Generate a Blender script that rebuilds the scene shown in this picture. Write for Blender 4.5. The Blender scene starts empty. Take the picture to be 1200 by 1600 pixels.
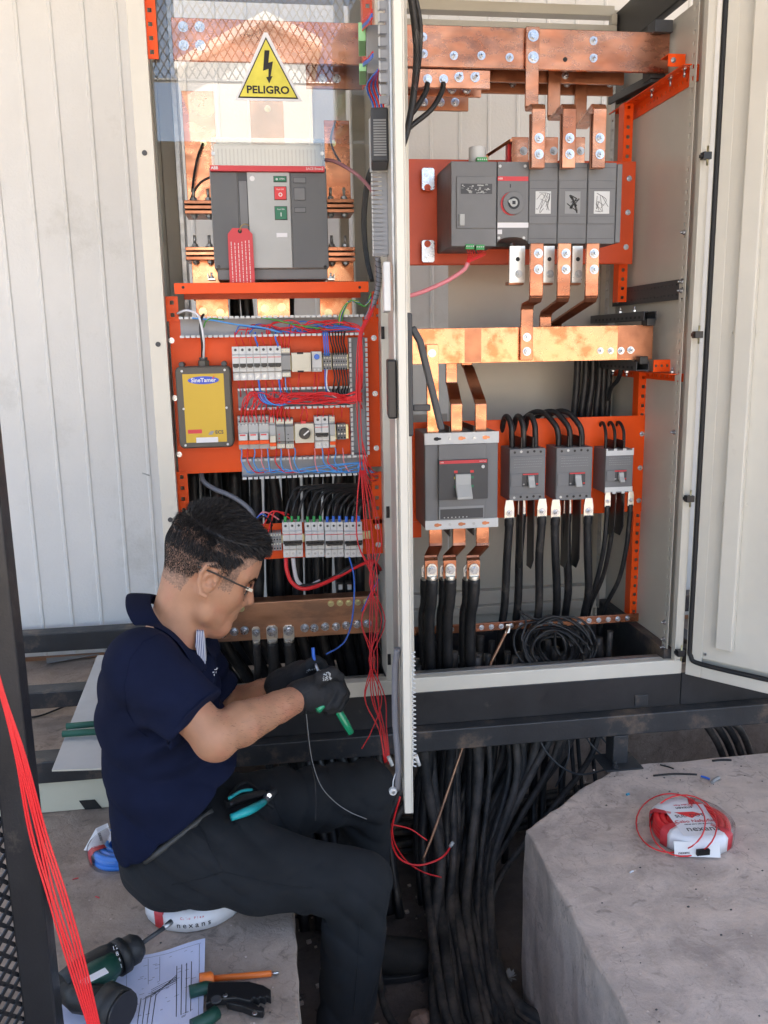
import bpy, bmesh, math, random
import numpy as np
from mathutils import Vector, Matrix, noise
random.seed(7)
PI=math.pi
SC=bpy.context.scene
COL=SC.collection
# ---------------- camera ----------------
F_PX=1330.; PITCH=math.radians(11.3); YAW=math.radians(7.8); ROLL=math.radians(1.03)
_cy,_sy,_cp,_sp=math.cos(YAW),math.sin(YAW),math.cos(PITCH),math.sin(PITCH)
FW=Vector((_sy*_cp,_cy*_cp,-_sp)); R0=Vector((_cy,-_sy,0)); U0=R0.cross(FW)
RT=R0*math.cos(ROLL)-U0*math.sin(ROLL); UP=R0*math.sin(ROLL)+U0*math.cos(ROLL)
CAM=Vector((0,-1.95,1.55))
cd=bpy.data.cameras.new('camera'); cam=bpy.data.objects.new('camera',cd); COL.objects.link(cam)
m=Matrix((( RT.x,UP.x,-FW.x,CAM.x),(RT.y,UP.y,-FW.y,CAM.y),(RT.z,UP.z,-FW.z,CAM.z),(0,0,0,1)))
cam.matrix_world=m; cd.sensor_fit='HORIZONTAL'; cd.sensor_width=36; cd.lens=F_PX/1200*36
cd.clip_start=.02; cd.clip_end=2000
SC.camera=cam
SC.render.resolution_x=768; SC.render.resolution_y=1024
# ---------------- world, sun, exposure ----------------
SUN_EL=math.radians(58); SUN_AZ=math.radians(16)      # the sun stands behind the wall
w=bpy.data.worlds.new('World'); SC.world=w; w.use_nodes=True
nt=w.node_tree; bg=nt.nodes['Background']; sk=nt.nodes.new('ShaderNodeTexSky'); sk.sky_type='NISHITA'
sk.sun_disc=False; sk.sun_elevation=SUN_EL; sk.sun_rotation=SUN_AZ; sk.air_density=.8; sk.dust_density=2.5; sk.ozone_density=.3
nt.links.new(sk.outputs[0],bg.inputs[0]); bg.inputs[1].default_value=.15
sl=bpy.data.lights.new('sun','SUN'); sl.energy=5.0; sl.angle=math.radians(.5); sl.color=(1,.95,.88)
so=bpy.data.objects.new('sun',sl); COL.objects.link(so)
sd=Vector((math.sin(SUN_AZ)*math.cos(SUN_EL),math.cos(SUN_AZ)*math.cos(SUN_EL),math.sin(SUN_EL)))
so.rotation_euler=sd.to_track_quat('Z','Y').to_euler(); so.location=(0,5,8)
SC.view_settings.view_transform='Standard'; SC.view_settings.look='None'; SC.view_settings.gamma=1
SC.view_settings.exposure=2.4
SC.view_settings.use_white_balance=True; SC.view_settings.white_balance_temperature=6950; SC.view_settings.white_balance_tint=11
# ---------------- pixel helpers (photo pixels 1200x1600 -> a point on a real plane) ----------------
def ray(px,py): return FW*F_PX+RT*(px-600)-UP*(py-800)
def T(px,py,Y):
    d=ray(px,py); return CAM+d*((Y-CAM.y)/d.y)
def TZ(px,py,Z):
    d=ray(px,py); return CAM+d*((Z-CAM.z)/d.z)
def RC(x0,y0,x1,y1,Y):
    ym=(y0+y1)/2; xm=(x0+x1)/2
    return (T(x0,ym,Y).x,T(x1,ym,Y).x,T(xm,y1,Y).z,T(xm,y0,Y).z)
# ---------------- mesh builder ----------------
def catmull(pts,n=6):
    P=[Vector(p) for p in pts]
    if len(P)<3: return P
    P=[P[0]*2-P[1]]+P+[P[-1]*2-P[-2]]; out=[]
    for i in range(1,len(P)-2):
        a,b,c,d=P[i-1:i+3]
        for k in range(n):
            t=k/n; out.append(.5*((2*b)+(c-a)*t+(2*a-5*b+4*c-d)*t*t+(-a+3*b-3*c+d)*t**3))
    out.append(P[-2]); return out
class MB:
    def __init__(s): s.v=[];s.f=[];s.mi=[];s.ms=[];s.sm=[]
    def m(s,mat):
        if mat not in s.ms: s.ms.append(mat)
        return s.ms.index(mat)
    def face(s,idx,mat,smooth=False): s.f.append(idx); s.mi.append(s.m(mat)); s.sm.append(smooth)
    def box(s,x0,x1,y0,y1,z0,z1,mat):
        if x0>x1:x0,x1=x1,x0
        if y0>y1:y0,y1=y1,y0
        if z0>z1:z0,z1=z1,z0
        b=len(s.v); s.v+=[(x0,y0,z0),(x1,y0,z0),(x1,y1,z0),(x0,y1,z0),(x0,y0,z1),(x1,y0,z1),(x1,y1,z1),(x0,y1,z1)]
        for q in ((0,3,2,1),(4,5,6,7),(0,1,5,4),(1,2,6,5),(2,3,7,6),(3,0,4,7)): s.face([b+i for i in q],mat)
        return s
    def obox(s,c,ux,uy,uz,mat):
        c,ux,uy,uz=map(Vector,(c,ux,uy,uz)); b=len(s.v)
        for k in (-1,1):
            for i,j in ((-1,-1),(1,-1),(1,1),(-1,1)): s.v.append(tuple(c+ux*i+uy*j+uz*k))
        for q in ((0,3,2,1),(4,5,6,7),(0,1,5,4),(1,2,6,5),(2,3,7,6),(3,0,4,7)): s.face([b+i for i in q],mat)
        return s
    def cyl(s,p,q,r,mat,n=12,r2=None,smooth=True,ph=0):
        p,q=Vector(p),Vector(q); d=(q-p).normalized(); a=d.orthogonal().normalized(); c=d.cross(a)
        if r2 is None:r2=r
        b=len(s.v)
        for P_,rr in ((p,r),(q,r2)):
            for i in range(n):
                t=2*PI*i/n+ph; s.v.append(tuple(P_+(a*math.cos(t)+c*math.sin(t))*rr))
        for i in range(n): j=(i+1)%n; s.face([b+i,b+j,b+n+j,b+n+i],mat,smooth)
        s.face([b+i for i in range(n)][::-1],mat); s.face([b+n+i for i in range(n)],mat); return s
    def tube(s,pts,r,mat,n=8,closed=False,smooth=True,flat=None):
        P=[Vector(p) for p in pts]; b=len(s.v); N=len(P); up=None
        for i,p in enumerate(P):
            if closed: d=P[(i+1)%N]-P[i-1]
            else: d=P[min(i+1,N-1)]-P[max(i-1,0)]
            if d.length<1e-9: d=Vector((0,0,1))
            d.normalize()
            if up is None: up=d.orthogonal().normalized()
            a=(up-d*up.dot(d)); a=a.normalized() if a.length>1e-6 else d.orthogonal().normalized(); up=a; c=d.cross(a)
            rr=r(i/(N-1)) if callable(r) else r
            for k in range(n):
                t=2*PI*k/n; s.v.append(tuple(p+(a*math.cos(t)+c*math.sin(t))*rr))
        for i in range(N if closed else N-1):
            i2=(i+1)%N
            for k in range(n):
                k2=(k+1)%n; s.face([b+i*n+k,b+i*n+k2,b+i2*n+k2,b+i2*n+k],mat,smooth)
        if not closed:
            s.face([b+k for k in range(n)][::-1],mat); s.face([b+(N-1)*n+k for k in range(n)],mat)
        return s
    def prism(s,poly,fa,fb,mat,side=None):
        """poly: list of 2d; fa/fb map 2d->3d for the two ends"""
        b=len(s.v); n=len(poly)
        s.v+=[tuple(fa(*p)) for p in poly]+[tuple(fb(*p)) for p in poly]
        s.face([b+i for i in range(n)],mat); s.face([b+n+i for i in range(n)][::-1],mat)
        for i in range(n): j=(i+1)%n; s.face([b+j,b+i,b+n+i,b+n+j],side or mat)
        return s
    def xz(s,poly,y0,y1,mat): return s.prism(poly,lambda x,z:(x,y0,z),lambda x,z:(x,y1,z),mat)
    def xy(s,poly,z0,z1,mat): return s.prism(poly,lambda x,y:(x,y,z0),lambda x,y:(x,y,z1),mat)
    def yz(s,poly,x0,x1,mat): return s.prism(poly,lambda y,z:(x0,y,z),lambda y,z:(x1,y,z),mat)
    def strap(s,pts,wid,th,mat,axis=(1,0,0)):
        """flat bar following pts; width along axis, thickness across"""
        A=Vector(axis).normalized(); P=[Vector(p) for p in pts]; b=len(s.v); N=len(P)
        for i,p in enumerate(P):
            d1=(P[i]-P[i-1]).normalized() if i else (P[1]-P[0]).normalized()
            d2=(P[i+1]-P[i]).normalized() if i<N-1 else d1
            n1=A.cross(d1).normalized(); n2=A.cross(d2).normalized(); nn=(n1+n2).normalized(); k=1/max(.3,nn.dot(n1))
            for sa,sn in ((-1,-1),(1,-1),(1,1),(-1,1)): s.v.append(tuple(p+A*wid/2*sa+nn*th/2*sn*k))
        for i in range(N-1):
            for k in range(4): k2=(k+1)%4; s.face([b+i*4+k,b+i*4+k2,b+i*4+4+k2,b+i*4+4+k],mat)
        s.face([b+3,b+2,b+1,b],mat); e=b+(N-1)*4; s.face([e,e+1,e+2,e+3],mat); return s
    def build(s,name,parent=None,bevel=0,seg=2,ang=35,fixn=True):
        me=bpy.data.meshes.new(name); o=bpy.data.objects.new(name,me)
        V=np.array(s.v,dtype=float)
        if parent is None:
            lo=V.min(0);hi=V.max(0); c=np.array([(lo[0]+hi[0])/2,(lo[1]+hi[1])/2,lo[2]]); V=V-c; o.location=c
        else:
            o.parent=parent; wl=wloc(parent); o.location=-wl
        me.from_pydata([tuple(v) for v in V],[],s.f)
        for mt in s.ms: me.materials.append(mt)
        me.polygons.foreach_set('material_index',s.mi); me.polygons.foreach_set('use_smooth',s.sm)
        if fixn:
            bm=bmesh.new(); bm.from_mesh(me); bmesh.ops.recalc_face_normals(bm,faces=bm.faces); bm.to_mesh(me); bm.free()
        me.update(); COL.objects.link(o)
        if bevel:
            b=o.modifiers.new('bevel','BEVEL'); b.width=bevel; b.segments=seg; b.limit_method='ANGLE'; b.angle_limit=math.radians(ang); b.harden_normals=False
        return o
def wloc(o):
    v=Vector((0,0,0))
    while o is not None: v+=o.location; o=o.parent
    return v
def tag(o,label,cat,group=None,kind=None):
    if label: o['label']=label
    if cat: o['category']=cat
    if group: o['group']=group
    if kind: o['kind']=kind
    return o
def struct(o): o['kind']='structure'; return o
def thing(name,label,cat,loc=(0,0,0),group=None):
    o=bpy.data.objects.new(name,None); COL.objects.link(o); o.location=loc; o.empty_display_size=.05
    return tag(o,label,cat,group)
def copy_tree(o,parent=None,top=True,loc=None):
    c=o.copy(); COL.objects.link(c)
    if parent is not None: c.parent=parent
    if loc is not None: c.location=loc
    for ch in list(o.children): copy_tree(ch,c)
    return c
# ---------------- materials ----------------
def mat(name,col,rough=.5,metal=0,var=.0,vs=6,col2=None,c2lo=.45,c2hi=.6,c2s=12,bump=0,bs=200,rvar=.0,coat=0,spec=.5,stretch=None,sss=0,trans=0,ior=1.45,alpha=1,emit=None,detail=6,dirt=None):
    m=bpy.data.materials.new(name); m.use_nodes=True; nt=m.node_tree; N=nt.nodes; L=nt.links
    b=N['Principled BSDF']; b.inputs['Roughness'].default_value=rough; b.inputs['Metallic'].default_value=metal
    b.inputs['Base Color'].default_value=(*col,1); b.inputs['Coat Weight'].default_value=coat
    b.inputs['Specular IOR Level'].default_value=spec; b.inputs['IOR'].default_value=ior
    if trans: b.inputs['Transmission Weight'].default_value=trans
    if alpha<1: b.inputs['Alpha'].default_value=alpha
    if sss: b.inputs['Subsurface Weight'].default_value=sss; b.inputs['Subsurface Radius'].default_value=(.01,.004,.002)
    if emit: b.inputs['Emission Color'].default_value=(*emit[0],1); b.inputs['Emission Strength'].default_value=emit[1]
    tc=N.new('ShaderNodeTexCoord'); mp=N.new('ShaderNodeMapping'); L.new(tc.outputs['Object'],mp.inputs[0])
    oi=N.new('ShaderNodeObjectInfo'); cm=N.new('ShaderNodeCombineXYZ'); ml=N.new('ShaderNodeMath'); ml.operation='MULTIPLY'; ml.inputs[1].default_value=13.
    L.new(oi.outputs['Random'],ml.inputs[0]); L.new(ml.outputs[0],cm.inputs[0]); L.new(ml.outputs[0],cm.inputs[2]); L.new(cm.outputs[0],mp.inputs['Location'])
    if stretch: mp.inputs['Scale'].default_value=stretch
    cur=None
    def noise_(s,d=detail,rg=.6):
        n=N.new('ShaderNodeTexNoise'); n.inputs['Scale'].default_value=s; n.inputs['Detail'].default_value=d; n.inputs['Roughness'].default_value=rg; L.new(mp.outputs[0],n.inputs['Vector']); return n
    def mix(a,bb,fac,typ='MIX'):
        x=N.new('ShaderNodeMix'); x.data_type='RGBA'; x.blend_type=typ
        if isinstance(fac,(int,float)): x.inputs[0].default_value=fac
        else: L.new(fac,x.inputs[0])
        for i,v in ((6,a),(7,bb)):
            if isinstance(v,tuple): x.inputs[i].default_value=(*v,1)
            else: L.new(v,x.inputs[i])
        return x.outputs[2]
    def ramp(src,lo,hi,a=0,bv=1):
        r=N.new('ShaderNodeMapRange'); r.inputs[1].default_value=lo; r.inputs[2].default_value=hi; r.inputs[3].default_value=a; r.inputs[4].default_value=bv; L.new(src,r.inputs[0]); return r.outputs[0]
    cur=col
    if col2 is not None:
        n=noise_(c2s); cur=mix(cur,col2,ramp(n.outputs['Fac'],c2lo,c2hi))
    if var:
        n=noise_(vs); f=ramp(n.outputs['Fac'],.3,.7,1-var,1+var)
        v=N.new('ShaderNodeVectorMath'); v.operation='SCALE'
        if isinstance(cur,tuple): v.inputs[0].default_value=cur
        else: L.new(cur,v.inputs[0])
        L.new(f,v.inputs['Scale']); cur=v.outputs[0]
    if dirt:  # (colour, scale, lo, hi)
        n=noise_(dirt[1],dirt[4] if len(dirt)>4 else 10,.5 if len(dirt)>4 else .7); cur=mix(cur,dirt[0],ramp(n.outputs['Fac'],dirt[2],dirt[3]))
    if not isinstance(cur,tuple): L.new(cur,b.inputs['Base Color'])
    if rvar:
        n=noise_(vs*2.3); L.new(ramp(n.outputs['Fac'],.3,.7,max(0,rough-rvar),min(1,rough+rvar)),b.inputs['Roughness'])
    if bump:
        n=noise_(bs,4); bp=N.new('ShaderNodeBump'); bp.inputs['Strength'].default_value=min(1,bump); bp.inputs['Distance'].default_value=.002 if bump<=1 else .002*bump
        L.new(n.outputs['Fac'],bp.inputs['Height']); L.new(bp.outputs[0],b.inputs['Normal'])
    return m
M={}
M['cream']=mat('cream_paint',(.63,.60,.52),.38,var=.05,vs=5,bump=.12,bs=900,dirt=((.40,.36,.28),7,.66,.85))
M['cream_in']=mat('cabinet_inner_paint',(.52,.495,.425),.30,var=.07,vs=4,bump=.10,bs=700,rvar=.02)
M['orange']=mat('orange_paint',(.84,.085,.008),.38,var=.06,vs=8,bump=.15,bs=500,rvar=.05,spec=.3)
M['orange_d']=mat('orange_paint_dull',(.66,.075,.014),.38,var=.08,vs=8,bump=.15,bs=500)
M['black']=mat('black_paint',(.022,.022,.024),.38,var=.3,vs=9,bump=.2,bs=300,rvar=.1,dirt=((.12,.10,.08),14,.63,.80))
M['blackrail']=mat('black_dusty_steel',(.030,.031,.034),.45,var=.3,vs=7,bump=.3,bs=150,rvar=.1,dirt=((.17,.12,.085),7,.54,.70))
M['dark']=mat('dark_gasket',(.012,.012,.013),.6)
M['plas_d']=mat('dark_grey_plastic',(.165,.168,.172),.48,var=.07,vs=12,bump=.1,bs=1500,rvar=.06)
M['plas_dd']=mat('charcoal_plastic',(.05,.052,.056),.45,var=.1,vs=12)
M['plas_m']=mat('mid_grey_plastic',(.27,.275,.275),.45,var=.06,vs=12,bump=.1,bs=1500)
M['plas_l']=mat('light_grey_plastic',(.42,.43,.42),.42,var=.05,vs=10)
M['plas_w']=mat('white_grey_plastic',(.60,.61,.60),.40,var=.05,vs=20)
M['beige']=mat('beige_plastic',(.66,.62,.50),.45,var=.04,vs=20)
M['blackp']=mat('black_plastic',(.014,.014,.015),.35,var=.2,vs=15)
M['rubber']=mat('black_rubber_cable',(.015,.015,.016),.42,var=.4,vs=18,bump=.5,bs=120,rvar=.12,dirt=((.10,.085,.07),14,.56,.78))
M['rubber2']=mat('dusty_black_cable',(.026,.026,.027),.6,var=.5,vs=14,bump=.6,bs=90,rvar=.12,dirt=((.12,.10,.085),11,.44,.68))
M['redp']=mat('red_plastic',(.66,.03,.035),.4,var=.05)
M['redlab']=mat('red_label',(.60,.05,.06),.5)
M['green']=mat('green_plastic',(.03,.30,.08),.4)
M['greenb']=mat('green_button',(.01,.16,.08),.4)
M['lgreen']=mat('pale_green_connector',(.30,.62,.30),.45)
M['yellow']=mat('yellow_sticker',(.70,.62,.08),.5,var=.12,vs=25,bump=.6,bs=90)
M['ink']=mat('black_ink',(.015,.015,.015),.6)
M['white']=mat('white_print',(.75,.75,.74),.55)
M['paperw']=mat('white_paper_label',(.72,.72,.74),.6,var=.06,vs=20)
M['gold']=mat('gold_label',(.42,.29,.035),.38,metal=.35,var=.06,vs=6)
M['blue']=mat('blue_print',(.05,.10,.55),.5)
M['wred']=mat('red_wire',(.72,.025,.03),.35); M['wpink']=mat('clear_pink_sleeve',(.75,.25,.28),.3,var=.1)
M['wblue']=mat('blue_wire',(.04,.16,.62),.35); M['wlblue']=mat('light_blue_wire',(.08,.33,.75),.35)
M['wblk']=mat('black_wire',(.012,.012,.013),.35); M['wwht']=mat('white_wire',(.68,.70,.74),.35)
M['wgrn']=mat('green_wire',(.08,.32,.06),.35); M['wyel']=mat('yellow_wire',(.65,.5,.05),.35); M['wgry']=mat('grey_conduit',(.17,.18,.21),.4,var=.1)
M['steel']=mat('zinc_steel',(.50,.52,.55),.30,metal=1,var=.12,vs=60,rvar=.1)
M['steel_y']=mat('yellow_zinc',(.62,.58,.34),.33,metal=1,var=.12,vs=60)
M['tin']=mat('tinned_lug',(.72,.70,.64),.36,metal=1,var=.10,vs=40,rvar=.1)
M['galv']=mat('galvanised_steel',(.45,.46,.46),.42,metal=.9,var=.15,vs=30,rvar=.1)
M['darksteel']=mat('dark_perforated_steel',(.06,.062,.066),.45,metal=.3)
M['cu']=mat('copper_bar',(.60,.265,.15),.30,metal=1,col2=(.42,.15,.08),c2lo=.40,c2hi=.66,c2s=7,var=.26,vs=11,rvar=.12,bump=.12,bs=50,dirt=((.27,.12,.075),6,.50,.72,2),detail=3,stretch=(.8,1,1.6))
M['cu2']=mat('dull_copper_bar',(.42,.18,.10),.36,metal=1,col2=(.33,.14,.08),c2lo=.46,c2hi=.62,c2s=12,var=.2,vs=8,rvar=.09,bump=.1,bs=60)
M['cub']=mat('bright_copper_bar',(.70,.33,.18),.26,metal=1,col2=(.52,.18,.085),c2lo=.50,c2hi=.62,c2s=22,var=.10,vs=9,rvar=.07,bump=.06,bs=60)
M['cuearth']=mat('earthy_copper_bar',(.46,.24,.14),.42,metal=.85,col2=(.30,.17,.11),c2lo=.44,c2hi=.6,c2s=10,var=.2,vs=8,stretch=(1,1,3),rvar=.1)
M['duct']=mat('grey_pvc_duct',(.34,.35,.37),.45,var=.05,vs=20)
M['wood']=mat('board_white',(.50,.51,.52),.6,var=.10,vs=6,dirt=((.28,.24,.20),8,.60,.75))
M['clear']=None
def glassm(name,tint,gl_rough=.03,ior=1.6,tr=1.0):
    m=bpy.data.materials.new(name); m.use_nodes=True; N=m.node_tree.nodes; L=m.node_tree.links; N.remove(N['Principled BSDF'])
    t=N.new('ShaderNodeBsdfTransparent'); t.inputs[0].default_value=(*[c*tr for c in tint],1); g=N.new('ShaderNodeBsdfGlossy'); g.inputs['Roughness'].default_value=gl_rough
    f=N.new('ShaderNodeFresnel'); f.inputs[0].default_value=ior; x=N.new('ShaderNodeMixShader')
    ge=N.new('ShaderNodeNewGeometry'); sb=N.new('ShaderNodeMath'); sb.operation='SUBTRACT'; sb.inputs[0].default_value=1; L.new(ge.outputs['Backfacing'],sb.inputs[1]); mu=N.new('ShaderNodeMath'); mu.operation='MULTIPLY'; L.new(f.outputs[0],mu.inputs[0]); L.new(sb.outputs[0],mu.inputs[1]); L.new(mu.outputs[0],x.inputs[0]); L.new(t.outputs[0],x.inputs[1]); L.new(g.outputs[0],x.inputs[2]); L.new(x.outputs[0],N['Material Output'].inputs[0]); return m
M['glass']=glassm('clear_acrylic',(.96,.97,.97),.004,2.1)
M['glass2']=glassm('smoky_clear_cover',(.80,.82,.82),.08,1.9)
M['bag']=glassm('clear_film',(.97,.97,.98),.18,1.5)
M['lens']=glassm('spectacle_lens',(.9,.92,.92),.02,1.5)
# ---------------- small shared builders ----------------
_bolt={}
def bolt(parent,x,y,z,r=.0085,stud=.010,mt=None,d=(0,-1,0),name='bolt',washer=True):
    mt=mt or M['steel']; key=(round(r,5),round(stud,4),mt.name,tuple(d),washer)
    if key not in _bolt:
        D=Vector(d); b=MB(); o=Vector((0,0,0))
        if washer: b.cyl(o,D*r*.22,r*1.25,mt,20)
        b.cyl(D*r*.2,D*r*.85,r*.86,mt,6,smooth=False); b.cyl(D*r*.85,D*r*.95,r*.74,mt,12)
        if stud: b.cyl(D*r*.9,D*(r*.9+stud),r*.42,mt,10)
        me=bpy.data.meshes.new('bolt'); me.from_pydata(b.v,[],b.f); me.materials.append(mt)
        me.polygons.foreach_set('use_smooth',b.sm); bm=bmesh.new(); bm.from_mesh(me); bmesh.ops.recalc_face_normals(bm,faces=bm.faces); bm.to_mesh(me); bm.free()
        _bolt[key]=me
    o=bpy.data.objects.new(name,_bolt[key]); COL.objects.link(o); o.parent=parent; o.location=Vector((x,y,z))-wloc(parent); o.rotation_euler=(0,random.uniform(-1,1),0) if d==(0,-1,0) else (0,0,0)
    return o
def text(s,x,y,z,size,mt,parent,name='lettering',rot=(PI/2,0,0),ext=.0003,align='CENTER',sx=1,bold=0):
    cu=bpy.data.curves.new(name,'FONT'); cu.body=s; cu.size=size; cu.extrude=ext; cu.align_x=align; cu.align_y='CENTER'; cu.resolution_u=3; cu.offset=bold
    tmp=bpy.data.objects.new(name,cu); me=bpy.data.meshes.new_from_object(tmp); bpy.data.objects.remove(tmp)
    me.materials.clear(); me.materials.append(mt)
    o=bpy.data.objects.new(name,me); COL.objects.link(o); o.parent=parent; o.location=Vector((x,y,z))-(wloc(parent) if parent else Vector()); o.rotation_euler=rot; o.scale=(sx,1,1)
    return o
def cable(name,label,cat,pts,r,mt,group=None,parent=None,n=8,sub=6,px=True):
    P=[T(*p) if px else Vector(p) for p in pts]
    b=MB().tube(catmull(P,sub),r,mt,n); o=b.build(name,parent,fixn=False)
    if parent is None: tag(o,label,cat,group)
    return o
def perf(b,p0,p1,wdir,wid,mt,hole=.009,pitch=.025,th=.002,nrm=(0,-1,0),off=0):
    """perforated strip from p0 to p1, real square holes, solid thickness"""
    p0,p1=Vector(p0),Vector(p1); L_=(p1-p0).length; u=(p1-p0)/L_; w=Vector(wdir).normalized(); nn=Vector(nrm).normalized()*th
    n=max(1,round(L_/pitch)); ph=L_/n; h=hole/2
    def pt(a,c): return p0+u*a+w*c
    def solid(a0,a1,c0,c1):
        k=len(b.v)
        for o_ in (Vector((0,0,0)),-nn):
            for a,c in ((a0,c0),(a1,c0),(a1,c1),(a0,c1)): b.v.append(tuple(pt(a,c)+o_))
        for q in ((0,1,2,3),(7,6,5,4),(0,4,5,1),(1,5,6,2),(2,6,7,3),(3,7,4,0)): b.face([k+i for i in q],mt)
    solid(0,L_,-wid/2,-h); solid(0,L_,h,wid/2)
    for i in range(n):
        c=(i+.5)*ph
        solid(i*ph,c-h,-h,h); solid(c+h,(i+1)*ph,-h,h)
    return b
ORD=['first','second','third','fourth','fifth','sixth','seventh','eighth','ninth','tenth','eleventh','twelfth','thirteenth','fourteenth','fifteenth','sixteenth','seventeenth','eighteenth','nineteenth','twentieth','twenty-first','twenty-second','twenty-third','twenty-fourth','twenty-fifth','twenty-sixth','twenty-seventh','twenty-eighth','twenty-ninth','thirtieth']
# ================= SETTING =================
def concrete(name,base,dark):
    m=bpy.data.materials.new(name); m.use_nodes=True; nt=m.node_tree; N=nt.nodes; L=nt.links; b=N['Principled BSDF']
    tc=N.new('ShaderNodeTexCoord')
    def ns(s,d=8,r=.65,dist=0):
        n=N.new('ShaderNodeTexNoise'); n.inputs['Scale'].default_value=s; n.inputs['Detail'].default_value=d; n.inputs['Roughness'].default_value=r; n.inputs['Distortion'].default_value=dist; L.new(tc.outputs['Object'],n.inputs[0]); return n.outputs['Fac']
    def mr(s,a,c,d=0,e=1):
        r=N.new('ShaderNodeMapRange'); L.new(s,r.inputs[0]); r.inputs[1].default_value=a; r.inputs[2].default_value=c; r.inputs[3].default_value=d; r.inputs[4].default_value=e; return r.outputs[0]
    def mx(f,a,c,t='MIX'):
        x=N.new('ShaderNodeMix'); x.data_type='RGBA'; x.blend_type=t
        if isinstance(f,float): x.inputs[0].default_value=f
        else: L.new(f,x.inputs[0])
        for i,v in ((6,a),(7,c)):
            if isinstance(v,tuple): x.inputs[i].default_value=(*v,1)
            else: L.new(v,x.inputs[i])
        return x.outputs[2]
    big=ns(2.2,6,.6,.6); mid=ns(9,10,.7,.4); fine=ns(160,6,.7); spot=ns(26,8,.6,1.2)
    c=mx(mr(big,.35,.65),base,dark); c=mx(mr(mid,.42,.60,0,.8),c,tuple(min(1,v*1.28) for v in base))
    c=mx(mr(spot,.58,.70,0,.6),c,tuple(v*.5 for v in dark)); c=mx(mr(fine,.55,.8,0,.35),c,tuple(v*.5 for v in dark))
    v=N.new('ShaderNodeTexVoronoi'); v.inputs['Scale'].default_value=38; L.new(tc.outputs['Object'],v.inputs[0])
    c=mx(mr(v.outputs['Distance'],.02,.12,.6,0),c,tuple(x*.5 for x in dark))
    v2=N.new('ShaderNodeTexVoronoi'); v2.inputs['Scale'].default_value=7; v2.feature='DISTANCE_TO_EDGE'; wn=N.new('ShaderNodeMix'); wn.data_type='VECTOR'; nz=N.new('ShaderNodeTexNoise'); nz.inputs['Scale'].default_value=6; nz.inputs['Detail'].default_value=6; L.new(tc.outputs['Object'],nz.inputs[0]); wn.inputs[0].default_value=.35; L.new(tc.outputs['Object'],wn.inputs[4]); L.new(nz.outputs['Color'],wn.inputs[5]); L.new(wn.outputs[1],v2.inputs[0])
    gate=ns(1.7,3); ck=N.new('ShaderNodeMath'); ck.operation='MULTIPLY'; L.new(mr(v2.outputs['Distance'],.0,.012,.45,0),ck.inputs[0]); L.new(mr(gate,.5,.6),ck.inputs[1])
    c=mx(ck.outputs[0],c,tuple(x*.45 for x in dark))
    # dust streaks
    mp=N.new('ShaderNodeMapping'); mp.inputs['Rotation'].default_value=(0,0,.7); mp.inputs['Scale'].default_value=(3,14,1); L.new(tc.outputs['Object'],mp.inputs[0])
    n2=N.new('ShaderNodeTexNoise'); n2.inputs['Scale'].default_value=1.6; n2.inputs['Detail'].default_value=8; L.new(mp.outputs[0],n2.inputs[0])
    c=mx(mr(n2.outputs['Fac'],.50,.72,0,.55),c,(base[0]*1.3,base[1]*1.25,base[2]*1.2))
    L.new(c,b.inputs['Base Color']); b.inputs['Roughness'].default_value=.85
    h=N.new('ShaderNodeMath'); h.operation='MULTIPLY_ADD'; L.new(fine,h.inputs[0]); h.inputs[1].default_value=.25; L.new(mid,h.inputs[2])
    bp=N.new('ShaderNodeBump'); bp.inputs['Strength'].default_value=.9; bp.inputs['Distance'].default_value=.008; L.new(h.outputs[0],bp.inputs['Height']); L.new(bp.outputs[0],b.inputs['Normal'])
    return m
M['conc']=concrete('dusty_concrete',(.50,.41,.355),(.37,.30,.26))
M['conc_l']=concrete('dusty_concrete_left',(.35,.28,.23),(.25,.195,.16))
M['soil']=concrete('dark_trench_soil',(.11,.088,.078),(.06,.05,.046))
M['wallm']=mat('white_wall_sheet',(.70,.70,.685),.40,var=.05,vs=2.5,bump=.5,bs=110,rvar=.08,dirt=((.50,.49,.45),3.5,.58,.85))
def rough_slab(name,poly,z0,z1,mt,amp=.005,res=.02):
    """concrete block: polygon outline subdivided and roughened"""
    out=[]
    for i,p in enumerate(poly):
        a=Vector((*p,0)); c=Vector((*poly[(i+1)%len(poly)],0)); Ln=(c-a).length; k=max(1,min(60,int(Ln/res)))
        for j in range(k): out.append(a.lerp(c,j/k))
    b=MB(); n=len(out); lev=[z1,z1-.012,z1-.05,z1-.12,z1-.22,z1-.34,z0]
    for li,z in enumerate(lev):
        for q in out:
            nv=noise.noise_vector(Vector((q.x*9,q.y*9,z*7)))*amp*1.6+noise.noise_vector(Vector((q.x*40,q.y*40,z*30)))*amp*.7
            ins=0
            b.v.append((q.x+nv.x,q.y+nv.y,z+(nv.z*.3 if li==1 else 0)))
    for li in range(len(lev)-1):
        for i in range(n): j=(i+1)%n; b.face([li*n+i,li*n+j,(li+1)*n+j,(li+1)*n+i],mt,False)
    b.face(list(range(n)),mt); o=b.build(name); bv=o.modifiers.new('bevel','BEVEL'); bv.width=.006; bv.segments=2; bv.limit_method='ANGLE'; bv.angle_limit=math.radians(60)
    return struct(o)
g=MB(); g.box(-60,60,-80,60,-.30,-.0,M['soil']); struct(g.build('ground'))
rough_slab('right_concrete_floor',[(.537,-2.6),(6,-2.6),(6,-.035),(.86,-.03),(.72,-.125),(.537,-.27)],.004,.47,M['conc'])
rough_slab('left_concrete_floor',[(-4,-2.6),(.012,-2.6),(.012,.0),(-.25,.012),(-.25,.545),(-4,.545)],.004,.47,M['conc_l'])
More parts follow.
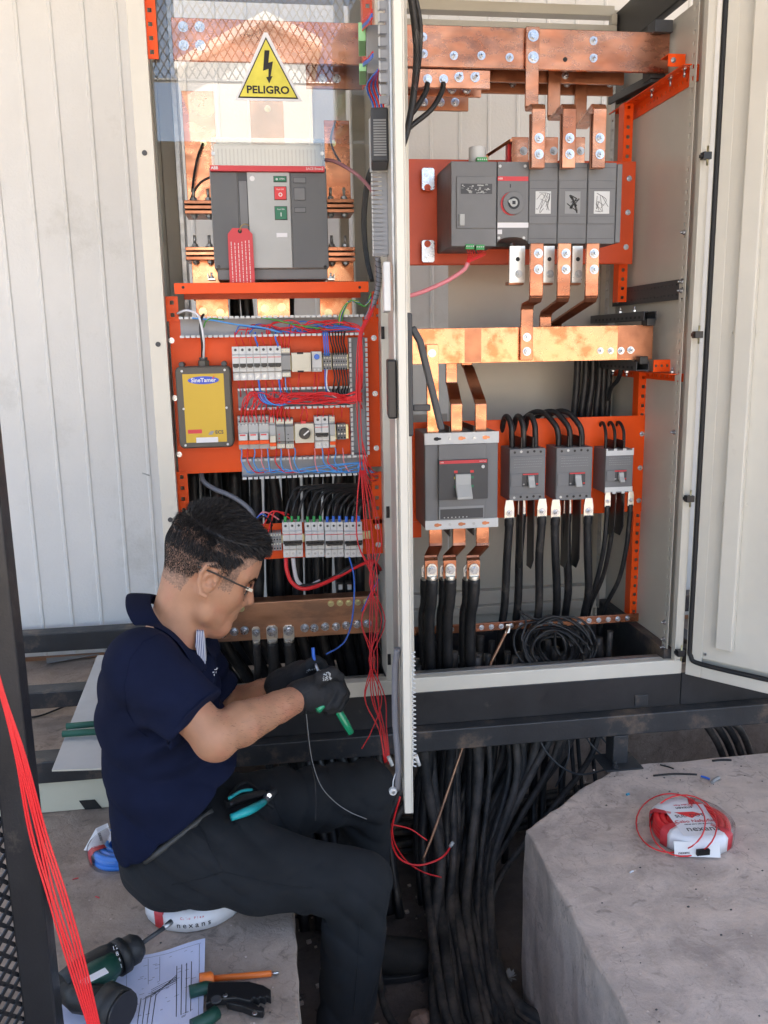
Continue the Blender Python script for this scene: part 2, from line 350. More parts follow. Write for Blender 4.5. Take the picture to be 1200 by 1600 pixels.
rough_slab('back_concrete_floor',[(-4,.548),(6,.548),(6,1.3),(-4,1.3)],.004,.468,M['conc_l'])
M['yard']=concrete('sunlit_yard_concrete',(.50,.42,.33),(.40,.33,.25))
g=MB(); g.box(-40,40,-60,-2.61,.004,.462,M['yard']); struct(g.build('yard_ground'))
# profiled sheet wall behind the cabinets
b=MB(); x=-4.0; prof=[]
while x<6:
    prof+=[(x,0),(x+.086,0),(x+.089,-.0045),(x+.097,-.0045)]; x+=.1
prof.append((x,0)); k=len(prof)
for z in (.47,4.6):
    for (a,d) in prof: b.v.append((a,1.05+d,z))
for i in range(k-1): b.face([i,i+1,k+i+1,k+i],M['wallm'])
kk=len(b.v); b.box(-4,6,1.06,1.16,.3,4.6,M['wallm'])
wall=b.build('sheet_wall',fixn=False); tag(wall,'tall white ribbed sheet metal wall behind the open cabinets','wall')
dq=T(228,741,1.044); dm=MB(); dm.tube([dq+Vector((-.012,0,.004)),dq+Vector((.012,0,-.005))],.0022,M['plas_l'],6); dm.build('dent',wall)
bt=MB(); bt.box(-4,6,1.035,1.0445,.469,.482,M['cuearth']); bt.build('base_trim',wall)
# canopy over the work place
b=MB(); x=-4.0; prof=[]
while x<6: prof+=[(x,0),(x+.12,0),(x+.15,.03),(x+.17,.03)]; x+=.2
k=len(prof)
for y in (1.2,-1.9):
    for (a,d) in prof: b.v.append((a,y,3.45+d-.06*(1.2-y)*.3))
for i in range(k-1): b.face([i,i+1,k+i+1,k+i],M['galv'])
o=b.build('canopy_roof',fixn=False); so_=o.modifiers.new('t','SOLIDIFY'); so_.thickness=.003; tag(o,'corrugated sheet canopy reaching out from the white wall overhead','canopy')
# what stands behind the photographer (seen only in reflections)
M['render']=mat('sunlit_white_render',(.80,.78,.74),.7,var=.05,vs=2)
M['pane']=mat('dark_window_glass',(.03,.04,.05),.1)
hb=thing('gable_building','white gabled building across the yard facing the cabinets','building',(-1,-16,.46))
xa_,xp_,xc_=T(290,100,16).x,T(415,60,16).x,T(486,100,16).x; zp_,za_,zc_=T(415,42,16).z,T(290,110,16).z,T(486,74,16).z
b=MB(); b.xz([(xa_,.46),(xc_,.46),(xc_,zc_),(xp_,zp_),(xa_,za_)],-16,-22,M['render']); b.build('wall',hb)
b=MB(); b.xz([(xa_-.2,za_-.06),(xp_,zp_+.02),(xc_+.2,zc_-.06),(xc_+.2,zc_+.1),(xp_,zp_+.2),(xa_-.2,za_+.1)],-15.7,-22.2,M['render']); b.build('roof',hb)
b=MB(); b.box(xp_-.5,xp_+.5,-15.995,-15.96,.46,2.5,M['pane']); b.build('door',hb)
fe=thing('chain_link_fence','chain link fence on steel posts on the yard side','fence',(0,-3.4,.46))
b=MB(); s=.058; H0,H1=T(420,122,3.4).z,4.4
x=-7.0
while x<5:
    L_=(H1-H0)
    for sg in (1,-1):
        xa=x; xb=x+sg*L_*.62
        b.cyl((xa,-3.4,H0),(xb,-3.4-.004*sg,H1),.0040,M['ink'],4)
    x+=s*.78
b.build('wire_mesh',fe)
for xx in (-4.2,-2.1,2.1,4.2):
    b=MB(); b.cyl((xx,-3.44,.46),(xx,-3.44,4.45),.03,M['galv'],10); b.build('post',fe)
b=MB(); b.cyl((-4.2,-3.44,H0),(4.2,-3.44,H0),.012,M['galv'],8); b.build('rail',fe)
b=MB(); b.cyl((-4.2,-3.44,4.42),(4.2,-3.44,4.42),.02,M['galv'],8); b.build('rail',fe)
# ---- skid frame under the cabinets
sf=thing('skid_frame','long black dusty steel skid frame carrying both cabinets','frame',(.4,0,.47))
for y0,z0,z1,nm in ((-.03,.552,.607,'front_rail'),(.45,.535,.585,'rail'),(.93,.535,.60,'rail')):
    b=MB(); b.box(-2.2,2.3,y0,y0+.065,z0,z1,M['blackrail']); b.build(nm,sf,.003)
b=MB()
for xx in (-.33,.36,1.3): b.box(xx,xx+.05,.04,.93,.545,.60,M['blackrail'])
b.build('cross_member',sf,.003)
b=MB(); b.box(.845,.885,-.030,.02,.4745,.5515,M['blackrail']); b.build('leg',sf,.002)
b=MB(); b.box(.815,.915,-.06,.03,.4705,.4745,M['blackrail']); fo=b.build('foot_plate',sf,.001)
bolt(fo,.845,-.045,.4745,.008,.008,M['blackrail'],d=(0,0,1))
for xx in (-1.4,1.9):
    b=MB(); b.box(xx,xx+.05,-.03,.03,.4705,.5515,M['blackrail']); b.build('leg',sf,.002)
# ================= CABINETS =================
CR=M['cream']; CI=M['cream_in']
ZT=2.42
lc=thing('electrical_cabinet','narrow cream steel cabinet on the left whose single door stands open edge-on','cabinet',(.03,0,.61))
b=MB(); b.box(-.243,-.207,0,.022,.735,ZT,CR); b.box(-.243,-.2415,.022,.5,.735,ZT,CI); p=b.build('front_post',lc,.002)
for (px,py) in ((226,239),(247,538),(266,812)):
    q=T(px,py,0); c=MB(); c.cyl((q.x,-.0025,q.z),(q.x,.001,q.z),.0055,M['plas_dd'],16); c.build('plug',p,.0008)
b=MB(); b.box(.268,.298,0,.022,.735,ZT,CR); b.box(.2685,.272,.022,.10,.735,ZT,CI); b.build('front_post',lc,.002)
b=MB(); b.box(-.2395,-.2375,.024,.50,.735,ZT,CI)
for y in (.10,.19,.28): b.box(-.2373,-.2295,y,y+.016,.735,ZT,CI)
b.build('side_panel',lc,.001)
for xx in (-.237,.262):
    b=MB(); b.box(xx,xx+.035,.455,.497,.7352,ZT,CI); b.build('back_post',lc,.002)
b=MB(); b.box(-.190,-.176,.30,.36,.76,ZT,M['galv']); b.build('inner_profile',lc,.002)
b=MB(); b.box(.215,.238,.36,.40,.76,ZT,CI); b.build('inner_profile',lc,.002)
b=MB(); b.box(.295,.2985,.1,.497,.735,ZT,CI); b.build('side_panel',lc)
b=MB(); b.box(-.243,.298,0,.03,.696,.7345,CR); b.build('bottom_frame',lc,.003)
b=MB(); b.box(-.205,.266,.0305,.05,.705,.7335,M['galv']); b.build('sill_lip',lc,.001)
b=MB(); b.box(-.243,.298,.455,.498,.70,.78,CI); b.build('back_rail',lc,.002)
b=MB(); b.box(-.2400,.2985,.004,.495,.608,.6945,M['black'])
b2=MB()
for (x0,x1,y0,y1) in ((-.243,.299,.004,.012),(-.243,-.235,.0125,.49),(.291,.299,.0125,.49),(-.243,.299,.4905,.498)): b2.box(x0,x1,y0,y1,.6075,.695,M['black'])
b2.build('plinth',lc,.002)
b=MB(); b.box(-.243,.298,0,.5,ZT,ZT+.02,CR); b.build('top_panel',lc)
# hinge-side latch slots on right post
for (px,py) in ((598,520),(606,800),(608,1030)):
    q=T(px,py,0); c=MB(); c.box(q.x-.004,q.x+.004,-.003,-.0004,q.z-.014,q.z+.014,M['blackp']); c.build('latch_clip',lc,.001)
# ---- right cabinet
rc=thing('electrical_cabinet','wide cream steel cabinet on the right holding the big copper busbars','cabinet',(.68,0,.61))
RX=1.036
b=MB(); b.box(.3015,.336,0,.022,.735,ZT,CR); b.build('front_post',rc,.002)
b=MB(); b.box(.3015,.3035,.0225,.5,.735,ZT,CI); b.build('side_panel',rc)
# right front post: inner perforated lip, flange
b=MB(); b.box(1.010,RX,0,.012,.735,ZT,CR); b.box(1.0085,1.0115,-.012,-.0005,.735,ZT,CR); b.build('front_post',rc,.002)
b=MB(); perf(b,(1.000,.030,.74),(1.000,.030,2.41),(0,1,0),.030,CI,.0095,.0245,.0015,(-1,0,0)); b.build('perforated_lip',rc)
b=MB(); b.box(1.0185,1.0205,.013,.51,.60,2.30,CI); b.build('side_panel',rc)
b=MB(); b.box(.985,1.018,.462,.50,.70,ZT,CI); b.build('back_post',rc,.002)
b=MB(); perf(b,(.984,.448,.74),(.984,.448,2.3),(0,1,0),.028,M['galv'],.007,.025,.0015,(-1,0,0)); b.build('perforated_strip',rc)
b=MB(); b.box(.3015,RX,0,.03,.696,.7345,CR); b.build('bottom_frame',rc,.003)
b=MB(); b.box(.337,1.0095,.0305,.052,.705,.7338,M['galv']); b.build('sill_lip',rc,.001)
# back rail and partial back panel
b=MB(); b.box(.30,1.018,.4795,.512,.700,.80,CI); b.box(.30,1.018,.455,.479,.7335,.76,CI); b.build('back_rail',rc,.002)
xb=T(702,460,.50).x; b=MB(); b.box(xb,1.018,.5125,.516,.75,1.80,M['cream_in']); b.build('back_panel',rc)
b=MB(); b.box(.302,xb-.004,.5125,.516,.75,1.34,M['cream_in']); b.build('back_panel',rc)
b=MB(); b.box(.30,.985,.46,.50,2.405,2.43,CI); b.box(.30,.985,.44,.4595,2.36,2.375,CI); b.box(.97,.985,.44,.4595,2.376,2.404,CI); b.build('back_rail',rc,.002)
b=MB(); b.box(.3015,RX,.0,.52,2.47,2.49,CI); b.build('top_panel',rc)
b=MB(); b.obox((1.0,.30,2.362),(.012,0,0),(0,.21,0),(0,0,.050),M['blackp']); b.build('top_side_rail',rc,.003)
b=MB()
b.box(.3015,1.037,.004,.012,.6075,.695,M['black']); b.build('plinth',rc,.002)
b=MB(); b.box(1.0385,2.2,.004,.012,.6075,.695,M['black']); b.build('plinth',rc,.002)
b=MB(); b.box(.99,1.018,.0125,.51,.6075,.76,M['blackrail']); b.build('plinth',rc,.002)
b=MB(); b.box(.3015,1.018,.46,.478,.6075,.695,M['blackrail']); b.build('plinth',rc,.002)
b=MB(); b.obox((.90,.22,.63),(.018,0,0),(-.03,.22,0),(0,0,.015),M['blackrail']); b.build('floor_rail',rc,.002)
for (px,py) in ((1100,245),(1087,523),(1074,778),(1060,1018)):
    q=T(px,py,-.012); h=MB()
    h.box(q.x-.010,q.x+.010,-.030,-.0125,q.z-.008,q.z+.008,M['blackp']); h.box(q.x-.013,q.x-.0105,-.026,-.0125,q.z-.004,q.z+.004,M['blackp']); hh=h.build('hinge_clip',rc,.0015)
    h=MB(); h.cyl((q.x+.002,-.024,q.z-.021),(q.x+.002,-.024,q.z+.021),.0023,M['steel_y'],8); h.build('hinge_pin',hh)
for (px,py) in ((1075,363),(1070,440),(1068,454),(1059,675),(1043,972),(1041,998),(1040,1011)):
    q=T(px,py,.03); bolt(rc,.9985,.03,q.z,.0055,.006,d=(-1,0,0))
# ---- right cabinet door (part of the cabinet): hinged at the right edge
dv=Vector((.66,-.75,0)).normalized(); dn=Vector((-.75,-.66,0)).normalized(); D0=Vector((1.040,-.012,0))
def DS(px,py,off=0):
    d=ray(px,py); o=D0+dn*off; t=(o-CAM).dot(dn)/d.dot(dn); p=CAM+d*t-o; return p.dot(dv),p.z
def dbox(b,s0,s1,n0,n1,z0,z1,mt):
    c=D0+dv*(s0+s1)/2+dn*(n0+n1)/2+Vector((0,0,(z0+z1)/2)); b.obox(c,dv*(s1-s0)/2,dn*(n1-n0)/2,Vector((0,0,(z1-z0)/2)),mt)
DW=.78; z0=.700; zt=2.46
b=MB(); dbox(b,0,DW,-.022,-.018,z0,zt,CR); dbox(b,0,DW,-.018,.0,z0,z0+.004,CR); dbox(b,0,.004,-.0178,.0,z0+.0045,zt,CR); dbox(b,DW-.004,DW,-.0178,0,z0+.0045,zt,CR)
dbox(b,.0,.040,-.0,.003,z0,zt,CR); dbox(b,.0402,DW,0,.003,z0,z0+.030,CR)
dr=b.build('door',rc,.0015)
s1,_=DS(1114,300); s2,_=DS(1123,300); _,g0=DS(1140,1056); 
b=MB(); b.tube(catmull([D0+dv*((s1+s2)/2)+dn*.004+Vector((0,0,zt))]+[D0+dv*((s1+s2)/2)+dn*.004+Vector((0,0,z)) for z in (2.2,1.8,1.4,1.0,.79)]+[D0+dv*((s1+s2)/2+.004)+dn*.004+Vector((0,0,.752)),D0+dv*((s1+s2)/2+.03)+dn*.004+Vector((0,0,.737))]+[D0+dv*q+dn*.004+Vector((0,0,.736)) for q in (.2,.4,.6,DW-.03)],5),.0062,M['dark'],8); b.build('gasket',dr,fixn=False)
b=MB(); dbox(b,s2+.008,DW-.03,.0,.002,.752,zt,CR); b.build('inner_panel',dr,.001)
sa,_=DS(1140,650,.02); sb,_=DS(1168,650,.02)
b=MB(); dbox(b,sa,sb,.002,.024,.792,zt,CR); b.build('stiffener',dr,.003)
for (px,py) in ((1102,1022),(1166,788),(1184,520),(1128,787),(1143,520),(1165,240)):
    s_,z_=DS(px,py,.002); p_=D0+dv*s_+dn*.002+Vector((0,0,z_)); c=MB(); c.cyl(p_,p_+dn*.004,.0035,M['steel'] if py>1000 else CR,12); c.build('rivet',dr)
# ---- door of the left cabinet: stands open, seen edge-on
H0=Vector((.283,-.012,0)); H1=Vector((.2245,-.522,0)); du=(H1-H0).normalized(); dl=Vector((du.y,-du.x,0)); dl=dl if dl.x<0 else -dl; DL=(H1-H0).length
def lbox(b,s0,s1,n0,n1,z0,z1,mt):
    c=H0+du*(s0+s1)/2+dl*(n0+n1)/2+Vector((0,0,(z0+z1)/2)); b.obox(c,du*(s1-s0)/2,dl*(n1-n0)/2,Vector((0,0,(z1-z0)/2)),mt)
def lp(s,n,z): return H0+du*s+dl*n+Vector((0,0,z))
LZ0,LZ1=.687,2.35
b=MB(); lbox(b,0,DL,-.016,-.0135,LZ0,LZ1,CR); lbox(b,DL-.003,DL,-.0133,0,LZ0,LZ1,CR); lbox(b,0,DL-.0032,-.0133,0,LZ0,LZ0+.003,CR); lbox(b,DL-.03,DL-.0032,-.003,0,LZ0+.0035,LZ1,CR); lbox(b,0,.03,-.003,0,LZ0+.0035,LZ1,CR)
ld=b.build('door',lc,.0015)
b=MB(); lbox(b,.032,DL-.032,-.002,.0015,LZ0+.03,LZ1,CI); b.build('inner_sheet',ld)
b=MB(); lbox(b,DL-.045,DL-.040,.0016,.006,LZ0+.05,LZ1-.1,M['galv']); b.build('locking_rod',ld,.001)
# guide bracket and lock on the inner face
b=MB(); lbox(b,DL-.10,DL-.012,.0105,.022,1.60,1.68,M['plas_w']); b.build('rod_guide',ld,.002)
b=MB(); lbox(b,DL-.10,DL-.02,.002,.018,1.42,1.52,M['blackp']); b.build('lock_case',ld,.003)
# handle on the outer face
b=MB(); lbox(b,DL-.13,DL-.10,-.030,-.0165,1.38,1.60,M['plas_dd']); h=b.build('handle_base',ld,.004)
pts=[lp(DL-.115,-.030,1.575),lp(DL-.115,-.044,1.55),lp(DL-.115,-.066,1.46),lp(DL-.115,-.082,1.39)]
b=MB(); b.strap(pts,.024,.012,M['plas_dd'],du); b.build('handle_lever',h,.003)
b=MB(); lbox(b,DL-.12,DL-.11,-.062,-.0305,1.425,1.437,M['plas_dd']); b.build('lever_arm',h,.002)
# ================= RIGHT CABINET CONTENT =================
CU,CU2,CUB=M['cu'],M['cu2'],M['cub']
def bar(name,label,px,Y,th,mt,bolts=(),r=.0085,stud=.010,cat='busbar',group=None,by=None,bv=.001,bm_=None):
    x0,x1,z0,z1=RC(*px,Y); o=thing(name,label,cat,((x0+x1)/2,Y,z0),group)
    b=MB(); b.box(x0,x1,Y,Y+th,z0,z1,mt); b.build('bar',o,bv)
    for q in bolts:
        p=T(q[0],q[1],Y); bolt(o,p.x,Y,p.z,q[2] if len(q)>2 else r,q[3] if len(q)>3 else stud,bm_)
    return o
# top busbars, three phases behind each other
YT=.17
o=bar('busbar','topmost front copper busbar across the right cabinet, blotchy and bolted',(606,44,1046,108),YT,.010,CU,[(661,58),(662,84),(709,87),(752,87),(796,90),(927,64),(927,91)],r=.0078,group=None)
p=T(883,93,YT); c=MB(); c.cyl((p.x,YT-.0008,p.z),(p.x,YT+.001,p.z),.0055,M['dark'],16); c.build('bolt_hole',o)
x0,x1,z0,z1=RC(606,44,1046,108,YT)
for k,(Y,dz,nm) in enumerate(((.255,0,'middle'),(.34,0,'rear'))):
    o=thing('busbar',['darker copper busbar directly behind the top front busbar','rearmost dull copper busbar at the top of the right cabinet'][k],'busbar',(.6,Y,z0))
    xe=[T(975,130,Y).x,T(958,140,Y).x][k]
    zb=[T(800,128,Y).z,T(800,146,Y).z][k]
    b=MB(); b.box(.31,xe,Y,Y+.010,zb,zb+(z1-z0),CU2); b.build('bar',o,.001)
    for (px,py) in ([(883,118)],[(801,131),(886,131),(953,131)])[k]:
        q=T(px,py,Y); bolt(o,q.x,Y,q.z,.0075,.008)
# small tap bars below at left
bar('tap_bar','short copper tap bar under the top busbar with two cable lugs and two long studs',(600,108,766,137),.13,.010,CU,[(668,124,.0085,0),(693,124,.0085,0),(717,121,.0088,.020),(742,121,.0088,.020)])
bar('tap_bar','middle short copper tap bar, half hidden below the front tap bar',(600,134,752,150),.20,.010,CU,[(706,140),(729,140)],stud=.004)
bar('tap_bar','lowest dull short copper tap bar behind the other two',(600,145,732,172),.27,.010,CU2,[(662,160),(688,160),(711,160)],stud=.003)
for i,(a,bx) in enumerate((((668,130),(628,205)),((693,130),(622,228)))):
    cable('power_cable','%s of two black cables dropping from the tap bar behind the open door'%['left','right'][i],'cable',[(a[0],a[1],.118),(a[0]-3,a[1]+14,.112),(a[0]-20,a[1]+42,.10),(bx[0]+10,bx[1]-20,.09),(bx[0]-6,bx[1]+25,.08)],.0062,M['rubber'])
# end insulators
for nm,pxs,Y,lb in (('insulator',(1024,30,1052,50),.155,'black insulating block holding the right end of the top busbar'),('insulator',(1016,105,1040,122),.19,'black insulating block under the right end of the top busbar')):
    x0,x1,z0,z1=RC(*pxs,Y); b=MB(); b.box(x0,x1,Y,Y+.045,z0,z1,M['plas_dd']); tag(b.build(nm,None,.002),lb,'insulator')
b=MB(); A=T(1020,122,.20); B=T(962,158,.47); b.obox((A+B)/2,(.014,0,0),(0,(B.y-A.y)/2,(B.z-A.z)/2),(0,0,.010),M['plas_dd']); tag(b.build('support_bar',None,.002),'black insulating support bar running back along the side under the top busbars','support bar')
# orange brackets on the side wall
def bracket(name,label,A,B,wid,mt,flat=True):
    A=Vector(A);B=Vector(B); o=thing(name,label,'bracket',(A+B)/2)
    b=MB(); perf(b,A,B,(0,0,1),wid,mt,.006,.022,.002,(-1,0,0)); b.build('side_flange',o)
    if flat:
        b=MB(); perf(b,A+Vector((-.018,0,wid/2)),B+Vector((-.018,0,wid/2)),(1,0,0),.034,mt,.008,.025,.002,(0,0,1)); b.build('top_flange',o)
    return o
zc=T(1080,112,.03).z
o=bracket('mounting_bracket','orange perforated bracket along the side wall under the top busbars',(1.0155,.035,zc),(1.0155,.47,zc),.036,M['orange'])
for (px,py,Y) in ((1085,104,.03),(1059,115,.1),(1022,138,.2),(968,172,.44)):
    q=T(px,py,Y); bolt(o,.995,Y+.03,zc+.018,.006,.016,d=(0,0,-1))
x0,x1,z0,z1=RC(1044,84,1071,104,.10); o=thing('mounting_clip','small bright orange angle clip with a bolt at the right end of the top busbar','clip',((x0+x1)/2,.1,z0)); b=MB(); b.box(x0,x1,.10,.102,z0,z1,M['orange']); b.box(x0,x1,.1021,.14,z1-.002,z1,M['orange']); b.build('plate',o); q=T(1052,94,.1); bolt(o,q.x,.1,q.z,.005,.004)
# vertical perforated rails
def vrail(label,px0,py0,px1,py1,Y,wpx,mt=None,group=None,pitch=.025):
    a=T(px0,py0,Y); c=T(px1,py1,Y); X=(a.x+c.x)/2; wd=wpx/F_PX*(a-CAM).dot(FW); o=thing('perforated_rail',label,'rail',(X,Y,c.z),group)
    b=MB(); perf(b,(X,Y,c.z),(X,Y,a.z),(1,0,0),wd,mt or M['orange'],.0085,pitch); b.build('front_flange',o)
    b=MB(); b.box(X-wd/2,X-wd/2+.002,Y+.0022,Y+.035,c.z,a.z,mt or M['orange']); b.build('side_flange',o); return o
vrail('upper orange perforated rail beside the disconnect switch plate',985,160,970,472,.36,15,M['orange'])
vrail('lower orange perforated rail running down from beside the busbar ends to the earth bar',1004,582,992,962,.2435,15,M['orange'])
# black cross rail on side wall
za=T(1062,452,.05).z
o=thing('cross_rail','black perforated cross rail screwed to the right side wall','rail',(1.01,.25,za)); b=MB(); perf(b,(1.006,.04,za+.012),(1.006,.46,za+.012),(0,0,1),.024,M['darksteel'],.004,.02,.002,(-1,0,0)); perf(b,(1.006,.04,za-.012),(1.006,.46,za-.012),(0,0,1),.024,M['darksteel'],.004,.02,.002,(-1,0,0)); b.build('plate',o)
for z_ in (za+.012,za-.012): bolt(o,1.006,.42,z_,.0045,.004,d=(-1,0,0))
# plates
YP=.30
o=thing('mounting_plate','dull orange steel plate behind the disconnect switch, with zinc hanging ears','plate',(.7,YP,1.7))
x0,x1,z0,z1=RC(606,250,991,414,YP); b=MB(); b.box(.31,x1,YP,YP+.002,z0,z1,M['orange_d']); b.box(.31,x1-.03,YP-.012,YP-.0005,z0,z0+.002,M['orange_d']); b.build('plate',o,.001)
for (px,py) in ((983,279),(981,332),(978,386)): q=T(px,py,YP); bolt(o,q.x,YP,q.z,.0058,.002)
for (py,hy,sy) in ((280,293,272),(393,381,402)):
    x0,x1,z0,z1=RC(659,py-18,679,py+17,YP-.02); e=MB(); w_=(x1-x0)/2; cx=(x0+x1)/2; k=.004
    e.xz([(x0+k,z0),(x1-k,z0),(x1,z0+k),(x1,z1-k),(x1-k,z1),(x0+k,z1),(x0,z1-k),(x0,z0+k)],YP-.02,YP-.017,M['steel']); ee=e.build('hanging_ear',o,.0006)
    q=T(668,hy,YP-.0205); e=MB(); e.cyl((q.x,YP-.0208,q.z),(q.x,YP-.0195,q.z),.0085,M['orange_d'],18); e.build('ear_hole',ee)
    q=T(667,sy,YP-.02); bolt(ee,q.x,YP-.0202,q.z,.0055,.001)
YL=.24
o=thing('mounting_plate','bright orange steel plate behind the four moulded case breakers','plate',(.7,YL,1.1))
x0,x1,z0,z1=RC(606,655,1010,808,YL); b=MB(); b.box(.312,x1,YL,YL+.002,z0,z1,M['orange']); b.build('plate',o,.001)
b=MB(); b.box(.312,T(657,700,YL).x,YL,YL+.002,T(650,840,YL).z,z0-.0005,M['orange']); b.build('plate_foot',o)
for (px,py) in ((1003,678),(1000,731),(998,782)): q=T(px,py,YL); bolt(o,q.x,YL,q.z,.0055,.001)
# ---- disconnect switch
o=thing('disconnect_switch','dark grey motorised disconnect switch with round handle socket and three windowed poles','switch',(.75,.15,1.75))
YF=.13; PD,PDD=M['plas_d'],M['plas_dd']
x0,x1,z0,z1=RC(705,252,776,385,YF)
b=MB(); b.box(x0,x1,YF,YP-.002,z0,z1,PD); b.build('motor_drive',o,.002)
xm0,xm1,zm0,zm1=x0,x1,z0,z1
b=MB(); xs=T(713,320,YF).x; b.box(xs,x1-.002,YF-.0035,YF-.0002,T(740,357,YF).z,T(740,276,YF).z,M['plas_d']); b.build('cover',o,.001)
x0,x1,z0,z1=RC(720,287,769,303,YF-.004); rnd=random.Random(3); b=MB(); b.box(x0,x1,YF-.0042,YF-.0036,z0,z1,PDD); lb=b.build('rating_label',o)
b=MB()
for i in range(38):
    xx=rnd.uniform(x0,x1-.008); zz=rnd.uniform(z0+.001,z1-.003); b.box(xx,xx+rnd.uniform(.001,.008),YF-.0045,YF-.0043,zz,zz+rnd.uniform(.0006,.003),M['plas_l'])
b.build('label_print',lb)
x0,x1,z0,z1=RC(717,335,725,353,YF); b=MB(); b.box(x0,x1,YF-.008,YF-.0036,z0,z1,M['plas_l']); b.build('lever',o,.001)
# handle module
x0,x1,z0,z1=RC(777,253,825,380,YF); cx=(x0+x1)/2
pl=[(x0,z1),(x0,z0)]+[(cx+(x1-x0)/2*math.cos(a),z0+.0-.014*math.sin(-a)*-1) for a in [PI+PI*k/14 for k in range(1,14)]]+[(x1,z0),(x1,z1)]
b=MB(); b.xz(pl,YF-.002,YF+.12,PD); hm=b.build('handle_module',o,.0015)
q=T(801,318,YF); b=MB(); b.cyl((q.x-.004,YF-.0025,q.z-.001),(q.x-.004,YF-.004,q.z-.001),.0265,M['redlab'],40); b.build('red_ring',hm)
b=MB(); b.cyl((q.x,YF-.0042,q.z),(q.x,YF-.010,q.z),.0262,PD,40); rr=b.build('rotary_ring',hm,.001)
b=MB(); b.cyl((q.x,YF-.0101,q.z),(q.x,YF-.0108,q.z),.0145,M['blackp'],28); b.build('socket',rr)
b=MB(); b.cyl((q.x-.001,YF-.0109,q.z),(q.x-.001,YF-.014,q.z),.0095,M['plas_l'],24); b.build('socket_rim',rr,.0006)
b=MB(); b.box(q.x-.005,q.x+.003,YF-.0148,YF-.0141,q.z-.004,q.z+.004,M['blackp']); b.build('square_hole',rr)
b=MB(); b.cyl((q.x-.010,YF-.0142,q.z+.003),(q.x-.010,YF-.0105,q.z+.003),.004,M['plas_l'],12); b.build('socket_tab',rr)
a,c,d,e=RC(777,276,825,283,YF); b=MB(); b.box(a,c,YF-.0026,YF-.0021,d,e,M['redlab']); rs=b.build('red_strip',hm); text('ABB',a+.007,YF-.0028,(d+e)/2,.0065,M['white'],rs)
a,c,d,e=RC(777,348,825,356,YF); b=MB(); b.box(a,c,YF-.0026,YF-.0021,d,e,M['paperw']); b.build('white_strip',hm)
a,c,d,e=RC(777,359,784,366,YF); b=MB(); b.box(a,c,YF-.0026,YF-.0021,d,e,M['paperw']); b.build('code_sticker',hm)
q2=T(797,290,YF); b=MB(); b.box(q2.x-.0012,q2.x+.0012,YF-.0026,YF-.0021,q2.z-.005,q2.z+.003,M['blackp']); b.build('mark',hm)
for (px,py) in ((781,260),(820,260),(779,372),(818,372)):
    q=T(px,py,YF); b=MB(); b.cyl((q.x,YF-.0022,q.z),(q.x,YF-.0035,q.z),.0034,M['plas_w'],14); b.build('screw',hm)
q=T(799,382,YF); b=MB(); b.box(q.x-.003,q.x+.003,YF-.0024,YF-.0019,q.z-.003,q.z+.003,M['blackp']); b.build('mark',hm)
# poles
wn=[M['paperw']]*3
for i,(a0,a1) in enumerate(((826,871),(872,917),(918,962))):
    x0,x1,z0,z1=RC(a0,254,a1,381,YF+.002)
    b=MB(); b.box(x0,x1,YF+.002,YF+.11,z0,z1,PD); pm=b.build('pole',o,.0015)
    a,c,d,e=RC(a0+1,282,a1-1,350,YF); b=MB(); b.box(a,c,YF-.0005,YF+.0018,d,e,PD); b.build('pole_cover',pm,.001)
    cx=(a0+a1)/2; a,c,d,e=RC(cx-12,299,cx+12,334,YF); b=MB(); b.box(a,c,YF-.0012,YF-.0006,d,e,M['plas_w'] if i!=1 else M['plas_m']); wd=b.build('window',pm)
    b=MB()
    for zz_ in (z1-.012,z0+.012,e+.006,d-.006): b.box(x0+.003,x1-.003,YF-.0008 if z0+.02<zz_<z1-.02 else YF+.0012,YF+.0019,zz_,zz_+.0008,M['plas_dd'])
    b.build('moulded_groove',pm)
    b=MB(); rnd=random.Random(i+5)
    for k in range(7 if i<2 else 5):
        xx=[rnd.uniform(a+.002,c-.002) for _ in range(3)]; zz=[rnd.uniform(d+.002,e-.002) for _ in range(3)]
        b.tube(catmull([(xx[j],YF-.0015,zz[j]) for j in range(3)],4),.0006 if i!=1 else .0012,M['plas_dd'] if i!=1 else M['blackp'],4)
    b.build('contact_wire',wd)
b=MB(); x0,x1,z0,z1=RC(963,256,971,379,YF+.006); b.box(x0,x1,YF+.006,YF+.12,z0,z1,PD); b.build('end_cover',o,.0015)
xa,_,za,_2=RC(790,256,971,381,YF+.1); b=MB(); b.box(xm1+.002,x1-.001,YF+.121,YP-.002,z0+.002,z1-.004,PDD); b.build('base',o,.002)
# things on the motor drive
x0,x1,z0,z1=RC(725,234,754,252,.24); b=MB(); b.cyl(((x0+x1)/2,.20,zm1+.001),((x0+x1)/2,.20,zm1+.046),.021,M['plas_w'],28); tag(b.build('round_cap',None,.002),'white round cap standing on top of the motor drive','cap')
def gconn(parent,px,py,n,Y,up):
    q=T(px,py,Y); b=MB(); w_=.0052*n; b.box(q.x-w_/2,q.x+w_/2,Y-.010,Y+.006,q.z-.006,q.z+.006,M['green']); c=b.build('terminal_connector',parent,.0006)
    b=MB()
    for k in range(n): b.cyl((q.x-w_/2+.0052*(k+.5),Y-.0106,q.z+.001),(q.x-w_/2+.0052*(k+.5),Y-.0099,q.z+.001),.0016,M['plas_w'],8)
    b.build('terminal_screws',c); return q
gconn(o,752,251,5,.16,1); q1=gconn(o,733,386,4,.135,0); q2=gconn(o,749,387,4,.135,0)
jn=T(731,413,.10)
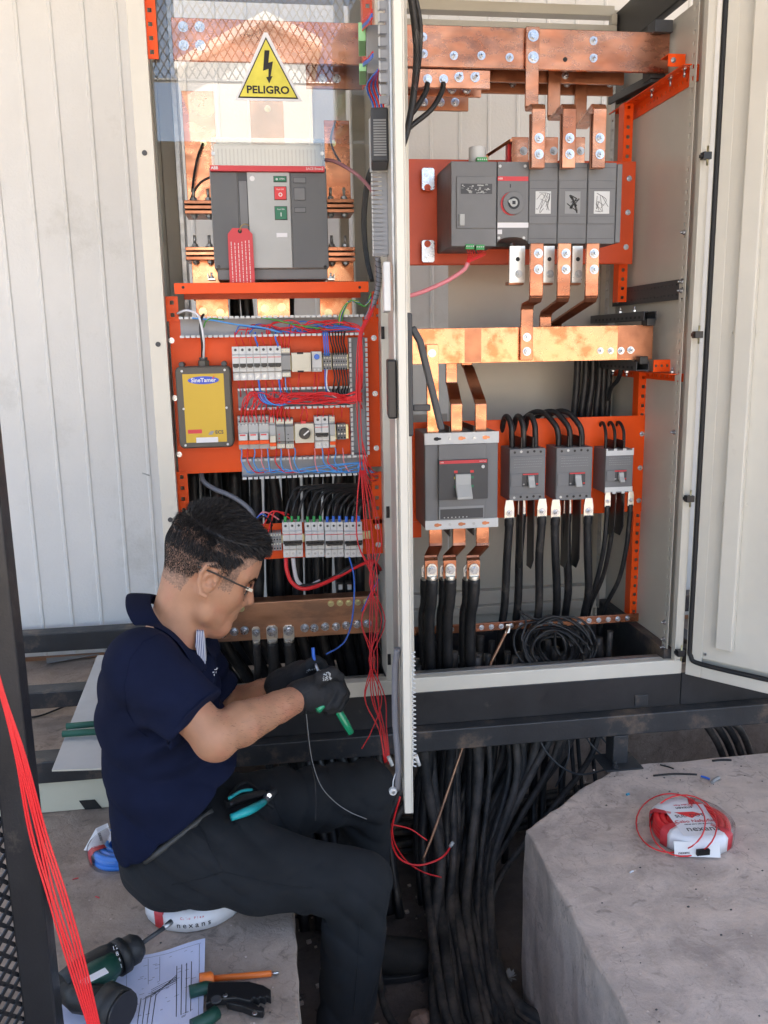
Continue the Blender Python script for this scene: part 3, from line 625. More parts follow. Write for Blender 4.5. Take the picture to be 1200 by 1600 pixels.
for k in range(8):
    qq=(q1 if k<4 else q2); xx=qq.x+(k%4-1.5)*.0052
    w_=MB().tube(catmull([(xx,.128,qq.z-.006),(xx+.001,.115,qq.z-.018),(jn.x+(k-3.5)*.0009,.10,jn.z+.004),(jn.x-.012+k*.0006,.098,jn.z-.010)],6),.0011,M['wred'],5)
    tag(w_.build('control_wire',None,fixn=False),'%s short red wire under the green connectors of the motor drive'%ORD[k]+' counted from left','wire','red wires from the motor drive connectors')
cable('wire_sleeve','translucent pink sleeve of wires curving down left from the motor drive','sleeve',[(731,411,.10),(724,422,.098),(700,438,.08),(670,452,.06),(648,460,.04),(622,466,.0)],.0052,M['wpink'],n=10)
# rear copper links above switch
for i,(a0,a1) in enumerate(((803,826),(850,872),(893,914))):
    bar('copper_link','%s of the three copper links standing behind the switch'%['left','middle','right'][i],(a0-3,214,a1,262),.225,.008,CU,[(a1-7 if i else a1-8,236,.008,.004)],cat='copper link',bm_=M['galv'])
b=MB(); A=T(800,215,.225); B=T(771,240,.225); b.strap([(A.x+.01,.240,A.z-.004),(A.x-.004,.242,A.z-.006),(B.x,.30,A.z-.030),(B.x,.30,A.z-.065)],.030,.007,CU2,(0,1,0)); tag(b.build('copper_link',None,.001),'bent dull copper link sloping down to the left behind the switch','copper link')
b=MB(); x0,x1,z0,z1=RC(793,222,799,262,.25); b.box(x0,x1,.25,.27,z0,z1,M['redp']); tag(b.build('insulating_strip',None,.001),'narrow dark red strip beside the bent copper link above the switch','strip')
# straps from top bars to switch (three)
YS=.10
def Zt(px,py,Y): return T(px,py,Y).z
for i,(pc,yb,py0,lab) in enumerate(((841,YT-.009,42,'left copper strap bolted over the top busbar and stepping down to the switch'),(889,.246,100,'middle copper strap coming down behind the top busbar to the switch'),(936,.331,118,'right copper strap coming down from the rearmost busbar to the switch'))):
    X=T(pc,210,YS).x; o=thing('copper_strap',lab,'copper strap',(X,YS,1.96))
    Xu=T([831,866,908][i],120,yb).x; z0=Zt(831,py0,yb); zs=T(pc,168,yb).z; zt=T(pc,163,YS).z; ze=T(pc,256,YS).z
    zs=zt=T(pc,163,YS).z-.0
    wd=.0325
    # upper leg
    b=MB(); b.strap([(Xu,yb,z0),(Xu,yb,zs+.010),(Xu,yb-.004,zs+.003),(Xu,yb-.012,zs)],wd,.008,CU if i==0 else CU2)
    b.strap([(Xu,yb+.0,zs-.0045),(Xu,YS+.010,zs-.0045)],wd,.008,CU2) if False else None
    b.build('upper_leg',o,.0015)
    b=MB(); b.strap([(Xu,yb-.012,zs),(X,YS+.014,zs),(X,YS+.005,zs-.003),(X,YS,zs-.012),(X,YS,ze-.01)],wd,.008,CU if i else CU); b.build('lower_leg',o,.0015)
    for (py,) in ((216,),(241,)): q=T(pc+1,py,YS-.004); bolt(o,q.x,YS-.004,q.z,.0088,.006)
    if i==0:
        for py in (56,90): q=T(833,py,yb-.004); bolt(o,q.x,yb-.004,q.z,.0105,0)
    # doubled bar behind
    b=MB(); b.strap([(X-.001,YS+.0155,zs-.018),(X-.001,YS+.0105,ze-.01)],wd,.007,CU2); b.build('backing_leg',o,.001)
# lower straps from switch down to the mid busbar
YM=.13; mb=(606,511,1020,566)
o=bar('busbar','bright blotchy copper busbar across the middle of the right cabinet',mb,YM,.010,CUB,[(938,548,.0066,.006),(954,548,.0066,.006),(970,548,.0074,.008),(985,547,.0074,.012)])
x0,x1,z0,z1=RC(*mb,YM)
for (a0,a1) in ((726,752),(965,1019)):
    q0,q1,_,_=RC(a0,511,a1,566,YM); b=MB(); b.box(q0,q1,YM-.0004,YM,z0+.002,z1-.0015,CU2); b.build('tarnished_band',o)
for k,(Y,lb) in enumerate(((.22,'middle copper busbar hidden behind the bright mid busbar'),(.31,'rear copper busbar hidden behind the bright mid busbar'))):
    b=MB(); b.box(.31,x1-.06-.02*k,Y,Y+.010,z0+.003-k*.0,z1-.004,CU2); tag(b.build('busbar',None,.001),lb,'busbar')
for i,(pc,pl,yb,lab) in enumerate(((838,823,YM-.009,'left copper strap stepping from the switch down over the mid busbar'),(881,852,.215,'middle copper strap bending back from the switch to behind the mid busbar'),(925,868,.305,'right copper strap reaching furthest back from the switch to the mid busbars'))):
    YS2=.085 if i else .085
    X=T(pc,420,YS2).x; zt=T(pc,383,YS2).z; zb=T(pc,468,YS2).z; Xl=T(pl,500,yb).x; ze=T(pl,563,YM).z if i==0 else z1-.02
    zl=T(pl,480,yb).z if i==0 else T([0,849,865][i],[0,492,508][i],yb).z
    o=thing('copper_strap',lab,'copper strap',(X,YS2,zb))
    b=MB(); b.strap([(X,YS2,zt+.004),(X,YS2,zb+.010),(X,YS2+.003,zb+.003)],.0325,.008,CU); b.build('upper_leg',o,.0015)
    b=MB(); b.strap([(X,YS2+.003,zb+.003),(X,YS2+.010,zb),(Xl,yb-.008,zl+.002),(Xl,yb,zl-.008)] ,.031,.008,CU2) if abs(X-Xl)<.001 else None
    # sloping middle leg as sheared slab
    c=MB(); w2=.0155; t2=.004
    def ring(x,y,z,n): return [(x-w2,y-n[0]*t2,z-n[1]*t2),(x+w2,y-n[0]*t2,z-n[1]*t2),(x+w2,y+n[0]*t2,z+n[1]*t2),(x-w2,y+n[0]*t2,z+n[1]*t2)]
    rs=[ring(X,YS2+.001,zb+.006,(1,.3)),ring(X,YS2+.008,zb-.003,(.6,.8)),ring(Xl,yb-.008,zl+.006,(.6,.8)),ring(Xl,yb,zl-.004,(1,.3)),ring(Xl,yb,ze,(1,0))]
    for r_ in rs: c.v+=r_
    for j in range(4):
        for k in range(4): k2=(k+1)%4; c.face([j*4+k,j*4+k2,j*4+4+k2,j*4+4+k],CU2 if j<3 else CU)
    c.face([3,2,1,0],CU); c.face([16,17,18,19],CU); c.build('lower_leg',o,.0015)
    for py in (396,421): q=T(pc+3,py,YS2-.004); bolt(o,q.x,YS2-.004,q.z,.0088,.008)
    if i==0:
        for py in (527,549): q=T(823,py,yb-.004); bolt(o,q.x,yb-.004,q.z,.0085,.004)
for i,(a0,a1) in enumerate(((798,818),(851,864),(896,908))):
    x0_,x1_,z0_,z1_=RC(a0,384,a1,442,.13); o=thing('terminal_plate','%s tinned terminal plate hanging below the disconnect switch'%['left','middle','right'][i],'terminal',((x0_+x1_)/2,.13,z0_),'tinned terminal plates below the switch')
    b=MB(); b.box(x0_-.003,x1_+.004,.13,.138,z0_,z1_,M['tin']); b.box(x0_-.003,x1_+.004,.1385,.165,z0_-.004,z0_+.004,CU2); b.build('plate',o,.001)
    q=T((a0+a1)/2+1,405,.13); b=MB(); b.cyl((q.x,.1292,q.z),(q.x,.1302,q.z),.0052,M['dark'],14); b.build('bolt_hole',o)
    q=T((a0+a1)/2+2,428,.13); bolt(o,q.x,.13,q.z,.0075,.004,M['galv'])
# dark unistrut clamps of mid bars
for (px,lb,dz) in (((952,488,1024,500),'black perforated channel clamp above the right end of the mid busbar',0),((955,566,1012,580),'black perforated channel clamp below the right end of the mid busbar',1)):
    A=T(px[2]-8,(px[1]+px[3])/2,.115); o=thing('channel_clamp',lb,'channel',(A.x,.115,A.z))
    b=MB(); t=.0022; hh=.010
    for (x0_,x1_,z0_,z1_) in ((-.017,.017,-hh,-hh+t),(-.017,-.017+t,-hh+t,hh),(.017-t,.017,-hh+t,hh),(-.017,-.006,hh,hh+t),(.006,.017,hh,hh+t)): b.box(A.x+x0_,A.x+x1_,.115,.47,A.z+z0_,A.z+z1_,M['plas_dd'])
    b.build('channel',o,.0004)
    b=MB(); 
    for k in range(12): b.box(A.x-.0178,A.x-.0172,.135+k*.026,.145+k*.026,A.z-.005,A.z+.001,M['dark'])
    b.build('slot_row',o)
    b=MB(); b.box(A.x-.012,A.x+.010,.105,.14,A.z-(.024 if dz==0 else -.006),A.z-(.005 if dz==0 else -.026),M['blackp']); b.build('insulating_foot',o,.002)
    for y_ in (.20,.29): bolt(o,A.x-.004,y_,A.z+(.013 if dz==0 else -.012),.006,.010,d=(0,0,1 if dz==0 else -1))
x0_,x1_,z0_,z1_=RC(1021,562,1047,581,.11); o=thing('mounting_clip','orange angle clip with square holes at the right end of the mid busbar','clip',((x0_+x1_)/2,.11,z0_)); zz=(z0_+z1_)/2
b=MB(); perf(b,(x0_,.11,zz),(x1_,.11,zz),(0,0,1),z1_-z0_,M['orange'],.006,.017); b.build('plate',o)
zc=T(1060,590,.05).z
o=bracket('mounting_bracket','orange perforated bracket on the side wall below the mid busbar',(1.0155,.035,zc),(1.0155,.47,zc),.020,M['orange'])
for y_ in (.06,.13,.2): bolt(o,1.0,y_,zc+.011,.0055,.010,d=(0,0,1))
# three straps from mid bar to the big breaker
YB=.13
for i,(pt,yt,pb,lab) in enumerate(((674,YM-.008,675,'straight bright copper strap from the mid busbar to the large breaker'),(705,.205,713,'short bent copper strap in the middle above the large breaker'),(729,.30,751,'long bent copper strap on the right above the large breaker'))):
    X=T(pb,650,YB-.0).x; zb=T(pb,684,YB).z; o=thing('copper_strap',lab,'copper strap',(X,YB,zb)); c=MB(); w2=.0148 if i else .0150; t2=.004
    def ring(x,y,z,n): return [(x-w2,y-n[0]*t2,z-n[1]*t2),(x+w2,y-n[0]*t2,z-n[1]*t2),(x+w2,y+n[0]*t2,z+n[1]*t2),(x-w2,y+n[0]*t2,z+n[1]*t2)]
    if i==0:
        zt=T(pt,538,yt).z; rs=[ring(X,yt,zt,(1,0)),ring(X,yt,zb-.01,(1,0))]
    else:
        Xt=T(pt,575,yt).x; zk=T(pt,[0,600,573][i],yt).z; zj=T(pb,628,YB).z
        rs=[ring(Xt,yt,z0+.02,(1,0)),ring(Xt,yt,zk+.004,(1,0)),ring(Xt+.002*i,yt-.006,zk-.004,(.8,-.5)),ring(X-.001,YB+.008,zj+.004,(.8,-.5)),ring(X,YB,zj-.005,(1,0)),ring(X,YB,zb-.02,(1,0))]
    for r_ in rs: c.v+=r_
    n_=len(rs)
    for j in range(n_-1):
        for k in range(4): k2=(k+1)%4; c.face([j*4+k,j*4+k2,j*4+4+k2,j*4+4+k],M['cub'] if i==0 else (CU2 if 0<j<4 and j!=0 and j<n_-2 else CU))
    c.face([3,2,1,0],CU); e=4*(n_-1); c.face([e,e+1,e+2,e+3],CU); c.build('strap',o,.0015)
    if i==0: q=T(675,552,yt-.004); bolt(o,q.x,yt-.004,q.z,.0078,.0)
# ---- large moulded case breaker
YG=.10
o=thing('moulded_case_breaker','large grey moulded case breaker with silver end strips and upright toggle','circuit breaker',(.46,YG,1.12))
x0,x1,z0,z1=RC(664,676,778,825,YG); hz=(z1-z0)
b=MB(); b.box(x0,x1,YG,YL-.002,z0,z1,PD); b.build('body',o,.003)
zA=z1-hz*.115; zB=z0+hz*.095
for (a,c,nm) in ((zA,z1+.001,0),(z0-.001,zB,1)):
    b=MB(); b.box(x0-.001,x1+.001,YG-.003,YG-.0003,a,c,M['plas_w']); tp=b.build('end_strip',o,.001)
    for k in range(3):
        xc=x0+(x1-x0)*(.17+.33*k); zc_=(a+c)/2; pl=[]
        for t in range(20):
            an=2*PI*t/20; pl.append((xc+.0095*math.cos(an),zc_+(.0046 if math.cos(an)<.3 else .0030)*(1 if math.sin(an)>0 else -1)*abs(math.sin(an))**.6))
        s_=MB(); s_.xz(pl,YG-.0036,YG-.0031,M['cu2'] if k or nm else M['dark']); s_.build('keyhole_slot',tp)
    for k in range(2):
        xc=x0+(x1-x0)*(.335+.33*k); s_=MB(); s_.cyl((xc,YG-.0031,(a+c)/2),(xc,YG-.0045,(a+c)/2),.0035,M['galv'],12); s_.build('screw',tp)
b=MB(); b.box(x0+(x1-x0)*.18,x1-(x1-x0)*.17,YG-.006,YG-.0003,zB+.0005,zA-.0005,PD); b.build('raised_centre',o,.0015)
a,c,d,e=RC(685,718,762,780,YG-.010); b=MB(); b.box(a,c,YG-.013,YG-.0062,d,e,M['plas_dd']); fp=b.build('front_plate',o,.001)
a2,c2,d2,e2=RC(687,719,761,724,YG-.0135); b=MB(); b.box(a2,c2,YG-.0136,YG-.0131,d2,e2,M['redlab']); rs_=b.build('red_strip',fp); text('ABB',a2+.006,YG-.0138,(d2+e2)/2,.0045,M['white'],rs_); text('SACE Tmax',c2-.011,YG-.0138,(d2+e2)/2,.0035,M['white'],rs_)
xc=T(723,760,YG).x; zc_=T(723,745,YG).z
for (s_,z_,mt_) in ((-1,.015,'redp'),(1,.015,'redp'),(-1,0,'yellow'),(1,0,'greenb'),(-1,-.022,'greenb'),(1,-.022,'greenb')):
    b=MB(); xq=xc+s_*.0205; b.box(xq-.0045,xq+.0045,YG-.0136,YG-.0131,zc_+z_-.003,zc_+z_+.003,M[mt_]); b.build('position_mark',fp)
a,c,d,e=RC(712,741,736,777,YG-.02)
b=MB(); b.yz([(YG-.0135,e),(YG-.020,e),(YG-.022,e-(e-d)*.45),(YG-.040,d+.004),(YG-.040,d-.002),(YG-.034,d-.002),(YG-.0135,e-(e-d)*.6)],a,c,M['plas_l']); b.build('toggle',o,.0015)
q=T(755,729,YG-.014); b=MB(); b.cyl((q.x,YG-.0131,q.z),(q.x,YG-.0142,q.z),.0042,M['plas_w'],16); b.build('seal',fp)
a,c,d,e=RC(686,791,756,811,YG-.007); b=MB(); b.box(a,c,YG-.0072,YG-.0063,d,e,M['plas_m']); tr=b.build('trip_unit',o,.0005)
b=MB(); b.box(a+.003,c-.002,YG-.0078,YG-.0073,d+.002,e-.006,M['plas_dd']); b.build('trip_scale',tr)
b=MB()
for k in range(7): b.box(a+.012+k*.0095,a+.015+k*.0095,YG-.0083,YG-.0079,d+.004,d+.007,M['plas_l'])
b.build('trip_dials',tr)
b=MB()
for k in range(2): xc=x0+(x1-x0)*(.335+.33*k); b.box(xc-.0012,xc+.0012,YG-.003,YL-.01,z1+.0012,z1+.016,M['blackp']); b.box(xc-.0012,xc+.0012,YG-.003,YL-.01,z0-.020,z0-.0012,M['blackp'])
b.build('phase_barriers',o)
# three lower copper z-straps and lugs + big cables
for i,pc in enumerate((688,709+1,752)):
    pc=(687,710,750)[i]; X=T((687,711,751)[i],830,YB).x
    X=x0+(x1-x0)*(.17+.33*i)
    o=thing('copper_strap','%s bent copper strap below the large breaker'%['left','middle','right'][i],'copper strap',(X,YB,1.0),'bent straps below the large breaker')
    ztop=z0+.004; k1=T(pc,848,YB).z; k2=T(pc,872,.09).z; k3=T(pc,900,.09).z
    ya=YG-.028
    Xd=T((671,700,737)[i],870,ya).x+.004
    c=MB(); w2=.0165; t2=.004; rs=[ring(X,YB-.0,ztop,(1,0)),ring(X,YB,k1,(1,0)),ring(X-.001,YB-.006,k1-.008,(.6,.7)),ring(Xd+.001,ya+.008,k2+.008,(.6,.7)),ring(Xd,ya,k2,(1,0)),ring(Xd,ya,k3,(1,0))]
    for r_ in rs: c.v+=r_
    for j in range(5):
        for k in range(4): k_2=(k+1)%4; c.face([j*4+k,j*4+k_2,j*4+4+k_2,j*4+4+k],CU if j!=2 else CU2)
    c.face([3,2,1,0],CU); c.face([20,21,22,23],CU); c.build('strap',o,.0015)
    for j,(dx,dy,lb) in enumerate(((0,-.0085,'front'),(-.010,.0125,'rear'))):
        lx=Xd+dx; ly=ya+dy; z_=T(pc,890,ly).z
        g_=thing('power_cable','thick black cable with tinned lug, %s one on the %s strap of the large breaker'%(lb,['left','middle','right'][i]),'cable',(lx,ly,.1),'thick cables of the large breaker')
        l=MB(); l.xz([(lx-.013,z_-.016),(lx+.013,z_-.016),(lx+.013,z_+.006),(lx+.009,z_+.013),(lx+.004,z_+.016),(lx-.004,z_+.016),(lx-.009,z_+.013),(lx-.013,z_+.006)],ly-.003,ly+.003,M['tin']); l.cyl((lx,ly,z_-.014),(lx,ly+.002,z_-.034),.0125,M['tin'],18,.0135); lg=l.build('lug',g_,.001)
        bolt(lg,lx,ly-.0032,z_+.001,.0088,.0)
        zb_=z_-.024; m_=MB().tube(catmull([(lx,ly,zb_),(lx-.001,ly+.004,zb_-.06),(lx-.004,ly+.02,.85),(lx+.004,ly+.05,.70),(lx+.01+.01*i,ly+.08,.50),(lx-.02+.02*i,ly+.05,.25),(lx-.02+.02*i,ly-.02,.06)],8),lambda t:.0155 if t<.12 else .0142,M['rubber'],14); m_.build('cable_jacket',g_,fixn=False)
# ---- medium breakers
def mccb(label,px,mid=True,group=None):
    x0,x1,z0,z1=RC(*px,YG+.055); Y=YG+.055; W=x1-x0; H=z1-z0
    o=thing('moulded_case_breaker',label,'circuit breaker',((x0+x1)/2,Y,z0),group)
    b=MB(); b.box(x0,x1,Y,YL-.001,z0,z1,PD); b.build('body',o,.002)
    ss=M['plas_w'] if not mid else PD
    if mid:
        b=MB(); b.box(x0+.001,x1-.001,Y-.002,Y-.0002,z0+H*.13,z1-H*.14,PD); b.build('raised_centre',o,.001)
        for (zz,sh) in ((z1-H*.065,0),(z0+H*.065,1)):
            for k in range(5):
                xc=x0+W*(.14+.18*k); s_=MB(); s_.cyl((xc,Y-.0001,zz+(.0015 if k%2 else 0)),(xc,Y-.0008,zz+(.0015 if k%2 else 0)),.0033,M['blackp'] if (k+sh)%5!=1 else M['galv'],12); s_.build('screw_hole',o)
    else:
        for (zz,s) in ((z1,-1),(z0,1)):
            b=MB()
            b.box(x0,x1,Y-.0015,Y-.0002,zz+s*H*.03,zz+s*H*.14,M['plas_w'])
            for k in range(4):
                xc=x0+W*k/3; b.box(max(x0,xc-W*.06),min(x1,xc+W*.06),Y-.0015,Y-.0002,zz+s*H*.03-s*.0001,zz-s*H*.02,M['plas_w'])
            b.build('end_strip',o,.0005)
    a=x0+W*.03; b=MB(); b.box(a,x0+W*.33,Y-.0045,Y-.0022,z0+H*.28,z1-H*.47,PD); b.build('side_label',o,.0008)
    fx0,fx1=x0+W*(.35 if mid else .30),x0+W*(.80 if mid else .75); fz0,fz1=z0+H*.28,z1-H*.47
    b=MB(); b.box(fx0,fx1,Y-.0042,Y-.0022,fz0,fz1,M['plas_dd']); f=b.build('toggle_frame',o,.0008)
    b=MB(); b.box(fx0+.001,fx1-.001,Y-.0048,Y-.0043,fz1-.004,fz1-.0005,M['redlab']); b.build('red_strip',f)
    for (xa_,xb_,mm_) in ((fx0+.001,fx0+.006,'plas_m'),(fx1-.006,fx1-.001,'redp')):
        b=MB(); b.box(xa_,xb_,Y-.0048,Y-.0043,fz0+.004,fz0+.0075,M[mm_]); b.build('printing',f)
    b=MB(); r_=random.Random(int(x0*1e4))
    for q_ in range(4):
        zz=z1-H*(.20+.05*q_); xx=x0+W*.12
        while xx<x1-W*.15: l_=r_.uniform(.002,.006); b.box(xx,xx+l_,Y-(.0024 if mid else .0008),Y-(.0021 if mid else .0003),zz,zz+.0009,M['plas_m']); xx+=l_+.0016
    b.build('fine_print',o)
    xc=(fx0+fx1)/2; tz=fz1-.005
    b=MB(); b.yz([(Y-.0045,tz),(Y-.012,tz-.001),(Y-.014,tz-.012),(Y-.022,fz0+.002),(Y-.022,fz0-.001),(Y-.016,fz0-.001),(Y-.0045,tz-.016)],xc-W*.085,xc+W*.085,M['plas_l']); b.build('toggle',o,.001)
    b=MB()
    hh=.028 if mid else .022; dn=.17 if mid else .10
    for k in range(2):
        xq=x0+W*(.34+.32*k); b2=MB(); b2.box(xq-.0012,xq+.0012,Y+.004,YL-.02,z1+.0005,z1+hh,M['blackp']); b2.build('phase_barrier',o)
        b2=MB(); b2.yz([(Y-.002,z0-.0005),(YL-.03,z0-.0005),(YL-.03,z0-dn-.02),(Y+.02,z0-dn-.02),(Y-.002,z0-dn+.01)],xq-.0008+.004,xq+.0012+.004,M['blackp']); b2.build('phase_barrier',o)
    return x0,x1,z0,z1,Y
for gi,(px,lab,pos) in enumerate((((796,701,852,782),'medium grey three-pole breaker next to the large breaker','first'),((869,699,925,781),'medium grey three-pole breaker between its twin and the small breaker','second'),((946,702,989,770),'smallest breaker, silver toothed ends, beside the orange rail','small'))):
    x0,x1,z0,z1,Y=mccb(lab,px,gi<2); W=x1-x0
    nm=['left medium breaker','right medium breaker','small breaker'][gi]
    rr=.0074 if gi<2 else .0042
    for k in range(3):
        xc=x0+W*(.17+.33*k); ps=['left','middle','right'][k]
        top=.072 if gi<2 else .062
        if gi==0: pts=[(xc,Y+.035,z1-.004),(xc-.001,Y+.035,z1+.03),(xc-.002,Y+.037,z1+.055),(xc-.006,Y+.052,z1+top+.004),(xc-.010,Y+.072,z1+top+.002),(xc-.012,Y+.09,z1+.04),(xc-.012,Y+.11,z1+.0),(xc-.01,Y+.17,z1-.05)]
        elif gi==1: pts=[(xc,Y+.035,z1-.004),(xc-.001,Y+.035,z1+.03),(xc-.008,Y+.04,z1+.055),(xc-.030,Y+.07,z1+.085),(xc-.055,Y+.10,z1+.082),(xc-.075,Y+.13,z1+.05),(xc-.080,Y+.15,z1-.01),(xc-.08,Y+.17,z1-.05)]
        else: pts=[(xc,Y+.035,z1-.004),(xc,Y+.035,z1+.02),(xc+.002,Y+.045,z1+.045),(xc+.004-k*.002,Y+.065,z1+top),(xc+.004-k*.002,Y+.085,z1+top-.004),(xc+.004-k*.002,Y+.10,z1+.02),(xc+.004,Y+.11,z1-.05)]
        cable('power_cable','black cable looping over the orange plate into the %s pole of the %s'%(ps,nm),'cable',pts,rr,M['rubber'],'black cables looping into the breaker tops',px=False,n=12)
        # lower lug + cable
        lx=x0+W*(.04+.46*k) if gi<2 else x0+W*(.10+.42*k); lz=z0-.030 if gi<2 else z0-.020; ly=YG+.050 if k!=1 else YG+.085
        if gi<2: lx-=.004
        g_=thing('power_cable','black cable on the tinned lug at the %s lower pole of the %s'%(ps,nm),'cable',(lx,ly,.6),'black cables under the breakers')
        lw=.012 if gi<2 else .0075
        if k==1: lw*=.8
        l=MB(); l.xz([(lx-lw*.8,z0+.004),(lx+lw*.8,z0+.004),(lx+lw*1.1,lz+.012),(lx+lw*1.1,lz-.016),(lx-lw*1.1,lz-.016),(lx-lw*1.1,lz+.012)],ly,ly+.005,M['tin']); lg=l.build('lug',g_,.001); bolt(lg,lx,ly-.0002,lz,.0075 if gi<2 else .005,.006,M['steel'])
        rc_=.0108 if gi<2 else .0062
        dx=[0,.02,.06][gi]; 
        if gi==0: tgt=[(lx-.002,ly+.012,.98),(lx-.002+.004*k,ly+.03,.85),(lx-.004+.006*k,ly+.06,.74),(lx+.01,ly+.10,.55),(lx-.03+.03*k,ly+.12,.30),(lx-.06+.03*k,ly+.02,.06)]
        elif gi==1: tgt=[(lx+.006,ly+.012,.98),(lx+.022,ly+.04,.87),(lx+.034-.004*k,ly+.08,.78),(lx+.03,ly+.12,.62),(lx+.0,ly+.14,.32),(lx-.04,ly+.04,.06)]
        else: tgt=[(lx-.002,ly+.012,1.0),(lx-.008,ly+.04,.90),(lx-.022-.004*k,ly+.08,.80),(lx-.03,ly+.12,.66),(lx-.03,ly+.14,.40),(lx-.03,ly+.04,.12)]
        m_=MB().tube(catmull([(lx,ly+.003,lz-.012),(lx,ly+.005,lz-.05)]+tgt,8),lambda t:rc_*(1.12 if t<.10 else 1) ,M['rubber'],12); m_.build('cable_jacket',g_,fixn=False)
# cables dropping from mid busbar at the back
for i,(pa,pb_) in enumerate(((903,897),(916,908),(927,918),(938,931),(945,941),(953,948))):
    cable('power_cable','black cable hanging behind the lower orange plate, %s of six'%ORD[i],'cable',[(pa,552,.36),(pa-2,600,.365),(pb_,650,.37),(pb_-3,720,.38),(pb_-2,800,.39)],.0098,M['rubber'],'black cables hanging from the mid busbars',n=12)
cable('power_cable','thin black cable curving out from behind the right clamp of the mid busbar','cable',[(972,566,.25),(970,580,.25),(965,594,.27),(955,606,.30),(950,625,.32)],.006,M['rubber'],n=10)
# ---- earth bar at the bottom
A=T(640,986,.10); B=T(998,966,.10); zE=(T(640,985,.06).z+T(998,966,.17).z)/2
YE=.165
x1=T(998,966,YE).x; zE=T(820,976,YE).z
o=thing('earth_bar','long thin copper earth bar full of small bolts low in the right cabinet','busbar',((.34+x1)/2,YE,zE))
b=MB(); b.box(.304,x1,YE,YE+.006,zE-.0115,zE+.0115,CU); b.build('bar',o,.001)
xs=T(658,987,YE).x; xe=T(980,968,YE).x; n_=22
for k in range(n_):
    if k in (11,15): continue
    xx=xs+(xe-xs)*k/(n_-1); bolt(o,xx,YE,zE,.0058,.003,M['steel'])
cable('earth_wire','brown braided earth lead hanging from the earth bar','wire',[(794,978,YE-.012),(790,990,YE-.01),(780,1010,.14),(768,1035,.13),(760,1060,.12)],.0042,M['cuearth'])
p=T(794,980,YE-.01); b=MB(); b.strap([(p.x,YE-.008,p.z+.008),(p.x,YE-.009,p.z-.004),(p.x-.003,YE-.012,p.z-.016)],.012,.003,M['tin']); bb=b.build('cable_lug',None,.0008); tag(bb,'small tinned lug joining the brown earth lead to the earth bar','lug')
# coil of spare cable
rnd=random.Random(11)
o=None
ctr=T(868,1015,.12)
for k in range(15):
    R_=.042+.0055*k*.8; off=Vector((rnd.uniform(-.010,.010),rnd.uniform(-.03,.03),rnd.uniform(-.01,.01)))
    pts=[]; tl=rnd.uniform(-.12,.12); 
    for a in range(24):
        t=2*PI*a/24; sq=.62+.10*math.sin(t*2+k)
        X=ctr.x+off.x-.005+R_*math.cos(t)*1.0; Z=.735+R_*sq*(math.sin(t)+.3)+off.z*.7; Yy=.10+off.y+.045*math.sin(t)+tl*.1*math.cos(t)
        pts.append((X,Yy,Z))
    b=MB(); b.tube(pts+[pts[0]],.0034,M['rubber'],6); x_=b.build('cable_coil' ,None,fixn=False)
    if o is None: o=x_; tag(o,'loose coil of thin black spare cable hung in front of the earth bar','cable coil'); par=o
    else:
        x_.name='coil_turn'; x_.parent=par; x_.location=x_.location-par.location
b=MB(); b.tube(catmull([(ctr.x-.012,.09,.80),(ctr.x+.004,.075,.785),(ctr.x+.012,.075,.75),(ctr.x+.002,.09,.735),(ctr.x-.01,.095,.76),(ctr.x-.012,.09,.80)],5),.004,M['rubber'],6); x_=b.build('binding_turn',par,fixn=False)
cable('spare_cable','end of black cable looping left of the spare coil across the earth bar','cable',[(826,1010,.11),(815,998,.11),(822,972,.13),(812,955,.15),(838,968,.155),(860,962,.15),(880,975,.13)],.0034,M['rubber'])
# ================= LEFT CABINET CONTENT =================
OR=M['orange']
# glass front panel with warning sign
x0,x1,z0,z1=RC(262,-60,612,219,-.0); x1=.262
o=thing('glass_panel','clear reflecting acrylic panel across the top of the left cabinet','panel',(.03,.026,z0))
b=MB(); b.box(-.2,x1,.024,.027,z0,z1+.1,M['glass']); b.build('acrylic_sheet',o)
# warning sign
A=T(415,50,.02); Bq=T(367,156,.02); Cq=T(472,158,.02)
o=thing('warning_sign','yellow triangular danger sticker with black bolt and PELIGRO on the clear panel','sign',(A.x,.02,Bq.z))
zb=(Bq.z+Cq.z)/2; b=MB(); b.xz([(Bq.x,zb),(Cq.x,zb),(A.x+.004,A.z),(A.x-.004,A.z)],.0232,.0238,M['paperw']); b.build('border',o)
cx=A.x; hw=(Cq.x-Bq.x)/2; H=A.z-zb
def tri(k,dz=0): cz=zb+H*.36+dz; return [(cx-hw*k,cz-H*.36*k),(cx+hw*k,cz-H*.36*k),(cx,cz+H*.64*k)]
b=MB(); b.xz(tri(.90),.0226,.0231,M['ink']); b.build('black_border',o)
b=MB(); b.xz(tri(.84),.0220,.0225,M['yellow']); f=b.build('yellow_field',o)
s=H/1.0
bolt_poly=[(-.02,.74),(.055,.74),(.03,.56),(.10,.58),(.055,.36),(.085,.365),(.03,.255),(-.012,.345),(.022,.355),(.028,.47),(-.055,.44)]
b=MB(); b.xz([(cx+x*s*1.05-.001,zb+z*s) for x,z in bolt_poly],.0215,.0219,M['ink']); b.build('lightning_bolt',f)
text('PELIGRO',cx,.0216,zb+H*.155,H*.155,M['ink'],f,sx=1.12,bold=.0006)
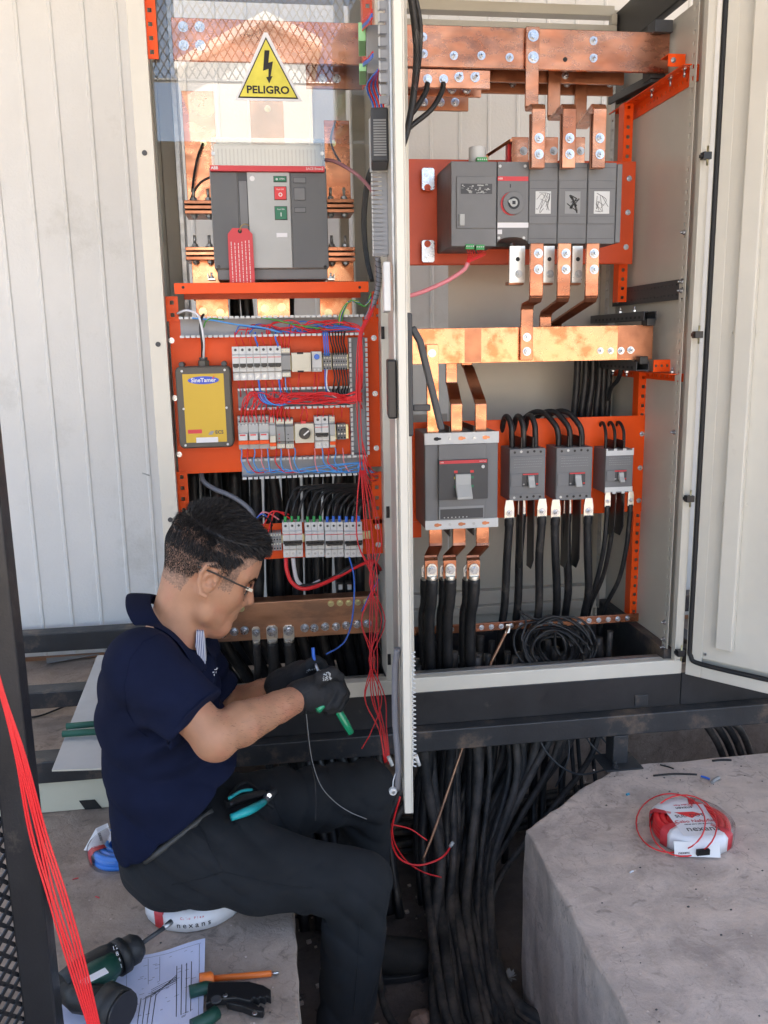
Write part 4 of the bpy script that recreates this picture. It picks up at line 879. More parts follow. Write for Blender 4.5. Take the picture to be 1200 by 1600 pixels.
# top busbars of left cabinet
YA=.13
x0,x1,z0,z1=RC(269,32,590,98,YA)
o=thing('busbar','upper copper busbar behind the danger sign, four bolts at its left end','busbar',((x0+x1)/2,YA,z0))
b=MB(); b.box(x0,.262,YA,YA+.01,z0,z1,M['cu']); b.build('bar',o,.001)
for (px,py) in ((286,42),(312,42),(287,71),(313,71)): q=T(px,py,YA); bolt(o,q.x,YA,q.z,.0088,.002)
x0,x1,z0,z1=RC(478,95,590,139,.2); o=thing('busbar','dark lower copper busbar at the top right of the left cabinet','busbar',((x0+x1)/2,.2,z0))
b=MB(); b.box(x0,.262,.2,.21,z0,z1,M['cu2']); b.build('bar',o,.001)
for px in (504,526): q=T(px,123,.2); bolt(o,q.x,.2,q.z,.008,.004)
for i,(pxs,Y,lb,mm) in enumerate((((288,142,338,314),.26,'left vertical copper riser beside the air breaker','cu'),((392,148,444,260),.24,'centre vertical copper riser behind the danger sign','cu2'),((508,188,547,318),.26,'right vertical copper riser beside the air breaker','cu'))):
    x0,x1,z0,z1=RC(*pxs,Y); o=thing('copper_riser',lb,'copper bar',((x0+x1)/2,Y,z0)); b=MB(); b.box(x0,x1,Y,Y+.01,z0,z1,M[mm]); b.build('bar',o,.001)
    q=T((318,418,520)[i],(224,170,224)[i],Y); bolt(o,q.x,Y,q.z,.006,.004,M['steel_y'])
# cable loops around them
cable('sensing_wire','thin black wire from the left riser down behind the laminated bars','wire',[(317,224,.25),(309,245,.24),(303,275,.235),(300,300,.23)],.0028,M['wblk'])
cable('sensing_wire','thin black wire curling to the left of the air breaker','wire',[(330,276,.2),(315,284,.2),(304,298,.2),(296,318,.2)],.0028,M['wblk'])
cable('sensing_wire','grey wire from the right riser joining the pink sleeve','wire',[(524,190,.20),(517,215,.18),(521,235,.16),(532,254,.13)],.0026,M['wgry'])
cable('wire_sleeve','clear reddish sleeve arching from the air breaker to the door duct','sleeve',[(506,250,.10),(522,252,.09),(545,264,.07),(566,280,.05),(585,303,.0)],.0042,mat('dusky_sleeve',(.33,.15,.17),.3))
for k in range(4):
    cable('door_cable','%s thin black cable hanging in a slack bow beside the door duct'%ORD[k],'cable',[(584,250,.06),(577-k*1.8,285,.07),(571-k*1.6,345,.08),(575-k*1.5,400,.08),(583-k,440,.07)],.0026,M['wblk'],'slack black cables at the door hinge')
# laminated horizontal bar packs
for i,(pxs,lb) in enumerate((((288,312,336,334),'upper left laminated copper pack with bolts'),((290,385,338,406),'lower left laminated copper pack with bolts'),((506,310,553,332),'upper right laminated copper pack with bolts'),((508,385,555,408),'lower right laminated copper pack with bolts'))):
    Y=.17; x0,x1,z0,z1=RC(*pxs,Y); o=thing('laminated_busbar',lb+' beside the air breaker','busbar',((x0+x1)/2,Y,z0))
    h=(z1-z0)/3.3
    for k in range(3): b=MB(); b.box(x0,x1,Y-.001*k,Y+.10,z0+k*h*1.15,z0+k*h*1.15+h*.85,M['cu2'] if i%2==0 else M['cu']); b.build('lamination',o,.001)
    for t in (.3,.78) if i<2 else (.25,.70):
        xx=x0+(x1-x0)*t; bolt(o,xx,Y+.018,z1-.0005,.0085,.020,M['galv'],d=(0,0,1)); bolt(o,xx,Y+.018,z0+.001,.0085,.003,M['galv'],d=(0,0,-1))
for i,(pxs,lb) in enumerate((((301,407,352,470),'left copper foot bar rising out of the wiring compartment'),((511,407,553,440),'right copper foot bar under the lower right laminated pack'))):
    Y=.21; x0,x1,z0,z1=RC(*pxs,Y); b=MB(); b.box(x0,x1,Y,Y+.01,z0,z1,M['cub']); tag(b.build('copper_bar',None,.001),lb,'copper bar')
for i,(pxs,sc) in enumerate((((306,460,357,494),((317,487),(344,489))),((402,461,453,494),((414,482),(440,480))),((500,460,550,494),((513,489),(540,489))))):
    Y=.15; x0,x1,z0,z1=RC(*pxs,Y); o=thing('copper_bar','%s copper bar end under the orange cross rail'%['left','centre','right'][i],'copper bar',((x0+x1)/2,Y,z0)); b=MB(); b.box(x0,x1,Y,Y+.01,z0-.03,z1+.02,M['cub']); b.build('bar',o,.001)
    for s_ in sc: q=T(*s_,Y); bolt(o,q.x,Y,q.z,.0078,.003,M['steel_y'])
# orange perforated rails
vrail('orange perforated rail at the upper left corner of the left cabinet',236-8,-40,240,92,.012,19)
vrail('orange perforated rail beside the green terminal module, upper right',572,-40,578,134,.06,16)
vrail('orange perforated rail end between the cross rail and the big orange plate on the left',268,463,270,502,.045,19)
vrail('orange perforated rail below the big orange plate, behind the man',284,737,294,905,.045,17)
vrail('orange perforated rail below the big orange plate, right side',586,737,592,818,.045,15)
vrail('short orange rail end right of the copper bars under the cross rail',590,455,591,502,.045,15)
# cross rail
Y=.02; x0,x1,z0,z1=RC(272,441,576,458,Y); o=thing('cross_rail','orange cross rail supporting the large air circuit breaker','rail',((x0+x1)/2,Y,z0))
b=MB(); b.box(x0,x1,Y,Y+.002,z0,z1,OR); b.box(x0,x1,Y+.0022,Y+.15,z1-.002,z1,OR); b.build('rail',o,.0008)
b=MB(); b.box(x0+.01,x1-.005,Y+.12,Y+.122,z0-.006,z1-.0025,M['orange_d']); b.build('rear_flange',o)
for px in (286,562): q=T(px,449,Y); c=MB(); c.cyl((q.x,Y-.0006,q.z),(q.x,Y+.001,q.z),.0032,M['dark'],12); c.build('bolt_hole',o)
# big orange plate
YO=.05; x0,x1,z0,z1=RC(270,497,597,735,YO)
o=thing('mounting_plate','large orange steel plate carrying the control gear in the left cabinet','plate',((x0+x1)/2,YO,z0))
b=MB(); b.box(-.2045,.2765,YO,YO+.002,z0,z1,OR); b.build('plate',o,.001)
for (px,py) in ((268,532),(273,622),(280,710),(584,528),(586,615),(588,700)): q=T(px,py,YO); bolt(o,q.x,YO,q.z,.0052,.002)
PZ_=lambda px,py,Y=YO: T(px,py,Y)
# ---- air circuit breaker
YE_=.055; x0,x1,z0,z1=RC(331,262,512,420,YE_)
o=thing('air_circuit_breaker','large grey air circuit breaker with clear lid, red stripe and push buttons','circuit breaker',((x0+x1)/2,.15,z0))
W=x1-x0; 
b=MB(); b.box(x0,x1,YE_,.25,z0,z1,M['plas_m']); b.build('body',o,.003)
a,c,d,e=RC(340,420,512,437,YE_+.004); b=MB(); b.box(a,c,YE_+.004,.24,d,e-.0002,M['plas_d']); b.build('foot_skirt',o,.002)
b=MB(); b.box(x0,x1,YE_-.0005,YE_+.01,T(420,421,YE_).z,z0,M['plas_m']) if False else None
PDm=mat('textured_grey_plastic',(.155,.16,.165),.55,bump=.8,bs=900,var=.05)
zA=T(420,270,YE_).z; zB=T(420,420,YE_).z
a,_,_,_=RC(333,300,386,400,YE_); 
xA=T(374,350,YE_-.003).x; b=MB(); b.box(x0+.002,xA,YE_-.004,YE_-.0003,zB+.001,zA,PDm); b.build('left_cover',o,.0015)
xB=T(389,350,YE_).x; b=MB(); b.box(xA+.001,xB,YE_-.001,YE_-.0002,zB+.001,zA,M['plas_dd']); b.build('lever_slot',o)
b=MB(); b.box(xA+.003,xB-.001,YE_-.0028,YE_-.0012,zB+.006,zA-.018,M['plas_d']); b.build('charging_lever',o,.001)
xC=T(455,350,YE_-.006).x; b=MB(); b.box(xB+.0005,xC,YE_-.007,YE_-.0003,zB+.001,zA-.0,M['plas_l']); fp=b.build('front_plate',o,.0015)
b=MB(); b.box(xC+.002,x1-.001,YE_-.005,YE_-.0003,zB+.001,zA,PDm); rp=b.build('right_cover',o,.0015)
yf=YE_-.0072
q=T(394,279,yf); b=MB(); b.cyl((q.x,yf,q.z),(q.x,yf-.0008,q.z),.0055,M['white'],20); b.build('seal',fp)
for (pxs,mt_,g_,nm) in (((428,276,447,284),'greenb','o ','status_window'),((429,292,447,312),'redp','O','red_button'),((430,323,448,343),'greenb','I','green_button')):
    a,c,d,e=RC(*pxs,yf); b=MB(); b.box(a-.0012,c+.0012,yf-.0006,yf+.0001,d-.0012,e+.0012,M['plas_dd']); fr=b.build('button_frame',fp); b=MB(); b.box(a,c,yf-.0035,yf-.0007,d,e,M[mt_]); bb=b.build(nm,fr,.0008)
    if nm!='status_window':
        text(g_,(a+c)/2,yf-.0037,d+(e-d)*.36,.011,M['white'],bb,bold=.0003); text('Push ON' if g_=='I' else 'Push OFF',(a+c)/2,yf-.0037,e-(e-d)*.22,.0042,M['white'],bb)
    else: text('o',a+.006,yf-.0037,(d+e)/2,.008,M['white'],bb,bold=.0003); text('OPEN',(a+c)/2+.004,yf-.0037,(d+e)/2,.0045,M['white'],bb)
a,c,d,e=RC(432,364,449,371,yf); b=MB(); b.box(a,c,yf-.0008,yf,d,e,M['paperw']); b.build('name_sticker',fp)
for pxs in ((458,277,478,286),(459,293,477,313),(460,324,478,332)):
    a,c,d,e=RC(*pxs,yf); b=MB(); b.box(a,c,YE_-.0062,YE_-.0052,d,e,M['plas_dd']); r_=b.build('panel_recess',rp); b=MB(); b.box(a+.0012,c-.0012,YE_-.0068,YE_-.0063,d+.0012,e-.0012,M['plas_d']); b.build('recess_cover',r_)
for px in (342,508): q=T(px,418,YE_); c_=MB(); c_.cyl((q.x,YE_-.005,q.z+.001),(q.x,YE_-.0006,q.z+.001),.0038,M['blackp'],16); c_.build('corner_screw',o)
a,c,d,e=RC(330,216,507,262,YE_-.012)
b=MB(); b.box(a,c,YE_-.014,YE_-.012,d,e,M['glass2']); b.box(a,c,YE_-.0118,YE_+.05,e-.002,e,M['glass2']); b.box(a,a+.002,YE_-.0118,YE_+.05,d,e-.0022,M['glass2']); b.box(c-.002,c,YE_-.0118,YE_+.05,d,e-.0022,M['glass2']); cl=b.build('clear_lid',o)
b=MB(); b.box(a+.004,c-.004,YE_+.02,YE_+.04,d,e-.006,M['plas_w']); b.build('terminal_block',o,.002)
b=MB()
for k in range(26): xx=a+.012+k*(c-a-.024)/26; b.box(xx,xx+.003,YE_+.0185,YE_+.0199,d+.012,e-.016,M['plas_l'])
b.build('terminal_row',o)
for px in (333,503): q=T(px,240,YE_-.014); c_=MB(); c_.cyl((q.x,YE_-.0141,q.z),(q.x,YE_-.016,q.z),.004,M['galv'],14); c_.build('lid_screw',cl)
a,c,d,e=RC(328,259,507,268,YE_-.012); b=MB(); b.box(a,c,YE_-.0145,YE_-.0002,d,e-.0003,M['redlab']); rs_=b.build('red_stripe',o,.0006)
text('ABB',a+.010,YE_-.0148,(d+e)/2,.0085,M['white'],rs_,bold=.0002); text('SACE Emax2',c-.022,YE_-.0148,(d+e)/2,.0072,M['white'],rs_)
for px in (331,517):
    q=T(px,437,.045); b=MB(); b.box(q.x-.008,q.x+.008,.03,.06,q.z-.002,q.z+.002,M['tin']); b.box(q.x-.008 if px<400 else q.x+.006,q.x-.006 if px<400 else q.x+.008,.03,.06,q.z+.0021,q.z+.012,M['tin']); ft=b.build('mounting_foot',o,.0006); bolt(ft,q.x,.045,q.z+.002,.006,.008,M['galv'],d=(0,0,1))
# red tag
yt=YE_-.016; A=T(357,372,yt);x0t,x1t,z0t,z1t=RC(357,357,397,454,yt)
o=thing('hang_tag','red paper hang tag on a string in front of the air circuit breaker','tag',((x0t+x1t)/2,yt,z0t))
k=.010; b=MB(); b.xz([(x0t,z0t),(x1t,z0t+.002),(x1t-.001,z1t-.012),(x1t-.012,z1t),(x0t+.012,z1t+.001),(x0t+.001,z1t-.012)],yt-.0008,yt,M['redlab']); b.build('paper',o)
b=MB(); rnd=random.Random(4)
for c_ in range(6):
    xx=x0t+.007+c_*.0078; zz=z0t+.006+rnd.uniform(0,.004)
    while zz<z1t-.03:
        l=rnd.uniform(.002,.009); b.box(xx,xx+.0013,yt-.0012,yt-.0009,zz,zz+l,M['white']); zz+=l+.0018
b.build('small_print',o)
cx_=(x0t+x1t)/2; b=MB(); b.cyl((cx_,yt-.0014,z1t-.006),(cx_,yt-.0009,z1t-.006),.0045,M['ink'],14); b.build('eyelet',o)
b=MB(); b.tube(catmull([(cx_,yt-.002,z1t-.006),(cx_+.003,yt-.004,z1t+.004),(cx_+.012,yt-.003,z1t+.009),(xB,yt+.006,z1t+.007)],5),.0011,mat('hemp_string',(.40,.28,.10),.8),5); b.build('string',o)
# ---- slotted wiring ducts
def duct(label,p0,p1,wdir,wid,depth,ymt,n,open_=True,parent=None,nm='wiring_duct'):
    """p0->p1 along the duct; wdir across; mounted on plane y=ymt, projecting towards -y"""
    p0,p1=Vector(p0),Vector(p1); u=(p1-p0); L_=u.length; u.normalize(); w=Vector(wdir).normalized(); N_=Vector((0,-1,0))
    o=thing(nm,label,'duct',(p0+p1)/2)
    b=MB(); c=(p0+p1)/2; b.obox(c+N_*.001,u*L_/2,w*wid/2,N_*.001,M['duct']); b.build('base',o)
    for s in (-1,1):
        b=MB(); c2=c+w*s*wid/2; b.obox(c2+N_*(depth*.15+.0022),u*L_/2,w*.0009,N_*depth*.15,M['duct'])
        pch=L_/n
        for k in range(n):
            cc=p0+u*(pch*(k+.5))+w*s*wid/2
            b.obox(cc+N_*(depth*.62+.002),u*pch*.31,w*.0009,N_*depth*.32,M['duct'])
            b.obox(cc+N_*(depth*.955)+w*(-s)*.0012*.0,u*pch*.36,w*.0026,N_*.0022,M['plas_w'])
        b.build('slotted_side',o)
    return o
def Z(px,py,Y=YO): return T(px,py,Y).z
def X_(px,py,Y=YO): return T(px,py,Y).x
yd=YO-.0005; dp=.045
Yf=yd-dp
def hduct(label,xa,ya,xb,yb,n):   # pixel box measured on the duct's front edge
    x0,x1,z0,z1=RC(xa,ya,xb,yb,Yf); return duct(label,(x0,yd,(z0+z1)/2),(x1,yd,(z0+z1)/2),(0,0,1),z1-z0,dp,yd,n)
hduct('uppermost grey slotted wiring duct on the orange plate, full width',279,495,570,524,34)
hduct('middle grey slotted wiring duct crowded with red wires',371,607,549,637,20)
hduct('lowest grey slotted wiring duct with looping blue wires',377,716,576,744,23)
x0,x1,z0,z1=RC(549,527,574,712,Yf); duct('vertical grey slotted wiring duct down the right of the orange plate',((x0+x1)/2,yd,z1),((x0+x1)/2,yd,z0),(1,0,0),x1-x0,dp,yd,24)
# ---- surge filter box
Ys=-.005; x0,x1,z0,z1=RC(277,572,363,700,Ys)
o=thing('filter_box','charcoal box with a gold label, screwed to the left of the orange plate','box',((x0+x1)/2,YO,z0))
def rr(x0,x1,z0,z1,r,n=5):
    P=[]
    for (cx,cz,a0) in ((x1-r,z1-r,0),(x0+r,z1-r,PI/2),(x0+r,z0+r,PI),(x1-r,z0+r,1.5*PI)):
        for k in range(n+1): a=a0+PI/2*k/n; P.append((cx+r*math.cos(a),cz+r*math.sin(a)))
    return P
grm=mat('brown_grey_casting',(.085,.075,.062),.45,bump=.15,bs=400)
b=MB(); b.xz(rr(x0,x1,z0,z1,.012),Ys,YO-.001,grm); b.build('housing',o,.003)
b=MB(); b.xz(rr(x0+.002,x1-.002,z0+.002,z1-.002,.010),Ys-.004,Ys-.0002,grm); li=b.build('lid',o,.002)
for (px,py) in ((284,580),(351,578),(287,639),(354,637),(290,696),(356,694)): q=T(px,py,Ys-.005); b=MB(); b.cyl((q.x,Ys-.004,q.z),(q.x,Ys-.0062,q.z),.0026,M['plas_w'],12); b.build('lid_screw',li)
a,c,d,e=RC(288,584,352,691,Ys-.0045); b=MB(); b.box(a,c,Ys-.0046,Ys-.0041,d,e,M['gold']); gl=b.build('gold_label',li)
q=T(318,594,Ys); pl=[(q.x+.034*math.cos(2*PI*k/28),q.z+.0085*math.sin(2*PI*k/28)) for k in range(28)]; b=MB(); b.xz(pl,Ys-.0050,Ys-.0047,M['blue']); el=b.build('oval_logo',gl); text('SineTamer',q.x,Ys-.0053,q.z,.0125,M['white'],el,bold=.0003)
b=MB(); qq=T(334,588,Ys); b.xz([(qq.x-.004,qq.z-.005),(qq.x-.001,qq.z-.005),(qq.x+.003,qq.z+.006)],Ys-.0053,Ys-.0050,M['redp']); b.build('logo_stroke',el)
a,c,d,e=RC(294,671,316,677,Ys); b=MB(); b.box(a,c,Ys-.0052,Ys-.0047,d,e,M['redlab']); b.build('red_patch',gl)
q=T(343,675,Ys); text('ECS',q.x,Ys-.005,q.z,.011,M['plas_dd'],gl,bold=.0003)
q=T(331,676,Ys); b=MB(); b.xz([(q.x-.008,q.z-.004),(q.x+.001,q.z-.004),(q.x+.006,q.z+.004),(q.x-.002,q.z+.004)],Ys-.005,Ys-.0047,M['plas_m']); b.build('logo_mark',gl)
a,c,d,e=RC(307,683,341,691,Ys); b=MB(); b.box(a,c,Ys-.0052,Ys-.0047,d,e,M['paperw']); b.build('white_sticker',gl)
q=T(318,566,Ys+.02); b=MB(); b.cyl((q.x,Ys+.022,z1-.001),(q.x,Ys+.022,z1+.012),.013,grm,6,smooth=False); b.cyl((q.x,Ys+.022,z1+.0121),(q.x,Ys+.022,z1+.019),.009,M['plas_dd'],16); b.build('cable_gland',o,.001)
b=MB(); b.cyl((x0+.014,.0,z1+.004),(x0+.014,.04,z1+.004),.006,M['plas_dd'],14); b.cyl((x1-.014,.0,z1+.004),(x1-.014,.04,z1+.004),.006,M['plas_dd'],14) if False else None; b.build('mounting_ear',o,.001)
b=MB(); b.cyl((x1-.014,.0,z1+.004),(x1-.014,.04,z1+.004),.006,M['plas_dd'],14); b.build('mounting_ear',o,.001)
GZ=z1+.018; GX=q.x
cable('filter_lead','white wire from the filter box gland curving left to the rail','wire',[(GX+.001,.01,GZ)]+[tuple(T(*p)) for p in ((318,530,-.005),(314,505,-.005),(308,491,0),(292,485,.01),(277,490,.03))],.0026,M['wwht'],px=False)
cable('filter_lead','black wire from the filter box gland up into the top duct','wire',[(GX-.002,.012,GZ)]+[tuple(T(*p)) for p in ((316,535,-.003),(313,515,-.003),(315,497,.0),(318,492,.02))],.003,M['wblk'],px=False)
# ---- DIN rail devices
def shape(x0,x1,z0,z1,yb,yl,ys,mt,b):
    """stepped modular housing (shoulders at top and bottom)"""
    H=z1-z0; P=[(yb,z0),(yl,z0),(yl,z0+H*.22),(ys,z0+H*.26),(ys,z1-H*.26),(yl,z1-H*.22),(yl,z1),(yb,z1)]
    b.yz(P,x0,x1,mt)
def mcb(label,x0,x1,z0,z1,Y,poles=1,group=None,tcol=None,dual=False,green=None):
    o=thing('miniature_breaker',label,'circuit breaker',((x0+x1)/2,Y,z0),group); H=z1-z0
    yb,yl,ys=Y+.042,Y+.008,Y
    w=(x1-x0)/poles
    for k in range(poles):
        b=MB(); shape(x0+k*w+.0002,x0+(k+1)*w-.0003,z0,z1,yb,yl,ys,M['plas_w'],b); hb=b.build('pole_housing',o,.0006)
        xc=x0+(k+.5)*w
        b=MB(); b.cyl((xc,yl-.0003,z1-H*.10),(xc,yl+.002,z1-H*.10),w*.20,M['plas_dd'],12); b.cyl((xc,yl-.0003,z0+H*.11),(xc,yl+.002,z0+H*.11),w*.20,M['galv'],12)
        b.build('terminal_screws',hb)
    b=MB(); b.box(x0+.001,x1-.001,ys-.0005,ys-.0001,z1-H*.335,z1-H*.315,M['redlab']); b.build('red_line',o)
    b=MB(); b.box(x0+.001,x1-.001,ys-.0005,ys+.0002,z0+H*.40,z0+H*.50,M['blackp'])
    for k in range(poles): xc=x0+(k+.5)*w; b.box(xc-w*.26,xc+w*.26,ys-.009,ys-.0006,z0+H*.38,z0+H*.455,M['blackp'])
    if poles>1: b.box(x0+w*.3,x1-w*.3,ys-.0095,ys-.004,z0+H*.385,z0+H*.44,M['blackp'])
    b.build('toggle',o,.0006)
    return o
# upper row
Yd=.0
x0,x1,z0,z1=RC(363,541,440,594,Yd); w=(x1-x0)/7
for k in range(5): mcb('%s single-pole miniature breaker from the left in the upper row'%ORD[k],x0+k*w,x0+(k+1)*w,z0,z1,Yd,1,'single-pole breakers in the upper row')
mcb('two-pole miniature breaker ending the upper row of white breakers',x0+5*w,x1,z0,z1,Yd,2)
def module(name,label,pxs,Y,mt,rows=2,scr='beige',cat='module',strip=None):
    x0,x1,z0,z1=RC(*pxs,Y); H=z1-z0; o=thing(name,label,cat,((x0+x1)/2,Y,z0)); b=MB(); shape(x0,x1,z0,z1,Y+.04,Y+.009,Y,mt,b); b.build('housing',o,.0008)
    n=max(1,round((x1-x0)/.0065)); 
    for (zz,nm) in ((z1-H*.10,'top'),(z0+H*.10,'bottom')):
        b=MB(); b.box(x0+.0005,x1-.0005,Y+.004,Y+.0085,zz-H*.07,zz+H*.07,M[scr]); tb=b.build('terminal_strip',o,.0005)
        b=MB()
        for k in range(n): xc=x0+(x1-x0)*(k+.5)/n; b.cyl((xc,Y+.0038,zz),(xc,Y+.0032,zz),.0017,M['galv'],8)
        b.build('terminal_screws',tb)
    return o,x0,x1,z0,z1
module('auxiliary_module','narrow grey module between the white breakers and the beige controller',(440,543,454,590),Yd,M['plas_m'])
x0,x1,z0,z1=RC(456,551,486,581,Yd-.008); o=thing('controller','blank beige controller in the middle of the upper row','controller',((x0+x1)/2,Yd,z0))
b=MB(); b.box(x0,x1,Yd-.008,Yd+.04,z0,z1,M['beige']); b.build('housing',o,.0015); b=MB(); b.box(x0+.012,x0+.026,Yd-.0085,Yd-.002,z1-.003,z1+.001,M['dark']); b.box(x0+.012,x0+.026,Yd-.0085,Yd-.002,z0-.001,z0+.003,M['dark']); b.build('clip_slots',o)
b=MB(); b.box(x0+.004,x1-.004,Yd-.0090,Yd-.0082,z0+.008,z1-.007,M['beige']); b.build('front_cover',o,.0005)
x0,x1,z0,z1=RC(487,549,503,581,Yd); o=thing('timer_relay','light grey timer with a round blue dial in the upper row','relay',((x0+x1)/2,Yd,z0)); b=MB(); b.box(x0,x1,Yd,Yd+.04,z0,z1,M['plas_l']); b.build('housing',o,.001)
b=MB(); b.box(x0+.001,x1-.001,Yd-.0008,Yd-.0001,z0+.010,z1-.001,M['plas_w']); b.build('front_label',o)
b=MB(); b.cyl(((x0+x1)/2,Yd-.0009,z1-.012),((x0+x1)/2,Yd-.006,z1-.012),.0062,M['wblue'],20); b.build('blue_dial',o,.0008)
b=MB(); 
for k in range(2): b.cyl((x0+.006+k*.009,Yd-.0004,z0+.005),(x0+.006+k*.009,Yd+.001,z0+.005),.0024,M['plas_w'],10)
b.build('terminal_screws',o)
def tblock(name,label,pxs,Y,n,rows=5,mt='plas_m',cat='terminal block',grp=None):
    x0,x1,z0,z1=RC(*pxs,Y); H=z1-z0; o=thing(name,label,cat,((x0+x1)/2,Y,z0),grp); w=(x1-x0)/n
    for k in range(n):
        b=MB(); xa=x0+k*w
        for r in range(rows): b.box(xa+.0003,xa+w-.0003,Y+.0015*abs(r-(rows-1)/2),Y+.035,z0+H*r/rows+.0003,z0+H*(r+1)/rows-.0004,M[mt])
        s=b.build('terminal',o)
        b=MB()
        for r in range(rows): b.cyl((xa+w/2,Y+.0015*abs(r-(rows-1)/2)-.0002,z0+H*(r+.5)/rows),(xa+w/2,Y+.004,z0+H*(r+.5)/rows),min(w*.3,.0022),M['beige'] if r%2 else M['dark'],7)
        b.build('terminal_openings',s)
    return o
tblock('terminal_block','small terminal block with blue wires in the upper row',(505,551,518,578),Yd+.005,3)
tblock('terminal_block','wide terminal block with black wires ending the upper row',(520,551,543,578),Yd+.005,6)
# lower row
for k in range(3):
    x0=X_(372+k*16.3,676,Yd); x1=X_(372+k*16.3+15.8,676,Yd); _,_,z0,z1=RC(372,651,388,703,Yd); H=z1-z0
    o=thing('plug_relay','%s white plug-in relay in an orange-clipped socket'%['leftmost','middle','rightmost'][k],'relay',((x0+x1)/2,Yd,z0),'plug-in relays of the lower row')
    b=MB(); shape(x0,x1,z0,z1,Yd+.04,Yd+.010,Yd+.006,M['plas_l'],b)
    for r in range(3):
        for c in range(3): xc=x0+(x1-x0)*(c+.5)/3; b.cyl((xc,Yd+.0055+.001*(r<1),z1-.004-r*.0075),(xc,Yd+.010,z1-.004-r*.0075),.0018,M['plas_dd'] if r==1 else M['plas_w'],8)
    b.build('socket',o,.0005)
    b=MB(); b.box(x0+.002,x1-.002,Yd-.012,Yd+.005,z0+H*.30,z0+H*.50,M['plas_w']); rb=b.build('relay_body',o,.0006)
    b=MB(); b.box(x0+.004,x1-.006,Yd-.0126,Yd-.0121,z0+H*.44,z0+H*.48,M['redp']); b.build('red_print',rb)
    b=MB(); b.box(x0,x1,Yd-.008,Yd+.005,z0+H*.17,z0+H*.285,M['orange']); b.build('orange_clip',o,.0006)
o,x0,x1,z0,z1=module('relay_base','relay socket with a beige insert right of the plug-in relays',(421,651,431,703),Yd+.002,M['plas_l']); b=MB(); b.box(x0+.001,x1-.001,Yd-.008,Yd+.0015,z0+.018,z0+.033,M['beige']); b.build('insert',o,.0005); b=MB(); b.box(x0,x1,Yd-.006,Yd+.0015,z0+.009,z0+.0175,M['orange']); b.build('orange_clip',o,.0005)
for k,(a,c,lb) in enumerate(((432,445,'left one of two grey relays with beige terminals'),(446,459,'right one of two grey relays with beige terminals'))):
    o,x0,x1,z0,z1=module('control_relay',lb,(a,654,c,702),Yd,M['plas_m'],cat='relay')
    b=MB()
    for r in range(3): xx=x0+.006; b.cyl((xx,Yd-.0002,z0+.016+r*.009),(xx,Yd-.001,z0+.016+r*.009),.0016,M['redp'] if k==0 else M['blackp'],8)
    b.build('indicator_lamps',o)
x0,x1,z0,z1=RC(461,662,491,692,Yd); o=thing('selector_switch','cream DIN-rail unit with a round black selector knob','switch',((x0+x1)/2,Yd,z0)); b=MB(); b.box(x0,x1,Yd,Yd+.04,z0,z1,M['beige']); b.build('housing',o,.001)
cx_,cz_=(x0+x1)/2,(z0+z1)/2; b=MB(); b.cyl((cx_,Yd-.0002,cz_),(cx_,Yd-.014,cz_),.0135,M['blackp'],32,.012); kn=b.build('knob',o,.001); b=MB(); b.obox((cx_+.003,Yd-.0146,cz_+.002),(.006,0,.005),(0,.0005,0),(-.001,0,.0012),M['white']); b.build('pointer',kn)
b=MB(); b.box(cx_-.008,cx_+.004,Yd+.0,Yd+.02,z1+.0002,z1+.006,M['redp']); b.build('red_clip',o)
x0,x1,z0,z1=RC(492,651,514,701,Yd); mcb('two-pole miniature breaker in the lower row beside the black knob',x0,x1,z0,z1,Yd,2)
o,x0,x1,z0,z1=module('relay_base','slim socket relay with orange clip right of the two-pole breaker',(515,650,524,700),Yd+.002,M['plas_l']); b=MB(); b.box(x0,x1,Yd-.006,Yd+.0015,z0+.008,z0+.016,M['orange']); b.build('orange_clip',o,.0005); b=MB(); b.box(x0+.001,x1-.001,Yd-.008,Yd+.0015,z0+.0165,z0+.030,M['beige']); b.build('insert',o,.0005)
tblock('terminal_block','dark stubby terminal block at the right end of the lower row',(527,662,541,687),Yd+.005,3,4,'plas_d')
for (py,lb) in ((567,'upper DIN rail behind the white breakers'),(677,'lower DIN rail behind the relays')):
    z_=Z(460,py,.04); xa=X_(372 if py>600 else 364,py,.04); xe=X_(545,py,.04); b=MB(); b.box(xa,xe,.0425,.0495,z_-.0175,z_+.0175,M['steel_y']); tag(b.build('din_rail',None,.001),'yellow zinc '+lb,'rail')
# lower orange rail with breakers
Yr=.045; x0,x1,z0,z1=RC(385,815,600,870,Yr); o=thing('breaker_rail','orange steel rail carrying the bottom row of breakers','rail',((x0+x1)/2,Yr,z0)); b=MB(); b.box(x0,.277,Yr,Yr+.002,z0,z1,OR); b.build('rail',o,.001)
for (px,py) in ((590,823),(591,851)): q=T(px,py,Yr); bolt(o,q.x,Yr,q.z,.0055,.002)
b=MB(); q=T(575,836,Yr-.008); b.box(x0+.01,q.x+.006,Yr-.007,Yr-.0005,q.z-.010,q.z+.010,M['steel_y']); b.build('din_rail',o,.001)
Yk=-.002
tblock('terminal_block','grey terminal block on the bottom orange rail next to the man',(409,833,440,861),Yk+.01,7,4,'plas_m')
b=MB(); x0,x1,z0,z1=RC(395,823,409,872,Yk); shape(x0,x1,z0,z1,Yk+.04,Yk+.008,Yk,M['plas_w'],b); b.build
tag(b.build('device_block',None,.0008),'white modular device half hidden behind the man\'s hair','device')
